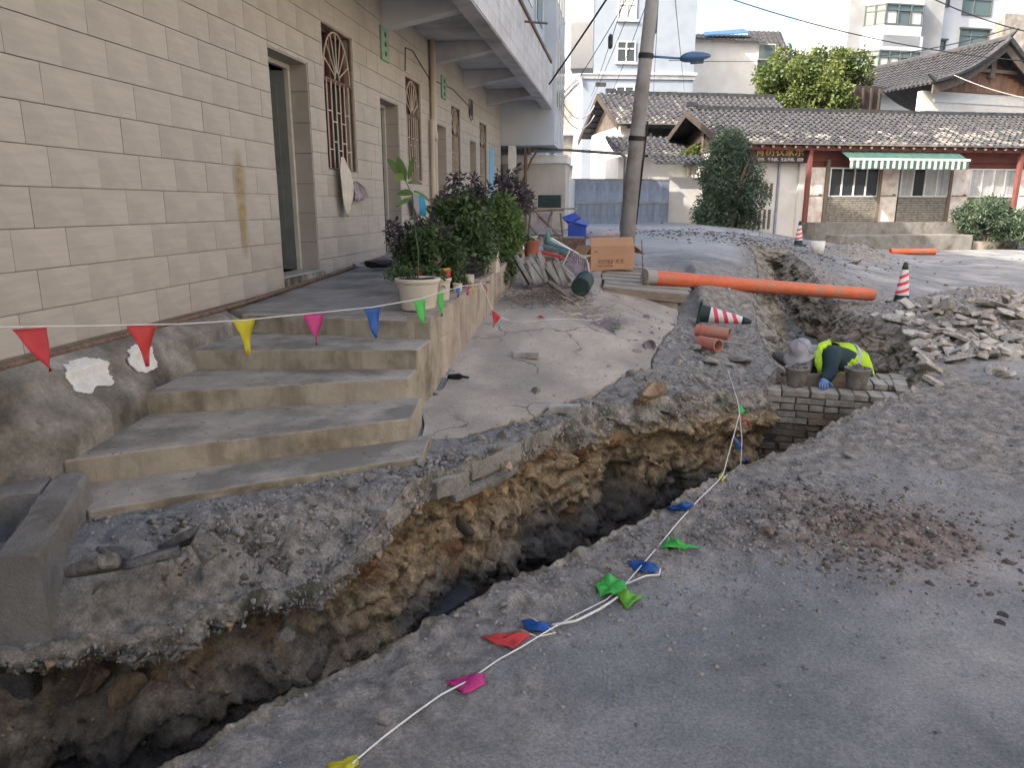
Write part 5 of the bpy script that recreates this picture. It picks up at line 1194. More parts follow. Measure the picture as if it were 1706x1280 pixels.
mb=MB(); FN.box(mb,-.03,LEN+.03,-.05,-.036,(topz+fz0)/2-.03,(topz+fz0)/2+.03); FN.box(mb,-.03,LEN+.03,-.05,.03,topz-.02,topz+.03); mb.build('rail',M['pole'],fe)
for k in range(4):
    mb=MB(); FN.box(mb,LEN*k/3-.03,LEN*k/3+.03,.01,.07,fz0-.2,topz); mb.build('fence_post',M['pole'],fe)
# ================================================================ concrete pole with lamp
pb_=Vector((.04,15.1,.86)); top=P(1093,-60,14.6); ax=(top-pb_)
po=root('utility_pole','leaning tapered concrete utility pole beside the cardboard box','pole',tuple(pb_))
top2=pb_+ax*1.35
MB().tube([pb_-Vector((0,0,.3)),pb_+ax*.5,top,top2],[.172,.135,.112,.095],18).build('shaft',M['pole'],po,smooth=True)
def onp(z): return pb_+ax*((z-pb_.z)/ax.z)
zl=P(1070,98,15).z
for z in (zl,P(1050,232,15).z): c=onp(z); d=ax.normalized(); MB().tube([c-d*.045,c+d*.045],.155 if z<4 else .14,16).build('steel_band',M['cable'],po)
c=onp(zl); 
lm=root('street_lamp','blue LED street lamp on a thin arm fixed to the concrete pole','lamp',tuple(c))
e1=P(1134,97,15.0); e2=P(1184,93,15.1)
MB().tube([c,e1],.022,8).build('lamp_arm',M['lamp'],lm,smooth=True)
ax_=(e2-e1); s=Vector((0,0,1)).cross(ax_.normalized()); hd_=MB(); rows=[]
for t,hw,hz in ((0,.04,.05),(.12,.13,.09),(.35,.16,.11),(.7,.15,.08),(.92,.09,.05),(1,.02,.02)):
    p=e1+ax_*t; rows.append([tuple(p+s*hw*math.cos(q*math.pi/5)+Vector((0,0,hz*(math.sin(q*math.pi/5))*(1 if q<5 else .75)))) for q in range(11)])
hd_.grid([r[::-1] for r in rows]); hd_.build('lamp_head',M['lamp'],lm,smooth=True)
p=e1+ax_*.55-Vector((0,0,.075)); MB().tube([p-ax_*.2,p+ax_*.2],.045,8).build('lamp_lens',M['glassg'],lm)
# conduit on pole
MB().tube([onp(1.3)+Vector((.17,-.05,0)),onp(3.2)+Vector((.17,-.05,0))],.018,6).build('pole_conduit',M['cable'],po)
# cables
def cable(a,b,sag,r,label,mat='cable',n=16):
    a,b=Vector(a),Vector(b); MB().tube([a+(b-a)*(k/n)-Vector((0,0,sag*4*(k/n)*(1-k/n))) for k in range(n+1)],r,5).build('overhead_cable',M[mat],cat='cable',label=label)
tp=P(1090,-40,14.6)
cable(P(915,140,17),P(1010,0,14)+Vector((1.2,-.6,1.6)),.05,.02,'thick black cable slanting from the balcony parapet up past the tower')
cable(P(940,165,24),P(1047,0,15)+Vector((.3,0,.6)),.1,.009,'thin wire running up from the lane to the pole top, nearest the parapet')
cable(P(985,160,34),P(1045,0,15.2)+Vector((.1,-.1,.5)),.1,.009,'thin wire with an insulator left of the pole')
cable(P(975,190,35),tp+Vector((-.2,0,0)),.1,.008,'thin wire crossing the tower just left of the pole')
cable(P(1000,200,35),tp+Vector((0,.1,-.1)),.1,.008,'thin wire ending nearest the pole left side')
cable(P(1088,165,35),tp+Vector((.1,.1,0)),.02,.008,'near vertical wire right of the pole')
cable(P(1140,150,45),tp+Vector((.3,.1,.2)),.0,.009,'long straight wire over the right part of the tower')
cable(P(1115,100,15.4),P(1320,98,30),.05,.008,'thin wire leaving the lamp arm to the right')
cable(P(1315,95,36),P(1690,45,34),.45,.022,'dark sagging cable in front of the apartment block')
cable(P(1210,-5,30),P(1760,105,30),.4,.02,'upper wire crossing in front of the apartment block')
cable(P(1520,-20,28),P(1760,62,28),.2,.02,'wire at the upper right corner over the apartment block')
cable(P(1590,125,28),P(1760,170,28),.15,.012,'pale wire crossing the timber gable','paint')
for (x,y,d) in ((1017,68,24),(1088,38,14.8)):
    p=P(x,y,d); MB().lathe([(.02,-.22),(.07,-.16),(.075,.12),(.03,.2)],p,10).build('cable_insulator',M['black'],cat='insulator',label='dark insulator on the wire '+('left' if x<1050 else 'right')+' of the pole')
for i,(y0,y1,sg) in enumerate(((172,176,14),(190,192,8))):
    a,b=P(939,y0,26),P(990,y1,33); cable(a,b,.5,.02,['upper','lower'][i]+' white festoon string across the lane','paint',24)
# ================================================================ foliage
def leaves(name,n,samp,size,mat,parent=None,seed=1,asp=2.2,droop=.2,bend=True):
    rs=np.random.RandomState(seed); c,nr=samp(rs,n); n=len(c)
    d=rs.randn(n,3); d=d*.75+nr; d[:,2]-=droop; d/=np.linalg.norm(d,axis=1)[:,None]; s=np.cross(d,rs.randn(n,3)); s/=np.linalg.norm(s,axis=1)[:,None]+1e-9
    up=np.cross(s,d); L=size*(.6+.8*rs.rand(n))[:,None]; W=L/asp*.5
    p0=c;p1=c+d*L*.45+s*W+up*L*.05;p2=c+d*L-up*L*.12;p3=c+d*L*.45-s*W+up*L*.05
    V=np.stack([p0,p1,p2,p3],1).reshape(-1,3); off=np.array(wl(parent)) if parent else 0; V=V-off
    q=np.arange(n*4).reshape(n,4); me=bpy.data.meshes.new(name); me.vertices.add(n*4); me.vertices.foreach_set('co',V.ravel()); me.loops.add(n*4); me.loops.foreach_set('vertex_index',q.ravel()); me.polygons.add(n); me.polygons.foreach_set('loop_start',np.arange(0,n*4,4)); me.update(calc_edges=True); me.materials.append(mat)
    o=bpy.data.objects.new(name,me); COL.objects.link(o); 
    if parent:o.parent=parent
    WL[o.name]=Vector((0,0,0)); return o
def clumps(cs,jit=.35,shell=.55):
    cs=np.array(cs,float); w_=cs[:,3]**2; w_/=w_.sum()
    def f(rs,n):
        k=rs.choice(len(cs),n,p=w_); d=rs.randn(n,3); d/=np.linalg.norm(d,axis=1)[:,None]; r=(shell+(1-shell)*rs.rand(n)**.6)*cs[k,3]*(1+rs.randn(n)*.10)
        sc=cs[k,4:7] if cs.shape[1]>4 else np.ones((n,3)); return cs[k,:3]+d*r[:,None]*sc, d*.7
    return f
def plantroot(name,label,cat,p,group=None): return root(name,label,cat,tuple(p),group)
# big dark bush by the gate
bp_=P(1203,402,28.4); bp_.z=gzz(bp_.x,bp_.y) if False else .33
bu=plantroot('bamboo_bush','tall dense dark bamboo-like bush at the left end of the roadside house','bush',bp_)
cl=[];rb=random.Random(8)
for k in range(46):
    t=rb.random()**.8; ang=rb.random()*6.28; z=.25+t*3.25; rad=(1.30*math.sin(math.pi*min(1,(.22+t*.72)))**.8)*rb.uniform(.2,1); cl.append((bp_.x+rad*math.cos(ang)+.12*(t-.5),bp_.y+rad*math.sin(ang)*.9,bp_.z+z,rb.uniform(.36,.62),1,1,1.15))
cl+= [(bp_.x+.1,bp_.y,bp_.z+3.7,.3,1,1,1.2),(bp_.x+.5,bp_.y,bp_.z+3.4,.3,1,1,1.2)]
leaves('foliage',30000,clumps(cl,shell=.45),.15,M['bush'],bu,3,3.5,.5)
mb=MB()
for k in range(14):
    a=rb.random()*6.28; mb.tube([bp_+Vector((.4*math.cos(a),.4*math.sin(a),-.1)),bp_+Vector((.8*math.cos(a),.8*math.sin(a),1.8)),bp_+Vector((1.0*math.cos(a+.3),1.0*math.sin(a+.3),3.0*rb.uniform(.8,1.1)))],[.03,.025,.01],5)
mb.build('stems',M['bark'],bu)
# hedge shrubs at the right
def shrub(px,py,dep,r,h,label,n,seed,mat='bush'):
    p=P(px,py,dep); s_=plantroot('shrub',label,'shrub',p); rb=random.Random(seed); cl=[]
    for k in range(26): a=rb.random()*6.28; q=rb.random()**.5*r*.8; cl.append((p.x+q*math.cos(a),p.y+q*math.sin(a)*.6,p.z+h*rb.uniform(.15,.8)*(1-.45*(q/r)**2),rb.uniform(.22,.4)*h*.5,1.2,1,1))
    leaves('foliage',n,clumps(cl,shell=.3),.13,M[mat],s_,seed,3,.1); mb=MB()
    for k in range(9): a=rb.random()*6.28; mb.tube([p+Vector((.1*math.cos(a),.1*math.sin(a),-.1)),p+Vector((r*.6*math.cos(a),r*.4*math.sin(a),h*.7))],[.025,.008],5)
    mb.build('stems',M['bark'],s_)
shrub(1643,400,29,1.35,1.75,'bushy green shrub hiding the third window of the roadside house',12000,21)
shrub(1715,408,28.5,1.0,1.6,'green shrub cut by the right edge of the picture',6000,22)
shrub(1120,395,29.5,.5,.5,'low scrubby weeds at the foot of the white boundary wall',1500,23)
# tree behind
tp_=P(1350,200,41); tp_.z=.5; tr=plantroot('round_tree','round crowned tree with sunlit yellow green top behind the roadside house','tree',tp_)
cl=[];rb=random.Random(12); ctr=P(1350,150,41)
for k in range(70):
    a=rb.random()*6.28; t=rb.random(); zc=(-1.3+3.1*t); rr=2.75*math.sqrt(max(.05,1-((zc-.1)/2.15)**2)); q=rr*rb.uniform(.55,1); cl.append((ctr.x+q*math.cos(a),ctr.y+q*math.sin(a),ctr.z+zc-.1,rb.uniform(.38,.68)))
for k in range(16): a=rb.random()*6.28; cl.append((ctr.x+2.4*math.cos(a),ctr.y+2.4*math.sin(a),ctr.z-1.2+rb.uniform(-.3,.4),.45))
leaves('crown',30000,clumps(cl,shell=.45),.19,M['treel'],tr,5,1.7,.2)
MB().tube([tp_,tp_+Vector((.1,0,2.5)),ctr-Vector((0,0,.8))],[.22,.17,.1],10).build('trunk',M['bark'],tr)
mb=MB()
for k in range(14): a=rb.random()*6.28; mb.tube([ctr-Vector((0,0,1.6)),ctr+Vector((1.2*math.cos(a),1.2*math.sin(a),rb.uniform(-.8,.4))),ctr+Vector((2.2*math.cos(a+.2),2.2*math.sin(a+.2),rb.uniform(-.8,1.2)))],[.08,.05,.02],5)
mb.build('limbs',M['bark'],tr)
g2=P(1148,262,33); cl=[(g2.x,g2.y,g2.z,.35),(g2.x+.3,g2.y,g2.z+.25,.3)]; tq=plantroot('courtyard_shrub','small bright shrub peeping over the courtyard roofs','shrub',(g2.x,g2.y,1)); leaves('foliage',1500,clumps(cl,shell=.2),.13,M['treel'],tq,6,2,.1); MB().tube([(g2.x,g2.y,1),g2],.03,5).build('trunk',M['bark'],tq)
# ================================================================ POTS AND PLANTS on the walkway edge
def pot(name,label,x,y,z,r,h,mat,taper=.78,square=False):
    t=root(name,label,'plant pot',(x,y,z)); 
    if square:
        mb=MB(); mb.prism([(x-r*.9,y-r*.9),(x+r*.9,y-r*.9),(x+r*.9,y+r*.9),(x-r*.9,y+r*.9)],z,z+h); mb.build('tub',M[mat],t,bevel=.01)
    else: MB().lathe([(r*taper,0),(r*taper+.005,.01),(r*.95,h*.82),(r*.96,h*.84),(r*1.04,h*.87),(r*1.07,h*.97),(r*1.05,h),(r*.98,h),(r*.93,h*.9),(r*.9,h*.86)],(x,y,z),28,cap=True).build('pot_shell',M[mat],t,smooth=True)
    n=14; rr=r*.95*(1 if not square else .85); g=[[(x+rr*i/n*math.cos(a*2*math.pi/20),y+rr*i/n*math.sin(a*2*math.pi/20),z+h*.93+random.uniform(-.008,.014)+(.012 if square else 0)) for a in range(21)] for i in range(n+1)]
    MB().grid(g).build('soil',M['soil'],t); return t
def plant(t,x,y,z,cl,n,size,mat,seed,stems=6,asp=2.2,droop=.15,shell=.25,name='foliage'):
    o=leaves(name,n,clumps(cl,shell=shell),size,M[mat],t,seed,asp,droop); rb=random.Random(seed); mb=MB()
    for k in range(stems):
        c=cl[rb.randrange(len(cl))]; b=Vector((x+rb.uniform(-.04,.04),y+rb.uniform(-.04,.04),z)); e=Vector(c[:3]); m_=(b+e)/2+Vector((rb.uniform(-.05,.05),rb.uniform(-.05,.05),.05)); mb.tube([b,m_,e],[.009,.007,.003],5)
    mb.build('stems',M['bark'],t); return o
def dp(x,y): return x*FH.x+y*FH.y
z1=pz(6.2)+.01
t=pot('potted_sapling','big cream plastic pot on the walkway corner with a tall thin big-leaved sapling',-1.74,6.22,z1,.185,.27,'potw')
d=dp(-1.74,6.22); s0=Vector((-1.74,6.22,z1+.24)); s1=P(697,420,d);s2=P(690,370,d);s3=P(688,330,d);s4=P(676,300,d)
MB().tube([s0,s1,s2,s3,s4],[.008,.007,.006,.005,.004],6).build('stem',M['leaf'],t)
def bigleaf(a,b,w,droop,mat='leafl'):
    a,b=Vector(a),Vector(b); dr=b-a; s=dr.cross(Vector((-.3,-1,.35))).normalized(); g=[]
    for i in range(8):
        u=i/7; ww=w*math.sin(math.pi*min(1,u*.93+.04))**.8; c=a+dr*u+Vector((0,0,-droop*u*u)); g.append([tuple(c-s*ww+Vector((0,0,.012))),tuple(c),tuple(c+s*ww+Vector((0,0,.012)))])
    return MB().grid(g)
lf=[((676,303),(645,262),.035,.02),((676,303),(662,262),.04,.0),((680,300),(690,262),.032,0),((688,325),(662,318),.03,.03),((676,300),(655,290),.035,.03),((680,306),(703,300),.02,.04),((688,330),(660,345),.022,.0),((690,320),(715,330),.012,.03),((676,300),(668,275),.035,0)]
for a,b,w_,dr in lf: bigleaf(P(*a,d),P(*b,d+random.uniform(-.08,.08)),w_,dr).build('leaf',M['leafl'],t,smooth=True)
cl=[(*P(672,455,d+.1),.10,1.3,1,.6),(*P(655,458,d+.2),.08,1.2,1,.6)]; leaves('ground_weeds',500,clumps(cl,shell=.2),.03,M['leaf'],t,31,2,0)
t=pot('flower_pot','small cream pot half hidden behind the big cream pot',-1.66,6.62,pz(6.6)+.01,.115,.22,'potw'); plant(t,-1.66,6.62,1.0,[(*P(725,462,6.7),.09),(*P(715,450,6.7),.08)],350,.05,'leaf',32)
t=pot('flower_pot','yellow and red printed pot holding a dense purple leaved bush',-1.80,7.0,pz(7)+.01,.16,.27,'mustard'); d=7.25
MB().lathe([(.165,0),(.170,.05)],(-1.80,7.0,pz(7)+.20),20,cap=False).build('printed_band',M['redp'],t)
cl=[(*P(x,y,d+random.uniform(-.15,.15)),r) for x,y,r in ((700,430,.17),(680,445,.13),(730,440,.16),(755,445,.12),(715,400,.15),(740,405,.13),(690,400,.12),(668,415,.1),(760,420,.1),(720,455,.15))]
plant(t,-1.80,7.0,pz(7)+.25,cl,3000,.055,'leaf',33,10,1.9); cl=[(*P(x,y,d),r) for x,y,r in ((690,385,.13),(715,385,.14),(670,400,.11),(735,395,.12),(655,380,.07),(648,395,.05))]; leaves('purple_foliage',1100,clumps(cl,shell=.15),.05,M['leafp'],t,34,2,.1)
t=root('tiny_pot_jumble','small planted containers crowded under the purple leaved bush','plant pot',(-1.62,7.35,pz(7.4)))
for (x,y,r,h,mt) in ((-1.60,7.15,.05,.1,'potw'),(-1.62,7.42,.055,.09,'black'),(-1.58,7.66,.05,.12,'potw')): MB().lathe([(r*.8,0),(r,h),(r*.92,h),(r*.9,h*.85)],(x,y,pz(y)+.01),12).build('pot_shell',M[mt],t)
leaves('foliage',700,clumps([(*P(760,470,7.6),.10),(*P(745,462,7.5),.08),(*P(775,475,7.8),.07)],shell=.2),.045,M['leaf'],t,35,2,.2)
t=root('plastic_crate','dark plastic crate holding a broad dark leaved bush','crate',(-1.78,8.25,pz(8.2)))
x0,x1,y0_,y1_=-1.98,-1.58,7.98,8.5; zc=pz(8.2)+.01; m=MB()
for k in range(5):
    zz0=zc+.004+k*.056
    m.box(x0,x1,y0_,y0_+.012,zz0,zz0+.03); m.box(x0,x1,y1_-.012,y1_,zz0,zz0+.03); m.box(x0,x0+.012,y0_+.013,y1_-.013,zz0,zz0+.03); m.box(x1-.012,x1,y0_+.013,y1_-.013,zz0,zz0+.03)
for x in np.linspace(x0,x1-.02,8): m.box(x,x+.014,y0_-.003,y0_+.009,zc,zc+.27); 
for y in np.linspace(y0_,y1_-.02,9): m.box(x1-.009,x1+.003,y,y+.014,zc,zc+.27)
m.build('crate_walls',M['crate'],t); MB().box(x0+.02,x1-.02,y0_+.02,y1_-.02,zc,zc+.24).build('soil',M['soil'],t)
d=8.5; cl=[(*P(x,y,d+random.uniform(-.2,.2)),r) for x,y,r in ((745,370,.22),(770,350,.22),(760,390,.22),(790,385,.24),(795,345,.2),(775,415,.2),(800,420,.18),(735,350,.12),(745,395,.15),(815,405,.15))]
plant(t,-1.78,8.25,zc+.24,cl,4200,.07,'leaf',36,14,2.0)
cl=[(*P(x,y,d),r) for x,y,r in ((750,320,.09),(765,300,.07),(785,325,.1),(735,335,.08),(805,318,.09),(790,300,.06),(752,295,.04))]; leaves('sprigs',500,clumps(cl,shell=.1),.06,M['leafp'],t,37,2.6,.0)
t=pot('planter_tub','tall cream square tub on the wall edge next to the dark crate',-1.60,8.85,pz(8.8)+.01,.14,.30,'potw',square=True); plant(t,-1.6,8.85,1.1,[(*P(810,430,9),.12),(*P(822,415,9.1),.13)],800,.06,'leaf',38)
t=pot('planter_tub','cream round tub behind the square tub holding a light green shrub',-1.72,9.3,pz(9.3)+.01,.16,.3,'potw'); d=9.45
cl=[(*P(x,y,d+random.uniform(-.2,.2)),r) for x,y,r in ((815,375,.2),(835,360,.2),(845,385,.2),(825,400,.2),(805,350,.15),(855,365,.13),(850,400,.16),(838,335,.12))]; plant(t,-1.72,9.3,1.1,cl,3600,.075,'leafl',39,10,2.8,.5); 
t=pot('flower_pot','dark pot with a tall purple black shrub reaching toward the store',-1.72,10.2,pz(10.2)+.01,.15,.26,'black'); d=10.4
cl=[(*P(x,y,d+random.uniform(-.2,.2)),r) for x,y,r in ((835,310,.13),(850,300,.12),(862,320,.14),(845,335,.15),(870,340,.12),(880,330,.09),(885,345,.07),(832,290,.05),(858,283,.05))]; plant(t,-1.72,10.2,1.15,cl,900,.075,'leafp',40,12,2.4,.0,.15)
cl=[(*P(x,y,d),r) for x,y,r in ((835,405,.14),(850,410,.13),(862,400,.1))]; leaves('low_foliage',900,clumps(cl,shell=.2),.06,M['leaf'],t,41,2,.2)
t=pot('flower_pot','terracotta red square pot at the far end of the plant row',-1.60,11.15,pz(11.1)+.01,.12,.25,'terra',square=True); plant(t,-1.6,11.15,1.15,[(*P(848,412,11.2),.13),(*P(862,405,11.3),.1)],600,.05,'leaf',42)
MB().box(-1.475,-1.470,11.06,11.22,pz(11)+.08,pz(11)+.17).build('white_sticker',M['letter'],t)
t=pot('flower_pot','red round pot nearest the tile pile',-1.40,11.6,pz(11.5)-.05,.12,.24,'terra'); plant(t,-1.4,11.6,1.1,[(*P(878,402,11.7),.1)],300,.05,'leaf',43)
for i,(px,py,d,lab) in enumerate(((829,418,10.0,'small white cup pot between the tub and the dark pot, upper one'),(829,446,9.8,'small white cup pot on the wall edge, lower one'),(884,405,12.5,'white plastic basin at the very end of the plant row'))):
    p=P(px,py,d); pot('small_pot',lab,p.x,p.y,p.z-.04,.055 if i<2 else .11,.09 if i<2 else .16,'potw')
leaves('creeper',900,clumps([(*P(842,445,9.9),.14),(*P(852,430,10.2),.13),(*P(838,462,9.6),.08)],shell=.2),.05,M['leaf'],None,44,1.6,.6); props(bpy.data.objects['creeper'],'trailing creeper spilling over the retaining wall edge','plant')
# dark bag and rags against the wall
pb2=P(628,450,9.3); t=root('bin_bag','black bin bag lying against the tiled wall at the second door','bag',(pb2.x,pb2.y,pz(9)))
v,f=rockv(71,3); v=v*np.array([.22,.2,.12])+np.array([pb2.x,pb2.y,pz(9)+.1]); MB().arr(v,f).build('bag_body',M['black'],t,smooth=True)
v,f=rockv(72,2); v=v*np.array([.12,.12,.07])+np.array([pb2.x-.18,pb2.y-.15,pz(9)+.07]); MB().arr(v,f).build('pale_wrapper',M['net'],t,smooth=True)
v,f=rockv(73,3); p=P(655,436,9.7); v=v*np.array([.26,.22,.16])+np.array([p.x,p.y,p.z]); MB().arr(v,f).build('rag_heap',M['net'],smooth=True,cat='rags',label='heap of faded pinkish rags behind the black bin bag')
# laundry
def cloth(name,label,pts,th,mat,cat='cloth',amp=.012,parent=None,top=None):
    """hanging cloth between a left edge polyline and a right edge polyline"""
    Lp,Rp=pts; n=len(Lp); m_=9; g=[]
    for i in range(n):
        a,b=Vector(Lp[i]),Vector(Rp[i]); g.append([tuple(a+(b-a)*(j/m_)+Vector((amp*math.sin(j*2.1+i*.7),0,amp*.6*math.sin(j*1.7+i)))) for j in range(m_+1)])
    return MB().grid(g).build(name,M[mat],parent,smooth=True,label=label,cat=cat,solid=.004)
X=-3.32
cloth('towel','cream towel hanging from the bottom of the first barred window',([gx(x,y,X) for x,y in ((568,262),(566,285),(568,310),(570,328),(574,345),(578,360))],[gx(x,y,X) for x,y in ((573,262),(583,285),(588,310),(587,330),(584,345),(582,360))]),.004,'cream')
cloth('rag','small patterned rag hanging beside the cream towel',([gx(x,y,X) for x,y in ((590,303),(588,315),(590,325),(588,333))],[gx(x,y,X) for x,y in ((596,303),(606,312),(612,325),(604,333))]),.004,'net',amp=.02)
cloth('towel','bright teal towel hung low between the second window and the downpipe',([gx(x,y,-3.3) for x,y in ((697,322),(698,340),(699,358))],[gx(x,y,-3.3) for x,y in ((706,324),(708,342),(709,362))]),.004,'teal')
cloth('rag','pale pink rag hung just left of the teal towel',([gx(x,y,-3.3) for x,y in ((687,327),(689,345),(694,360))],[gx(x,y,-3.3) for x,y in ((696,325),(698,345),(698,362))]),.004,'net')
MB().box(WXX+.05,WXX+.25,13.0,13.9,pz(13),pz(13)+.02).build('doorstep_mat',M['net'],cat='mat',label='thin mat on the walkway by the downpipe')
# ================================================================ JUNK PILE, BOX, BOARDS
zb_=.47
jr=random.Random(31)
plk=meshof(MB().box(-.014,.014,-.07,.07,0,.40),'leaning_tile',M['tarp'],bevel=.003)
for k in range(17):
    t=k/16; p=P(882+68*t+jr.uniform(-3,3),452+6*t,10.1+jr.uniform(-.1,.1)); p.z=gzz(p.x,p.y)+.04+jr.uniform(0,.04)
    inst('leaning_tile',plk,p,(R(-10+jr.uniform(-8,8)),R(-30+jr.uniform(-9,12)),R(jr.uniform(-12,12))),(jr.uniform(1.0,2.6),1,jr.uniform(.75,1.15)),label='narrow pale old tile leaning in the row against the wall end',cat='tile',group='old tiles leaning in a row')
for k in range(6):
    p=P(890+jr.uniform(0,80),455,10.35); p.z=gzz(p.x,p.y)+.3+.02*k
    m=Matrix.Translation(p)@Euler((R(jr.uniform(-8,8)),R(jr.uniform(-14,14)),R(jr.uniform(0,60)))).to_matrix().to_4x4(); MB().box(-.22,.22,-.04,.04,-.012,.012,m).build('pallet_slat',M['woodgrey'],cat='slat',label='grey wooden slat lying across the leaning tiles',group='slats on the tile pile')
def lay(a,b,w_,th,mat,name,label,cat,up=Vector((0,0,1))):
    a,b=Vector(a),Vector(b); d=(b-a); L=d.length; d.normalize(); s=up.cross(d).normalized(); u=d.cross(s); m=Matrix((d,s,u)).transposed().to_4x4(); m.translation=a
    return MB().box(0,L,-w_/2,w_/2,-th/2,th/2,m).build(name,M[mat],label=label,cat=cat,bevel=.003)
lay(P(899,419,10.2),P(936,428,10.0),.10,.03,'redp','plastic_channel','bright red plastic strip on top of the tile pile','strip')
for i,(a,b) in enumerate((((905,409),(945,421)),((912,402),(955,420)),((918,398),(962,424)))): lay(P(*a,10.4),P(*b,10.2),.06,.035,'tealp' if i<2 else 'paint','plastic_profile',['teal plastic profile nearest the red strip','teal plastic profile in the middle of the pile','pale plastic profile behind the teal ones'][i],'strip')
MB().lathe([(.035,0),(.037,.12),(.025,.15),(.012,.18)],P(912,407,10.5),12).build('teal_bottle',M['tealp'],smooth=True,cat='bottle',label='dark teal bottle standing at the top of the tile pile')
# wire basket
t=root('wire_basket','tilted lilac wire basket leaning on the tile pile','basket',tuple(P(960,450,9.9)))
c=[P(950,416,10.0),P(978,433,9.9),P(983,463,9.8),P(962,466,9.8),P(937,442,9.9)]
m=MB(); m.tube(c+[c[0]],.012,6); m.build('rim',M['pvcw'],t)
m=MB(); bk=Vector((.05,.28,-.10)); 
for k in range(9):
    u=k/8; a=c[0].lerp(c[1],u); b=c[4].lerp(c[3],u); m.tube([a,a.lerp(b,.5)+bk*.8,b],.006,4)
    a=c[0].lerp(c[4],u); b=c[1].lerp(c[2],u); m.tube([a,a.lerp(b,.5)+bk*.8,b],.006,4)
m.build('wires',M['net'],t); MB().poly([tuple(p+bk*.5) for p in c]).build('liner',M['net'],t)
# drum
t=root('rubber_drum','dark round rubber drum lying end-on in front of the wire basket','drum',tuple(P(967,480,9.5)))
ce=P(967,479,9.45); axd=Vector((.1,1,.15)).normalized(); MB().tube([ce,ce+axd*.02,ce+axd*.4],[.115,.125,.12],24).build('drum_body',M['coneg'],t,smooth=False)
MB().tube([ce-axd*.0+Vector((.04,-.03,-.1)),ce+Vector((.09,-.05,-.16))],.008,6).build('drum_handle',M['black'],t)
lay(P(915,470,9.8),P(958,503,9.1),.07,.035,'wood','timber_strut','weathered timber strut propped in front of the tile pile','timber')
lay(P(885,482,9.7),P(950,478,9.8),.1,.03,'wood','curved_plank','bowed dark plank at the foot of the tile pile','timber')
def twigs(name,n,samp,L,r,mat,seed,label,cat='twigs'):
    rs=np.random.RandomState(seed); mb=MB(); 
    for k in range(n):
        x,y=samp(rs); z=gzz(x,y) if k%4==0 else z
        a=rs.rand()*6.28; e=rs.uniform(-.05,.5); l=L*rs.uniform(.4,1); p=Vector((x,y,z+.01+rs.rand()*.05)); q_=p+Vector((math.cos(a),math.sin(a),e))*l; mb.tube([p,(p+q_)/2+Vector((0,0,rs.uniform(-.01,.02))),q_],r,3,cap=False)
    return mb.build(name,M[mat],kind='stuff',label=label)
twigs('dry_twigs',420,lambda rs:(-.95+rs.randn()*.28,9.15+rs.randn()*.28),.16,.003,'wood',51,'heap of dry twigs and stalks in front of the tile pile')
twigs('dry_twigs',70,lambda rs:(-.45+rs.randn()*.16,8.6+rs.randn()*.2),.35,.004,'pvcw',52,'dry reed stalks lying right of the twig heap')
twigs('dry_twigs',220,lambda rs:(-.12+rs.randn()*.1,8.3+rs.randn()*.14),.10,.003,'net',53,'small tuft of grey purple twigs on the pavement')
# cardboard box
c0=P(984,441,11.3);c1=P(1056,446,11.6); u=(c1-c0); u.z=0; W_=u.length; ang=math.atan2(u.y,u.x); zb3=gzz((c0.x+c1.x)/2,(c0.y+c1.y)/2)+.01
t=root('cardboard_box','open brown cardboard box standing in front of the concrete pole','box',(c0.x,c0.y,zb3)); BX=Fr(c0,math.degrees(ang)); bh=.36; bd=.42; m=MB()
BX.box(m,0,W_,0,.008,zb3,zb3+bh); BX.box(m,0,W_,bd-.008,bd,zb3,zb3+bh); BX.box(m,0,.008,.009,bd-.009,zb3,zb3+bh); BX.box(m,W_-.008,W_,.009,bd-.009,zb3,zb3+bh); BX.box(m,.009,W_-.009,.009,bd-.009,zb3,zb3+.01); m.build('box_body',M['card'],t)
for nm,pts in (('flap',[BX.w(0,.004,zb3+bh),BX.w(W_,.004,zb3+bh),BX.w(W_-.01,.06,zb3+bh+.13),BX.w(.01,.06,zb3+bh+.13)]),('flap',[BX.w(W_,.0,zb3+bh),BX.w(W_,bd,zb3+bh),BX.w(W_+.2,bd,zb3+bh-.12),BX.w(W_+.2,.0,zb3+bh-.14)]),('flap',[BX.w(0,.0,zb3+bh),BX.w(0,bd,zb3+bh),BX.w(-.16,bd,zb3+bh-.2),BX.w(-.16,.0,zb3+bh-.22)])): MB().poly([tuple(p) for p in pts]).build(nm,M['card'],t,solid=.006)
text('FOTILE 方太',BX,.13,-.003,zb3+.10,.085,'print',t,ext=.001); text('BUILT FOR LIVING',BX,.13,-.003,zb3+.055,.032,'print',t,ext=.001); text('▯▯ ▯▯',BX,.2,.012,zb3+bh+.03,.05,'print',t,ext=.001) if False else None
text('方太',BX,.05,-.003,zb3+.27,.035,'print',t,ext=.001)
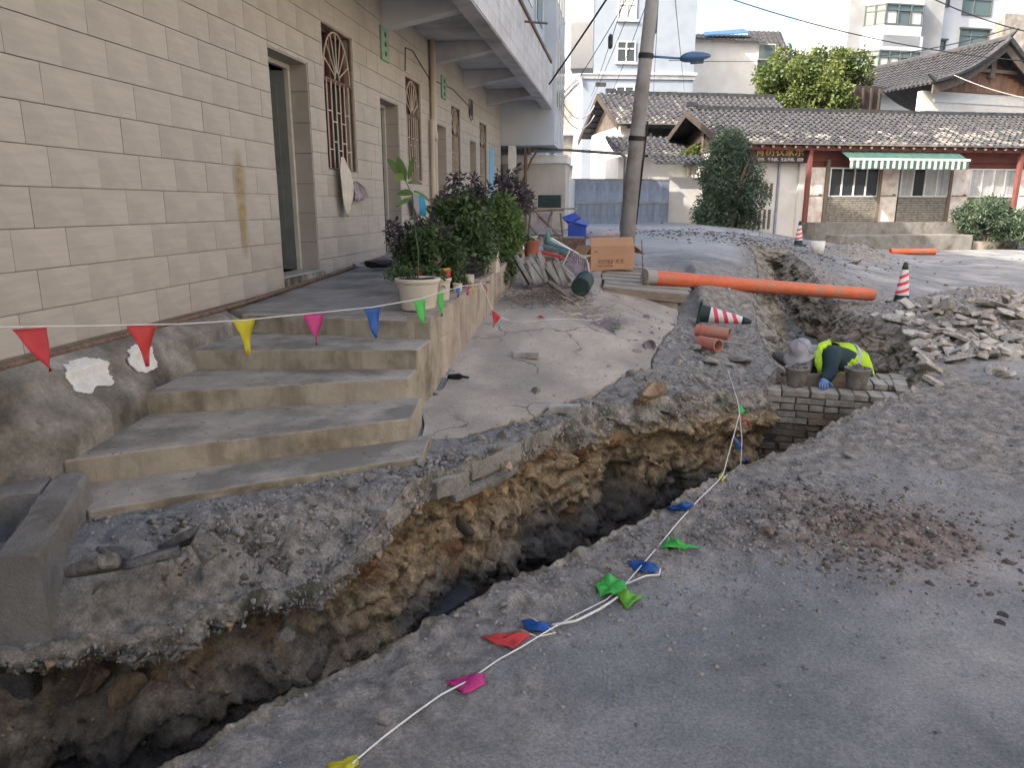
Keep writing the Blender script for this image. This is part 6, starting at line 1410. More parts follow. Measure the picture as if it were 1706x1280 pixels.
# low grey bin, blue tub, rolled sheet, table frame, green case
p=P(905,430,12.2); q_=P(975,432,12.2); g3=Fr(p,4); w3=(q_-p).length; m=MB(); g3.box(m,0,w3,0,.5,p.z-.1,p.z+.32); t=m.build('stone_trough',M['rust'],cat='trough',label='dark weathered trough behind the tile pile',bevel=.01)
b0=P(946,392,13.5); t=root('blue_tub','blue plastic tub with a crumpled lid at the end of the walkway','tub',tuple(b0)); m=MB(); m.prism([(b0.x,b0.y),(b0.x+.32,b0.y),(b0.x+.32,b0.y+.3),(b0.x,b0.y+.3)],b0.z-.02,b0.z+.2); m.build('tub_body',M['bluep'],t,bevel=.01)
m=Matrix.Translation(b0+Vector((.16,.15,.24)))@Euler((R(10),R(14),0)).to_matrix().to_4x4(); MB().box(-.22,.2,-.18,.18,-.015,.015,m).build('lid',M['bluep'],t,bevel=.008); m=Matrix.Translation(b0+Vector((.05,.1,.3)))@Euler((R(30),R(-18),.5)).to_matrix().to_4x4(); MB().box(-.13,.13,-.1,.1,-.015,.015,m).build('crumpled_sheet',M['bluep'],t)
MB().tube([P(975,394,13.6),P(1030,388,13.9)],[.05,.07],12).build('rolled_sheet',M['net'],smooth=True,cat='roll',label='rolled pale plastic sheet lying left of the pole foot')
MB().box(-.6,.15,12.6,12.75,.62,.78).build('kerb_stone',M['tankc'],cat='kerb',label='dark kerb stone behind the cardboard box')
t=root('wooden_trestle','old wooden trestle frame leaning at the store','trestle',tuple(P(905,398,15))); m=MB()
for a,b in (((880,398),(884,350)),((938,398),(934,355)),((882,352),(940,349)),((884,392),(936,392)),((892,352),(932,395)),((905,395),(920,352)),((882,375),(900,398))): m.tube([P(*a,15+random.uniform(0,.3)),P(*b,15+random.uniform(0,.3))],.022,5)
m.build('trestle_bars',M['wood'],t); MB().ext([P(895,355,15.1),P(922,353,15.1),P(918,392,15.1),P(893,390,15.1)],(0,.02,0)).build('hung_cloth',M['net'],t)
a=P(896,346,16); m=MB(); m.box(a.x,a.x+.48,a.y,a.y+.2,a.z,a.z+.26); t=m.build('green_case',M['coneg'],cat='case',label='dark green metal case on a shelf in front of the cream store',bevel=.01)
MB().box(a.x-.3,a.x+.8,a.y-.05,a.y+.25,a.z-.04,a.z-.003).build('shelf_board',M['woodgrey'],cat='shelf',label='weathered shelf board carrying the dark green case')
# white van glimpsed past the fence
vn_=P(948,330,27); t=root('parked_van','white and blue van glimpsed in the slot between the store and the hoarding','van',(vn_.x-1.6,vn_.y,.93))
x0=vn_.x-1.75; m=MB(); m.prism([(x0,vn_.y),(x0+1.75,vn_.y),(x0+1.75,vn_.y+4),(x0,vn_.y+4)],1.25,2.65); m.build('body',M['paint'],t,bevel=.08); MB().box(x0+.15,x0+1.6,vn_.y-.02,vn_.y-.003,1.95,2.5).build('windscreen',M['lamp'],t)
MB().box(x0+.1,x0+1.65,vn_.y-.05,vn_.y-.003,1.15,1.5).build('bumper',M['black'],t)
m=MB(); 
for xx in (x0+.05,x0+1.5): 
    for yy_ in (vn_.y+.6,vn_.y+3.2): m.tube([(xx,yy_,1.24),(xx+.2,yy_,1.24)],.31,16)
m.build('wheels',M['black'],t)
# wooden boards over the old kerb
t=root('board_platform','platform of weathered grey boards laid over a low concrete kerb','platform',(.3,10.8,.5))
zt=lambda x:.57-.12*max(0,x-.1)
for k in range(7):
    y=10.32+k*.30; dz=k*.026; m=MB(); x0=-.28+random.uniform(-.04,.04); x1=.92+random.uniform(-.05,.05)+k*.02
    m.prism([(x0,y),(x1,y+.16),(x1,y+.44),(x0,y+.285)],[zt(x0)-.025+dz,zt(x1)-.025+dz]*1+[zt(x1)-.025+dz,zt(x0)-.025+dz],[zt(x0)+dz,zt(x1)+dz,zt(x1)+dz,zt(x0)+dz]); m.build('board',M['woodgrey'],t,bevel=.004)
m=MB(); m.prism([(-.24,10.30),(.9,10.46),(.9,10.50),(-.24,10.34)],[.44,.33,.33,.44],[.54,.45,.45,.54]); m.build('edge_board',M['wood'],t,bevel=.005)
m=MB(); m.prism([(-.2,10.36),(.78,10.50),(.78,11.6),(-.2,11.6)],-.1,[.46,.36,.4,.5]); m.build('kerb_block',M['wallconc'],t,bevel=.02)
MB().lathe([(.05,0),(.065,.05),(.05,.055)],(P(1077,478,10.6)),8).build('small_tin',M['rust'],cat='tin',label='rusty tin lid lying on the boards below the orange pipe')
MB().tube([P(1072,470,10.6),P(1069,400,10.6)],.008,5).build('thin_stake',M['rust'],cat='stake',label='thin upright stake at the left end of the orange pipe')
lay(P(1110,520,9.9),P(1112,545,9.85),.06,.06,'wood','timber_block','short timber leg under the corner of the board platform','timber',up=Vector((0,1,0)))
# ================================================================ PIPES
def pipe(name,label,a,b,r,mat,t=.012,seg=28,socket=None):
    a,b=Vector(a),Vector(b); d=(b-a).normalized(); m=MB(); m.tube([a,b],r,seg,cap=False); m.tube([a,b],r-t,seg,cap=False)
    th=root(name,label,'pipe',tuple((a+b)/2)); o=m.build('pipe_wall',M[mat],th,smooth=True)
    e=MB()
    for q_ in (a,b):
        n0=len(e.v); x=d.orthogonal().normalized(); y=d.cross(x)
        for k in range(seg): an=2*math.pi*k/seg; v_=x*math.cos(an)+y*math.sin(an); e.v.append(tuple(q_+v_*r)); e.v.append(tuple(q_+v_*(r-t)))
        for k in range(seg): k2=(k+1)%seg; e.f.append((n0+2*k,n0+2*k2,n0+2*k2+1,n0+2*k+1))
    e.build('pipe_rim',M[mat],th)
    if socket: s=MB(); s.tube([a+d*socket,b.lerp(a,.0) if False else a+d*(socket+.02)],r+.012,seg); s.build('socket_ring',M[mat],th)
    return th
pa=P(1074,461,10.6); pb3=P(1452,491,12.3)
pa.z=gzz(pa.x,pa.y)+.60-.0 if False else pa.z
pipe('sewer_pipe','long bright orange sewer pipe lying across the trench',pa,pb3,.105,'orange')
MB().tube([pa+Vector((-.004,0,0)),pa+(pb3-pa).normalized()*.16],.109,28).build('pipe_collar',M['pole'],cat='collar',label='dusty grey collar on the left end of the long orange pipe')
v,f=rockv(88,1); MB().arr(v*np.array([.3,.25,.16])+np.array([pb3.x-.5,pb3.y,pb3.z-.22]),f).build('pipe_prop',M['rock'],cat='stone',label='rough stone propping the right end of the orange pipe')
pipe('pipe_offcut','upper of two short faded red pipe pieces on the left bank',P(1160,550,8.5),P(1215,557,8.3),.07,'orange2',socket=.06)
pipe('pipe_offcut','lower and shorter faded red pipe piece on the left bank',P(1165,570,8.0),P(1197,576,7.75),.07,'orange2')
pipe('pipe_offcut','small red pipe in the trench beyond the orange pipe, left one',P(1270,488,13.5),P(1275,500,12.6),.06,'orange2'); pipe('pipe_offcut','small red pipe in the trench beyond the orange pipe, right one',P(1279,488,13.5),P(1285,500,12.6),.06,'orange2')
a=gz(1483,419,.12);b=gz(1558,419,.12); pipe('sewer_pipe','short orange pipe lying by the far terrace step',a,b,.105,'orange')
lay(P(1183,566,8.2),P(1258,577,7.9),.05,.015,'woodgrey','lath','thin pale lath lying between the short red pipes','timber')
MB().tube([P(1290,590,8.3),P(1298,594,8.2),P(1312,600,7.9),P(1320,606,7.8)],[.03,.07,.075,.04],16).build('cement_sack',M['cement'],smooth=True,cat='sack',label='rolled pale sack on the far edge of the brick chamber')
# ================================================================ CONES
def cone(loc,rot,label,h=.68):
    t=root('traffic_cone',label,'traffic cone',(0,0,0)); m=MB(); m.prism([(-.17,-.17),(.17,-.17),(.17,.17),(-.17,.17)],0,.035); m.build('cone_base',M['coneg'],t,bevel=.01)
    R_=lambda z:.125-(.125-.035)*z/h
    MB().lathe([(R_(z),z) for z in (.035,.10,.15)]+[(R_(.15)-.006,.151)],(0,0,0),20,cap=False).build('cone_sleeve',M['coneg'],t,smooth=False)
    MB().lathe([(R_(.151)-.001,.151),(R_(.56)-.001,.56)],(0,0,0),20,cap=False).build('cone_body',M['conew'],t,smooth=True)
    MB().lathe([(R_(.56),.56),(R_(.62),.62),(.028,h-.01),(.02,h)],(0,0,0),16).build('cone_cap',M['coneg'],t,smooth=True)
    for k,zc in enumerate((.225,.345,.465)):
        g=[]
        for (o_) in (-.026,.026):
            row=[]
            for s_ in range(25): a=2*math.pi*s_/24; z=zc+o_+.035*math.cos(a+.4); row.append(((R_(z)+.0015)*math.cos(a),(R_(z)+.0015)*math.sin(a),z))
            g.append(row)
        MB().grid(g).build('red_stripe',M['coner'],t,smooth=True)
    t.location=loc; t.rotation_euler=rot; return t
p=gz(1500,513,.02); c1_=cone((p.x,p.y,gzz(p.x,p.y)),(0,0,.3),'red and white striped traffic cone standing on the road beside the rubble heap')
p=gz(1327,439,.05); c2_=cone((p.x,p.y,gzz(p.x,p.y)),(0,0,1.0),'smaller looking striped traffic cone standing far back near the house gate')
p=P(1163,521,9.6); c3_=cone((p.x,p.y,p.z),(R(0),R(98),R(-8)),'striped traffic cone lying on its side by the board platform')
p=P(1272,418,22); m=MB(); m.prism([(p.x-.1,p.y-.1),(p.x+.1,p.y-.1),(p.x+.1,p.y+.1),(p.x-.1,p.y+.1)],p.z-.25,p.z+.02); m.build('white_tin',M['conew'],cat='tin',label='small pale square tin left of the far traffic cone')
p=gz(1358,461,0); t=root('plastic_bucket','small white plastic bucket by the far earth heap','bucket',(p.x,p.y,0)); MB().lathe([(.13,0),(.16,.3),(.15,.3),(.12,.02)],(p.x,p.y,gzz(p.x,p.y)),18).build('bucket_shell',M['conew'],t,smooth=True)
a=gz(1392,425,0); MB().tube([a,P(1411,380,a.dot(FH)*1.0)],.018,6).build('leaning_rod',M['pole'],cat='rod',label='thin rod leaning up from the far earth heap')
lay(gz(1445,462,.1),gz(1500,470,.05),.07,.05,'wood','wooden_stick','dark shovel handle lying right of the far earth heap','tool')
p=gz(1438,462,.15); m=Matrix.Translation(p)@Euler((R(60),0,R(20))).to_matrix().to_4x4(); MB().box(-.15,.15,-.18,.18,-.01,.01,m).build('steel_plate',M['rust'],cat='tool',label='square steel shovel blade propped up at the far earth heap')
# ================================================================ BRICKWORK
brk=meshof(MB().box(-.12,.12,-.0575,.0575,-.0265,.0265),'brick',M['brick'],bevel=.003)
brd=meshof(MB().box(-.12,.12,-.0575,.0575,-.0265,.0265),'brick',M['brickd'],bevel=.003)
w0=Vector((1.26,6.98,0)); w1=Vector((2.62,6.76,0)); du=(w1-w0).normalized(); dn=Vector((-du.y,du.x,0)); Lw=(w1-w0).length; wa=math.atan2(du.y,du.x)
ch=root('brick_chamber','unfinished grey brick manhole chamber built across the trench','brick wall',tuple(w0))
br=random.Random(17); TOPZ=-.02
def bk(p,a,m=None,dirt=False):
    k_=1 if dirt is False else 2.2
    inst('brick',brd if dirt else brk,(p.x+br.uniform(-.007,.007)*k_,p.y+br.uniform(-.009,.009)*k_,p.z+br.uniform(-.003,.003)*k_),(br.uniform(-.03,.03),br.uniform(-.02,.02)*k_,a+br.uniform(-.04,.04)*k_),parent=ch)
for r in range(15):
    z=TOPZ-.0265-r*.064
    if r%2==0 and r<3 or r in (5,9):
        n=int(Lw/.125)
        for k in range(n): bk(w0+du*(.06+k*.125)+dn*.12+Vector((0,0,z)),wa+R(90),dirt=r>2)
    else:
        n=int(Lw/.25); o_=(r%2)*.125
        for k in range(n+1): 
            if .1+k*.25+o_<Lw+.1: bk(w0+du*(.12+k*.25-o_*.9)+dn*(.06+br.uniform(-.01,.01))+Vector((0,0,z)),wa,dirt=(r>2 and br.random()<.35+.09*r) )
m=MB(); F4=Fr(w0,math.degrees(wa)); F4.box(m,0,Lw,.02,.22,TOPZ-1.1,TOPZ-.012); m.build('mortar_core',M['mortar'],ch)
# side returns
for (b0_,dv,n,zt_) in ((w0+Vector((.13,.34,0)),(Vector((1.64,8.0,0))-w0-Vector((.13,.34,0))).normalized(),3,TOPZ+.04),(w1+Vector((-.02,.32,0)),Vector((.25,1,0)).normalized(),3,TOPZ+.03)):
    aa=math.atan2(dv.y,dv.x)
    for r in range(9):
        for k in range(n): bk(b0_+dv*(k*.25+(r%2)*.06)+Vector((0,0,zt_-.0265-r*.064)),aa,dirt=r>5)
# dry stack right of the worker
sk=Vector((2.55,7.35,0))
for r in range(3):
    for k in range(6): bk(sk+Vector((.13*(k//2)-.2+.02*r,(k%2)*.25,TOPZ+.02-.0265-r*.06)),R(82))
# rubble heap of broken bricks
rub=[]
def rubz(pts): return ground_z(np.array([p[0] for p in pts]),np.array([p[1] for p in pts]))
cand=[]
while len(cand)<185:
    px=br.uniform(1425,1706) if br.random()<.75 else br.uniform(1380,1720); py=br.gauss(560,22)
    if py<522 or py>625: continue
    if py>585 and br.random()<.6: continue
    p=gz(px,py,.15)
    if inside(np.array([p.x]),np.array([p.y]),TRm)[0]: continue
    cand.append((p.x,p.y))
zs=rubz(cand)
hb_=meshof(MB().box(-.07,.06,-.0575,.0575,-.0265,.0265),'half_brick',M['tarp'],bevel=.008); wb_=meshof(MB().box(-.12,.12,-.0575,.0575,-.0265,.0265),'whole_brick',M['tarp'],bevel=.004)
fl_=[meshof(MB().arr(v*np.array([1.2,.9,.35]),f),'broken_slab',M['tarp']) for v,f in (rockv(401,1),rockv(402,1),rockv(403,1))]
for k,((x,y),z) in enumerate(zip(cand,zs)):
    t_=br.random(); rot=(br.uniform(-.6,.6),br.uniform(-.6,.6),br.uniform(0,6.28))
    if t_<.35: inst('rubble_brick',wb_,(x,y,z+br.uniform(.02,.1)),rot,br.uniform(.75,1.0),label='pale whole brick tipped on the rubble heap',cat='brick',group='whole bricks of the rubble heap')
    elif t_<.6: inst('broken_brick',hb_,(x,y,z+br.uniform(.02,.08)),rot,br.uniform(.7,1.1),label='pale broken half brick on the rubble heap',cat='brick',group='half bricks of the rubble heap')
    else: s_=br.choice((.04,.06,.08,.11,.16,.2))*br.uniform(.8,1.1); inst('rubble_slab',fl_[k%3],(x,y,z+s_*.2),rot,s_,label='flat pale piece of broken concrete on the rubble heap',cat='rubble',group='broken concrete pieces of the rubble heap')
def big(px,py,s,lab,zz=.25,seed=0):
    p=gz(px,py,zz); p.z=gzz(p.x,p.y)+s*.22; inst('concrete_lump',ROCKM[seed%8],(p.x,p.y,p.z),(.4,.3,seed),(s*.55,s*.5,s*.5),label=lab,cat='rubble')
big(1572,517,.36,'biggest angular concrete lump on top of the rubble heap',.30,1); big(1606,524,.26,'dark lump of concrete right of the biggest one',.27,2); big(1540,542,.28,'dark angular lump left below the biggest one',.3,3); big(1555,530,.2,'medium pale lump tucked beside the biggest one',.3,4)
# two single bricks on the pavement
for (px,py,a,lab) in ((878,598,-.12,'single pale brick lying alone in the middle of the concrete pavement'),(940,687,-.02,'single pale brick lying at the broken edge of the pavement')):
    p=gz(px,py,.2)
    for _ in range(4): p=gz(px,py,gzz(p.x,p.y))
    inst('loose_brick',wb_,(p.x,p.y,gzz(p.x,p.y)+.03),(0,0,a),1.0,label=lab,cat='brick')
# slate slabs dumped in the trench, bottom left
for (px,py,z,s_,a,lab,mt) in ((575,1098,-.92,.26,.5,'pale blue grey slab lying in the dark trench bottom','net'),(545,1115,-.98,.36,.4,'dark slab under the pale one in the trench','roofd'),(700,1015,-.80,.45,.9,'stack of dark ridged slabs in the trench further along','roofd'),(730,1000,-.75,.4,.95,'upper dark ridged slab on the stack in the trench','roofd')):
    p=gz(px,py,z); m=Matrix.Translation(p)@Euler((R(6),R(-8),a)).to_matrix().to_4x4(); MB().box(-s_/2,s_/2,-s_*.35,s_*.35,-.02,.02,m).build('dumped_slab',M[mt],cat='slab',label=lab,bevel=.004)
p=P(765,628,6.15); MB().tube([P(748,629,6.2),P(766,627,6.15),P(771,628,6.1),P(780,629,6.05)],[.026,.026,.012,.011],10).build('dark_bottle',M['black'],smooth=True,cat='bottle',label='dark glass bottle lying at the foot of the retaining wall')
v,f=rockv(77,2); p=gz(1078,578,.2); MB().lathe([(.06,0),(.065,.09),(.06,.09),(.055,.01)],p,14,m=Euler((R(70),0,.4)).to_matrix()).build('paper_cup',M['net'],cat='cup',label='crushed pinkish paper cup at the right edge of the pavement')
# mortar buckets
def bucket(px,py,dep,r,h,lab,full=True,zz=None):
    p=P(px,py,dep); p.z=zz if zz is not None else p.z; t=root('mortar_bucket',lab,'bucket',tuple(p)); MB().lathe([(r*.7,0),(r*.72,.01),(r*.98,h-.02),(r*1.05,h-.015),(r*1.05,h),(r*.95,h),(r*.9,h*.8)],p,24).build('bucket_shell',M['bucket'],t,smooth=True)
    n=6; g=[[(p.x+r*.92*i/n*math.cos(a*math.pi/10),p.y+r*.92*i/n*math.sin(a*math.pi/10),p.z+h*.82+.06*(1-i/n)+random.uniform(-.012,.02)) for a in range(21)] for i in range(n+1)]; MB().grid(g).build('mortar',M['cement'],t)
    MB().tube([(p.x+r*1.05*math.cos(a),p.y-.02+r*.3*math.sin(a)*0-r*.55*math.sin(a),p.z+h-.01-.05*math.sin(a)) for a in np.linspace(0,math.pi,13)],.004,5).build('bucket_handle',M['rust'],t)
    return t
bucket(1325,643,6.82,.108,.18,'left mortar bucket standing on the brick chamber wall under the hat',zz=TOPZ+.005)
bucket(1425,655,6.72,.114,.195,'right mortar bucket standing on the brick chamber wall behind the hand',zz=TOPZ+.005)
a_=P(1336,646,7.02); b_=P(1412,650,6.98); lay(Vector((a_.x,a_.y,-.03)),Vector((b_.x,b_.y,-.01)),.03,.17,'wood','shuttering_plank','dark brown plank standing behind the bricks between the two mortar buckets','plank')
# ================================================================ WORKER
def skin(name,vs_,es,rad,mat,parent,sub=2,label=None):
    me=bpy.data.meshes.new(name); off=wl(parent); me.from_pydata([tuple(Vector(v)-off) for v in vs_],es,[]); o=bpy.data.objects.new(name,me); COL.objects.link(o)
    sm=o.modifiers.new('s','SKIN'); 
    for i,r in enumerate(rad):
        me.skin_vertices[0].data[i].radius=r if hasattr(r,'__len__') else (r,r); me.skin_vertices[0].data[i].use_root=(i==0)
    sm.use_smooth_shade=True; ss=o.modifiers.new('u','SUBSURF'); ss.levels=sub; ss.render_levels=sub
    dg=bpy.context.evaluated_depsgraph_get(); m2=bpy.data.meshes.new_from_object(o.evaluated_get(dg)); m2.name=name; m2.materials.clear(); m2.materials.append(M[mat]); m2.polygons.foreach_set('use_smooth',[True]*len(m2.polygons))
    bpy.data.objects.remove(o); o=bpy.data.objects.new(name,m2); COL.objects.link(o); o.parent=parent
    return props(o,label=label)
M['jacket']=pm('dark_teal_jacket',(.010,.026,.036),(.02,.045,.058),6,rough=.85,bump=.3,bscale=25)
M['vest']=pm('fluorescent_vest',(.33,.54,.02),(.43,.68,.025),5,rough=.85,bump=1.0,bscale=14,stain=(.25,.36,.05),stscale=9,st=(.5,.7))
M['band']=pm('reflective_band',(.30,.33,.36),(.38,.41,.44),6,rough=.4,bump=.1)
M['hat']=pm('grey_sun_hat',(.27,.26,.28),(.37,.36,.38),6,rough=.9,bump=.4,bscale=30)
M['skin']=pm('skin',(.30,.16,.105),(.36,.20,.135),8,rough=.6,bump=.05)
M['mask']=pm('teal_mask',(.04,.20,.18),(.06,.25,.22),8,rough=.8,bump=.1)
M['glove']=pm('blue_glove',(.05,.12,.30),(.16,.26,.42),20,rough=.8,bump=.2)
M['trous']=pm('dark_trousers',(.018,.02,.026),(.03,.032,.04),6,rough=.9,bump=.2)
pel=Vector((2.42,7.72,-.10)); 
wk=root('person','worker in grey sun hat, dark jacket and fluorescent vest bending over the brick chamber','person',(2.3,7.6,-.95))
DW=7.25
ch_=P(1392,592,DW); sh=P(1372,600,DW); nk=P(1357,588,DW); hc_=P(1340,596,DW-.05); bl=P(1412,603,DW)
lumb=(ch_+pel)/2+Vector((.05,.02,.06))
shR=P(1384,593,DW-.20); elR=P(1382,624,DW-.30); wrR=P(1370,648,6.83); wrR.z=max(wrR.z,TOPZ+.05)
shL=P(1368,590,DW+.17); elL=P(1352,620,DW+.12); wrL=P(1350,642,DW+.0)
hipR=pel+Vector((.06,-.10,-.04)); hipL=pel+Vector((0,.10,-.04)); knR=hipR+Vector((-.26,-.06,-.36)); knL=hipL+Vector((-.22,.04,-.38)); anR=knR+Vector((.14,0,-.40)); anL=knL+Vector((.12,0,-.39))
vs_=[pel,lumb,ch_,nk,shR,elR,wrR,shL,elL,wrL,hipR,knR,anR,hipL,knL,anL,anR+Vector((-.17,-.03,-.04)),anL+Vector((-.17,.02,-.04)),P(1349,594,DW)]
es=[(0,1),(1,2),(2,3),(2,4),(4,5),(5,6),(2,7),(7,8),(8,9),(0,10),(10,11),(11,12),(0,13),(13,14),(14,15),(12,16),(15,17),(3,18)]
skin('body',vs_,es,[.145,.15,.155,.075,.085,.06,.042,.085,.06,.042,.10,.075,.05,.10,.075,.05,.045,.045,.055],'jacket',wk)
# head: skull turned down, crown to the left, face toward the wall
v,f=rockv(1,3); v=v/np.linalg.norm(v,axis=1)[:,None]; hr=Euler((R(10),R(-62),R(8))).to_matrix(); hv=[tuple(hc_+hr@Vector((p[0]*.078,p[1]*.072,p[2]*.105))) for p in v]
hd=MB().arr(hv,f).build('head',M['skin'],wk,smooth=True)
fd=(hr@Vector((1,0,0))).normalized()
fc=hc_+Vector((.055,-.03,-.055))
MB().tube([fc+Vector((.0,-.02,.03)),fc+Vector((.03,-.045,.0)),fc+Vector((.012,-.03,-.02))],[.008,.013,.009],8).build('nose',M['skin'],hd,smooth=True)
MB().tube([hc_+Vector((.01,-.075,.0)),hc_+Vector((.022,-.083,.02)),hc_+Vector((.008,-.077,.035))],[.008,.012,.008],8).build('ear',M['skin'],hd,smooth=True)
for s in (-1,1): MB().arr(np.array([(x*.011+fc.x-.012,y*.011+fc.y-.035+s*.012,z*.011+fc.z+.045) for x,y,z in v]),f).build('eye',M['black'],hd,smooth=True)
mk=MB(); mk.arr(np.array([tuple(hc_+Vector((.062,-.01,-.035))+hr@Vector((p[0]*.04,p[1]*.06,p[2]*.05))) for p in v]),f); mk.build('face_mask',M['mask'],wk,smooth=True)
# hat: soft crown and wide brim, tipped with the head
axh=Vector((-.42,-.22,.88)).normalized(); zq=axh.to_track_quat('Z','Y').to_matrix(); hc2=hc_+axh*.055+Vector((-.015,0,.02))
hp=[(.185,-.035),(.15,-.018),(.118,-.002),(.107,.02),(.104,.06),(.088,.095),(.05,.112),(.0,.118)]
m=MB(); seg=32; n0=0; rows=[]
for i,(r,z) in enumerate(hp):
    row=[]
    for k in range(seg+1):
        a=2*math.pi*k/seg; w_=1+.05*math.sin(a*3+i)*(1 if i<2 else .35); zz=z+(.02*math.sin(a*2+1)+.015*math.sin(a*5) if i<2 else .004*math.sin(a*7)); row.append(tuple(hc2+zq@Vector((r*w_*math.cos(a),r*w_*math.sin(a),zz))))
    rows.append(row)
m.grid(rows); m.build('sun_hat',M['hat'],wk,smooth=True,solid=.005)
g=[]   # neck cloth falling from the brim
for i in range(7):
    t=i/6; g.append([tuple(hc_+Vector((-.115+.015*t+.20*(j/8)-.05*t*(j/8),-.105+.03*math.sin(j*.9),-.0-.15*t+.01*math.sin(j*2+i)))) for j in range(9)])
MB().grid(g).build('neck_cloth',M['hat'],wk,smooth=True,solid=.004)
# vest: shell over the torso + shoulder straps, reflective bands
def shell(name,pts,rad,mat,n=28,th=.006,sy=1.):
    g=[]; pts=[Vector(p) for p in pts]
    for i,p in enumerate(pts):
        d=(pts[min(i+1,len(pts)-1)]-pts[max(i-1,0)]).normalized(); x=Vector((0,-1,0)); x=(x-d*x.dot(d)).normalized(); y=d.cross(x)
        g.append([tuple(p+(x*math.cos(a)*rad[i][0]+y*math.sin(a)*rad[i][1])*(1+.035*math.sin(a*4+i*1.3)+.02*math.sin(a*9+i*2.1))) for a in [2*math.pi*k/n for k in range(n+1)]])
    return MB().grid(g).build(name,M[mat],wk,smooth=True,solid=th)
def sp(t):  # along the spine from pelvis to shoulders
    a=pel+Vector((.03,0,-.10)); return a.lerp(lumb,t*2) if t<.5 else lumb.lerp(ch_.lerp(nk,.25),(t-.5)*2)
shell('vest',[sp(t) for t in np.linspace(0,1,9)],[(.150,.145),(.158,.152),(.167,.16),(.172,.165),(.176,.168),(.178,.169),(.175,.165),(.163,.153),(.143,.133)],'vest')
for t0 in (.62,): shell('reflective_band',[sp(t0-.045),sp(t0),sp(t0+.045)],[(.183,.174)]*3,'band')
# dark side panel and sleeve come out over the vest
skin('sleeve',[shR+Vector((.03,.06,.01)),shR,shR.lerp(elR,.5),elR,elR.lerp(wrR,.55),wrR],[(0,1),(1,2),(2,3),(3,4),(4,5)],[.10,.105,.082,.074,.062,.045],'jacket',wk)
for s_ in (0,):
    a=P(1362,572,DW-.02); st_=MB(); path=[P(1384,571,DW-.0),P(1368,577,DW-.16),P(1362,590,DW-.22),P(1364,606,DW-.24),P(1370,622,DW-.22),P(1376,636,DW-.16)]
    g=[]
    for i,p in enumerate(path):
        d=(path[min(i+1,5)]-path[max(i-1,0)]).normalized(); s2=d.cross(Vector((0,-1,.2))).normalized()*.036; g.append([tuple(p-s2),tuple(p+Vector((0,-.012,0))),tuple(p+s2)])
    MB().grid(g).build('vest_front_edge',M['vest'],wk,smooth=True,solid=.006)
# gloved hand, five bent fingers resting on the bricks
hd0=wrR; hdv=Vector((-.2,-.95,-.12)).normalized(); sd=Vector((-.95,.2,0)).normalized(); upz=Vector((0,0,1))
palm=[hd0+Vector((0,.02,.01)),hd0+hdv*.05,hd0+hdv*.09]; vv=[palm[0],palm[1],palm[2]]; ee=[(0,1),(1,2)]; rr=[(.03,.026),(.042,.024),(.04,.02)]
for k,(o_,L_) in enumerate(((-.034,.062),(-.012,.072),(.011,.068),(.033,.054))):
    b=len(vv); base_=palm[2]+sd*o_+hdv*.005; vv+=[base_,base_+hdv*L_*.5+upz*.006,base_+hdv*L_*.85-upz*.012,base_+hdv*L_-upz*.03]; ee+=[(2,b),(b,b+1),(b+1,b+2),(b+2,b+3)]; rr+=[.011,.0105,.0095,.008]
b=len(vv); vv+=[palm[1]+sd*-.045,palm[1]+sd*-.07+hdv*.03,palm[1]+sd*-.075+hdv*.06-upz*.01]; ee+=[(1,b),(b,b+1),(b+1,b+2)]; rr+=[.014,.012,.0095]
skin('gloved_hand',vv,ee,rr,'glove',wk,sub=1)
hL=wrL; skin('far_gloved_hand',[hL,hL+Vector((-.04,-.04,-.04)),hL+Vector((-.07,-.06,-.06)),hL+Vector((-.06,-.08,-.06)),hL+Vector((-.08,-.04,-.06)),hL+Vector((-.04,-.09,-.05))],[(0,1),(1,2),(1,3),(1,4),(0,5)],[.03,.03,.011,.011,.011,.012],'glove',wk,sub=1)
# ================================================================ BUNTING
def pennant(a,b,tip,mat,parent,wave=.02,seed=0,lab=None,n=8):
    a,b,tip=Vector(a),Vector(b),Vector(tip); nn=(b-a).cross(tip-a).normalized(); rs=random.Random(seed); p1=rs.uniform(0,6); g=[]
    for i in range(n+1):
        t=i/n; L=a.lerp(tip,t);R_=b.lerp(tip,t); g.append([tuple(L.lerp(R_,j/4)+nn*wave*math.sin(p1+t*5+j*.8)*t**.6) for j in range(5)])
    return MB().grid(g).build('pennant',M['f_'+mat],parent,smooth=True,label=lab,solid=.001)
dA=lambda x:1/(.333-.000230*x)
t=root('bunting','string of coloured pennants hanging from the left picture edge to the dark crate','bunting',tuple(P(0,545,dA(0))))
ctrl=[(-40,546.5),(0,545),(150,543),(300,540),(400,534),(520,522),(620,512),(700,498),(740,485),(770,477),(815,470)]
ptsA=[P(x,y,dA(x)) for x,y in ctrl]; MB().tube(ptsA,.0035,5).build('string',M['string'],t)
for (xa,xb,ya,yb,tx,ty,c) in ((20,78,549,546,84,619,'red'),(210,260,542,541,246,611,'red'),(387,425,533,531,414,591,'yellow'),(505,539,524,522,528,575,'magenta'),(606,634,515,512,626,563,'blue'),(688,709,502,499,705,542,'green'),(728,739,490,487,736,527,'green'),(760,766,481,479,763,495,'blue'),(775,784,476,474,779,492,'magenta'),(785,790,474,473,788,489,'yellow')):
    xm=(xa+xb)/2; pennant(P(xa,ya,dA(xa)),P(xb,yb,dA(xb)),P(tx,ty,dA(xm)-.03),c,t,.015,xa)
t=root('bunting','pennant string drooping from the crate across the concrete pavement','bunting',tuple(P(800,472,8.3)))
cp=[P(800,471,6.75),P(808,487,6.8),P(820,515,6.9),P(832,528,7.0)]; 
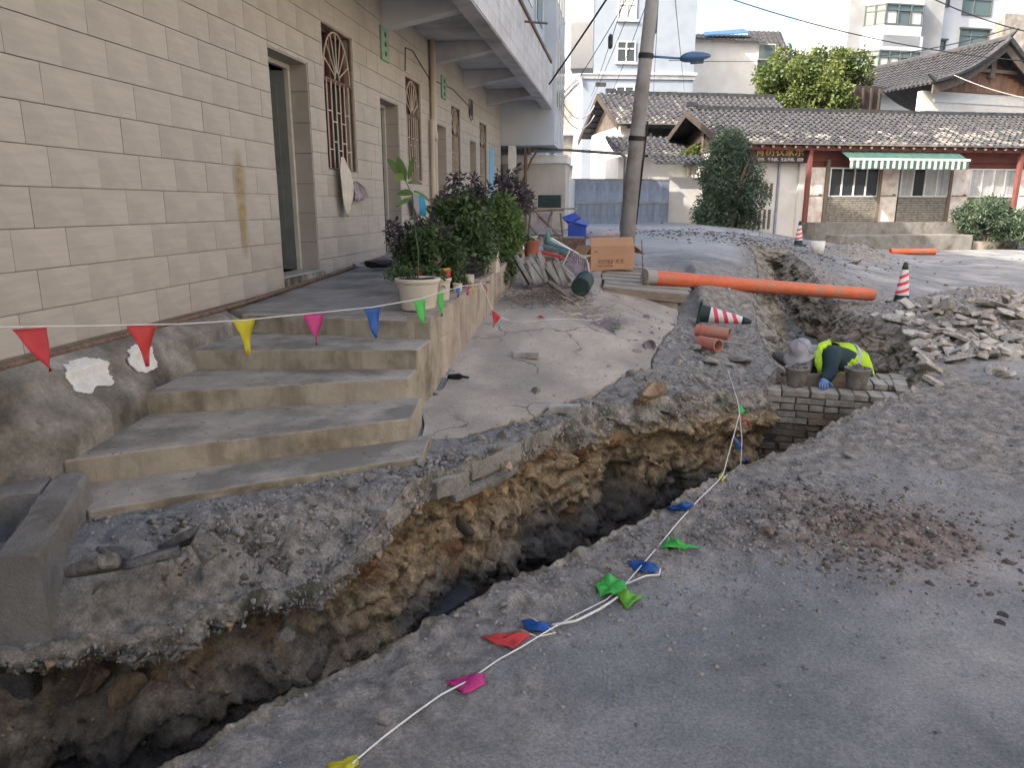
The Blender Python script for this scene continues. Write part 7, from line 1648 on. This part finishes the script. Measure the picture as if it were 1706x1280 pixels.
MB().tube([P(780,474,7.3),P(815,470,6.75)],.008,5).build('stick',M['wood'],cat='stick',label='thin dark stick poking out of the plants that the pennant string hangs from')

for (x,y) in ((850,535),(870,537),(905,533),(950,531),(985,534),(1020,545)):
    p=gz(x,y,.35)
    for _ in range(4): p=gz(x,y,gzz(p.x,p.y)+.015)
    cp.append(p)
MB().tube(cp,.0035,5).build('string',M['string'],t)
pennant(P(802,471,6.75),P(810,478,6.75),P(814,487,6.75),'red',t,.01,2); pennant(cp[2],P(834,528,7.0),P(822,546,6.95),'red',t,.01,3)
def gp(x,y,h=.015):
    p=gz(x,y,.1)
    for _ in range(5): p=gz(x,y,gzz(p.x,p.y)+h)
    return p
pennant(gp(895,529),gp(910,532),gp(900,525),'red',t,.005,4); pennant(gp(965,528),gp(985,534),gp(975,530,.03),'blue',t,.005,5); pennant(gp(1010,541),gp(1030,548),gp(1035,543,.03),'green',t,.01,6); pennant(gp(1008,546),gp(1022,550),gp(1025,553,.02),'blue',t,.01,7)
t=root('bunting','pennant string crossing the trench and lying along the road edge','bunting',tuple(gp(1213,622)))
c3=[gp(1213,618),gp(1220,640),P(1229,668,5.9),P(1232,690,5.6),P(1224,720,5.2),P(1213,760,4.8),gp(1205,790,.04),gp(1195,803),gp(1165,832),gp(1130,870),gp(1108,897),gp(1080,930),gp(1047,968),gp(1010,1000),gp(960,1025),gp(915,1050),gp(870,1078),gp(830,1100),gp(780,1135),gp(735,1158),gp(690,1190),gp(640,1228),gp(590,1270),gp(560,1300)]
MB().tube(c3,.0034,6).build('string',M['string'],t,smooth=True)
MB().tube([gp(920,1042,.02),gp(960,1035,.02),gp(1000,1015,.02),gp(1030,995,.02),gp(1035,985,.02)],.0055,6).build('string_loop',M['string'],t,smooth=True)
MB().tube([gp(880,1028),gp(905,1040),gp(925,1055),gp(895,1062),gp(868,1050)],.003,5).build('string_loop',M['string'],t,smooth=True)
MB().tube([gp(1040,975),gp(1075,960),gp(1098,958),gp(1100,948)],.0045,5).build('string_loop',M['string'],t,smooth=True)
def crump(pts,mat,seed,amp=.03):
    rs=random.Random(seed); cx_=sum(p[0] for p in pts)/len(pts); cy_=sum(p[1] for p in pts)/len(pts); nr=5; n=len(pts)*3; g=[]
    for i in range(nr+1):
        row=[]
        for j in range(n+1):
            jj=(j%n)/3; a=pts[int(jj)%len(pts)]; b=pts[(int(jj)+1)%len(pts)]; f=jj-int(jj); x=a[0]+(b[0]-a[0])*f; y=a[1]+(b[1]-a[1])*f; t_=i/nr; x=cx_+(x-cx_)*t_; y=cy_+(y-cy_)*t_; q_=gp(x,y,.008); h=abs(math.sin(x*.11+seed)+math.sin(y*.19+x*.05+seed*2))*.5*amp*(1.15-t_*.6)+.35*amp*(1-t_); row.append((q_.x,q_.y,q_.z+h))
        g.append(row)
    return MB().grid(g).build('pennant',M['f_'+mat],t,smooth=True,solid=.001)
def crump_old(pts,mat,seed,amp=.03):
    """a crumpled pennant lying on the ground: outline fan with folds"""
    rs=random.Random(seed); P3=[gp(x,y,.012+rs.uniform(0,amp)) for x,y in pts]; c=sum((Vector(p) for p in P3),Vector())/len(P3)+Vector((0,0,amp*.9)); m=MB(); n=len(P3)
    mids=[(p+c)/2+Vector((0,0,rs.uniform(-amp*.5,amp*.5))) for p in P3]
    for i in range(n): j=(i+1)%n; m.quad(P3[i],P3[j],mids[j],mids[i]); m.poly([mids[i],mids[j],c])
    m.build('pennant',M['f_'+mat],t,solid=.001)
crump([(800,1062),(845,1056),(888,1056),(870,1070),(855,1082),(835,1078),(815,1070)],'red',1,.02)
crump([(741,1135),(765,1133),(790,1122),(808,1124),(808,1140),(775,1160),(757,1148)],'magenta',2,.02)
crump([(990,978),(1010,964),(1035,970),(1045,985),(1025,998),(1000,997)],'green',3,.05)
crump([(1025,993),(1045,988),(1070,992),(1068,1003),(1045,1017),(1030,1003)],'lime',4,.04)
crump([(1045,938),(1075,935),(1099,947),(1090,955),(1060,952)],'blue',5,.02); crump([(868,1038),(895,1033),(918,1045),(912,1055),(880,1052)],'blue',6,.02)
crump([(1100,915),(1115,895),(1130,905),(1168,916),(1140,917)],'green',7,.03); crump([(1108,848),(1135,838),(1158,842),(1140,853)],'blue',8,.02)
crump([(1196,795),(1203,788),(1210,798),(1203,805)],'yellow',9,.02); crump([(543,1280),(570,1268),(596,1258),(598,1275),(575,1300)],'yellow',10,.02)
pennant(P(1229,672,5.85),P(1232,690,5.6),P(1248,687,5.6),'green',t,.02,8); pennant(P(1233,690,5.6),P(1232,697,5.55),P(1249,708,5.5),'red',t,.02,9)
pennant(P(1224,718,5.2),P(1221,730,5.1),P(1232,748,5.1),'blue',t,.02,10); MB().tube([P(1232,690,5.6),P(1236,730,5.3),P(1234,775,4.95),gp(1205,797)],.003,5).build('string',M['string'],t)
pennant(P(1234,745,5.15),P(1235,760,5.1),P(1243,772,5.1),'blue',t,.02,11)
# two dark leaves on the road
for x,y in ((1660,1025),(1655,1038)): 
    p=gp(x,y,.02); bigleaf(p,gp(x+20,y+6,.03),.010,0).build('fallen_leaf',M['leafp'],cat='leaf',label='dark fallen leaf '+('farther' if y<1030 else 'nearer')+' of the pair on the road')
for o in bpy.data.objects:
    if o.type=='MESH' and o.parent is None and not o.get('kind') and not o.get('label'): print('NOLABEL',o.name)
print('objects',len(bpy.data.objects))
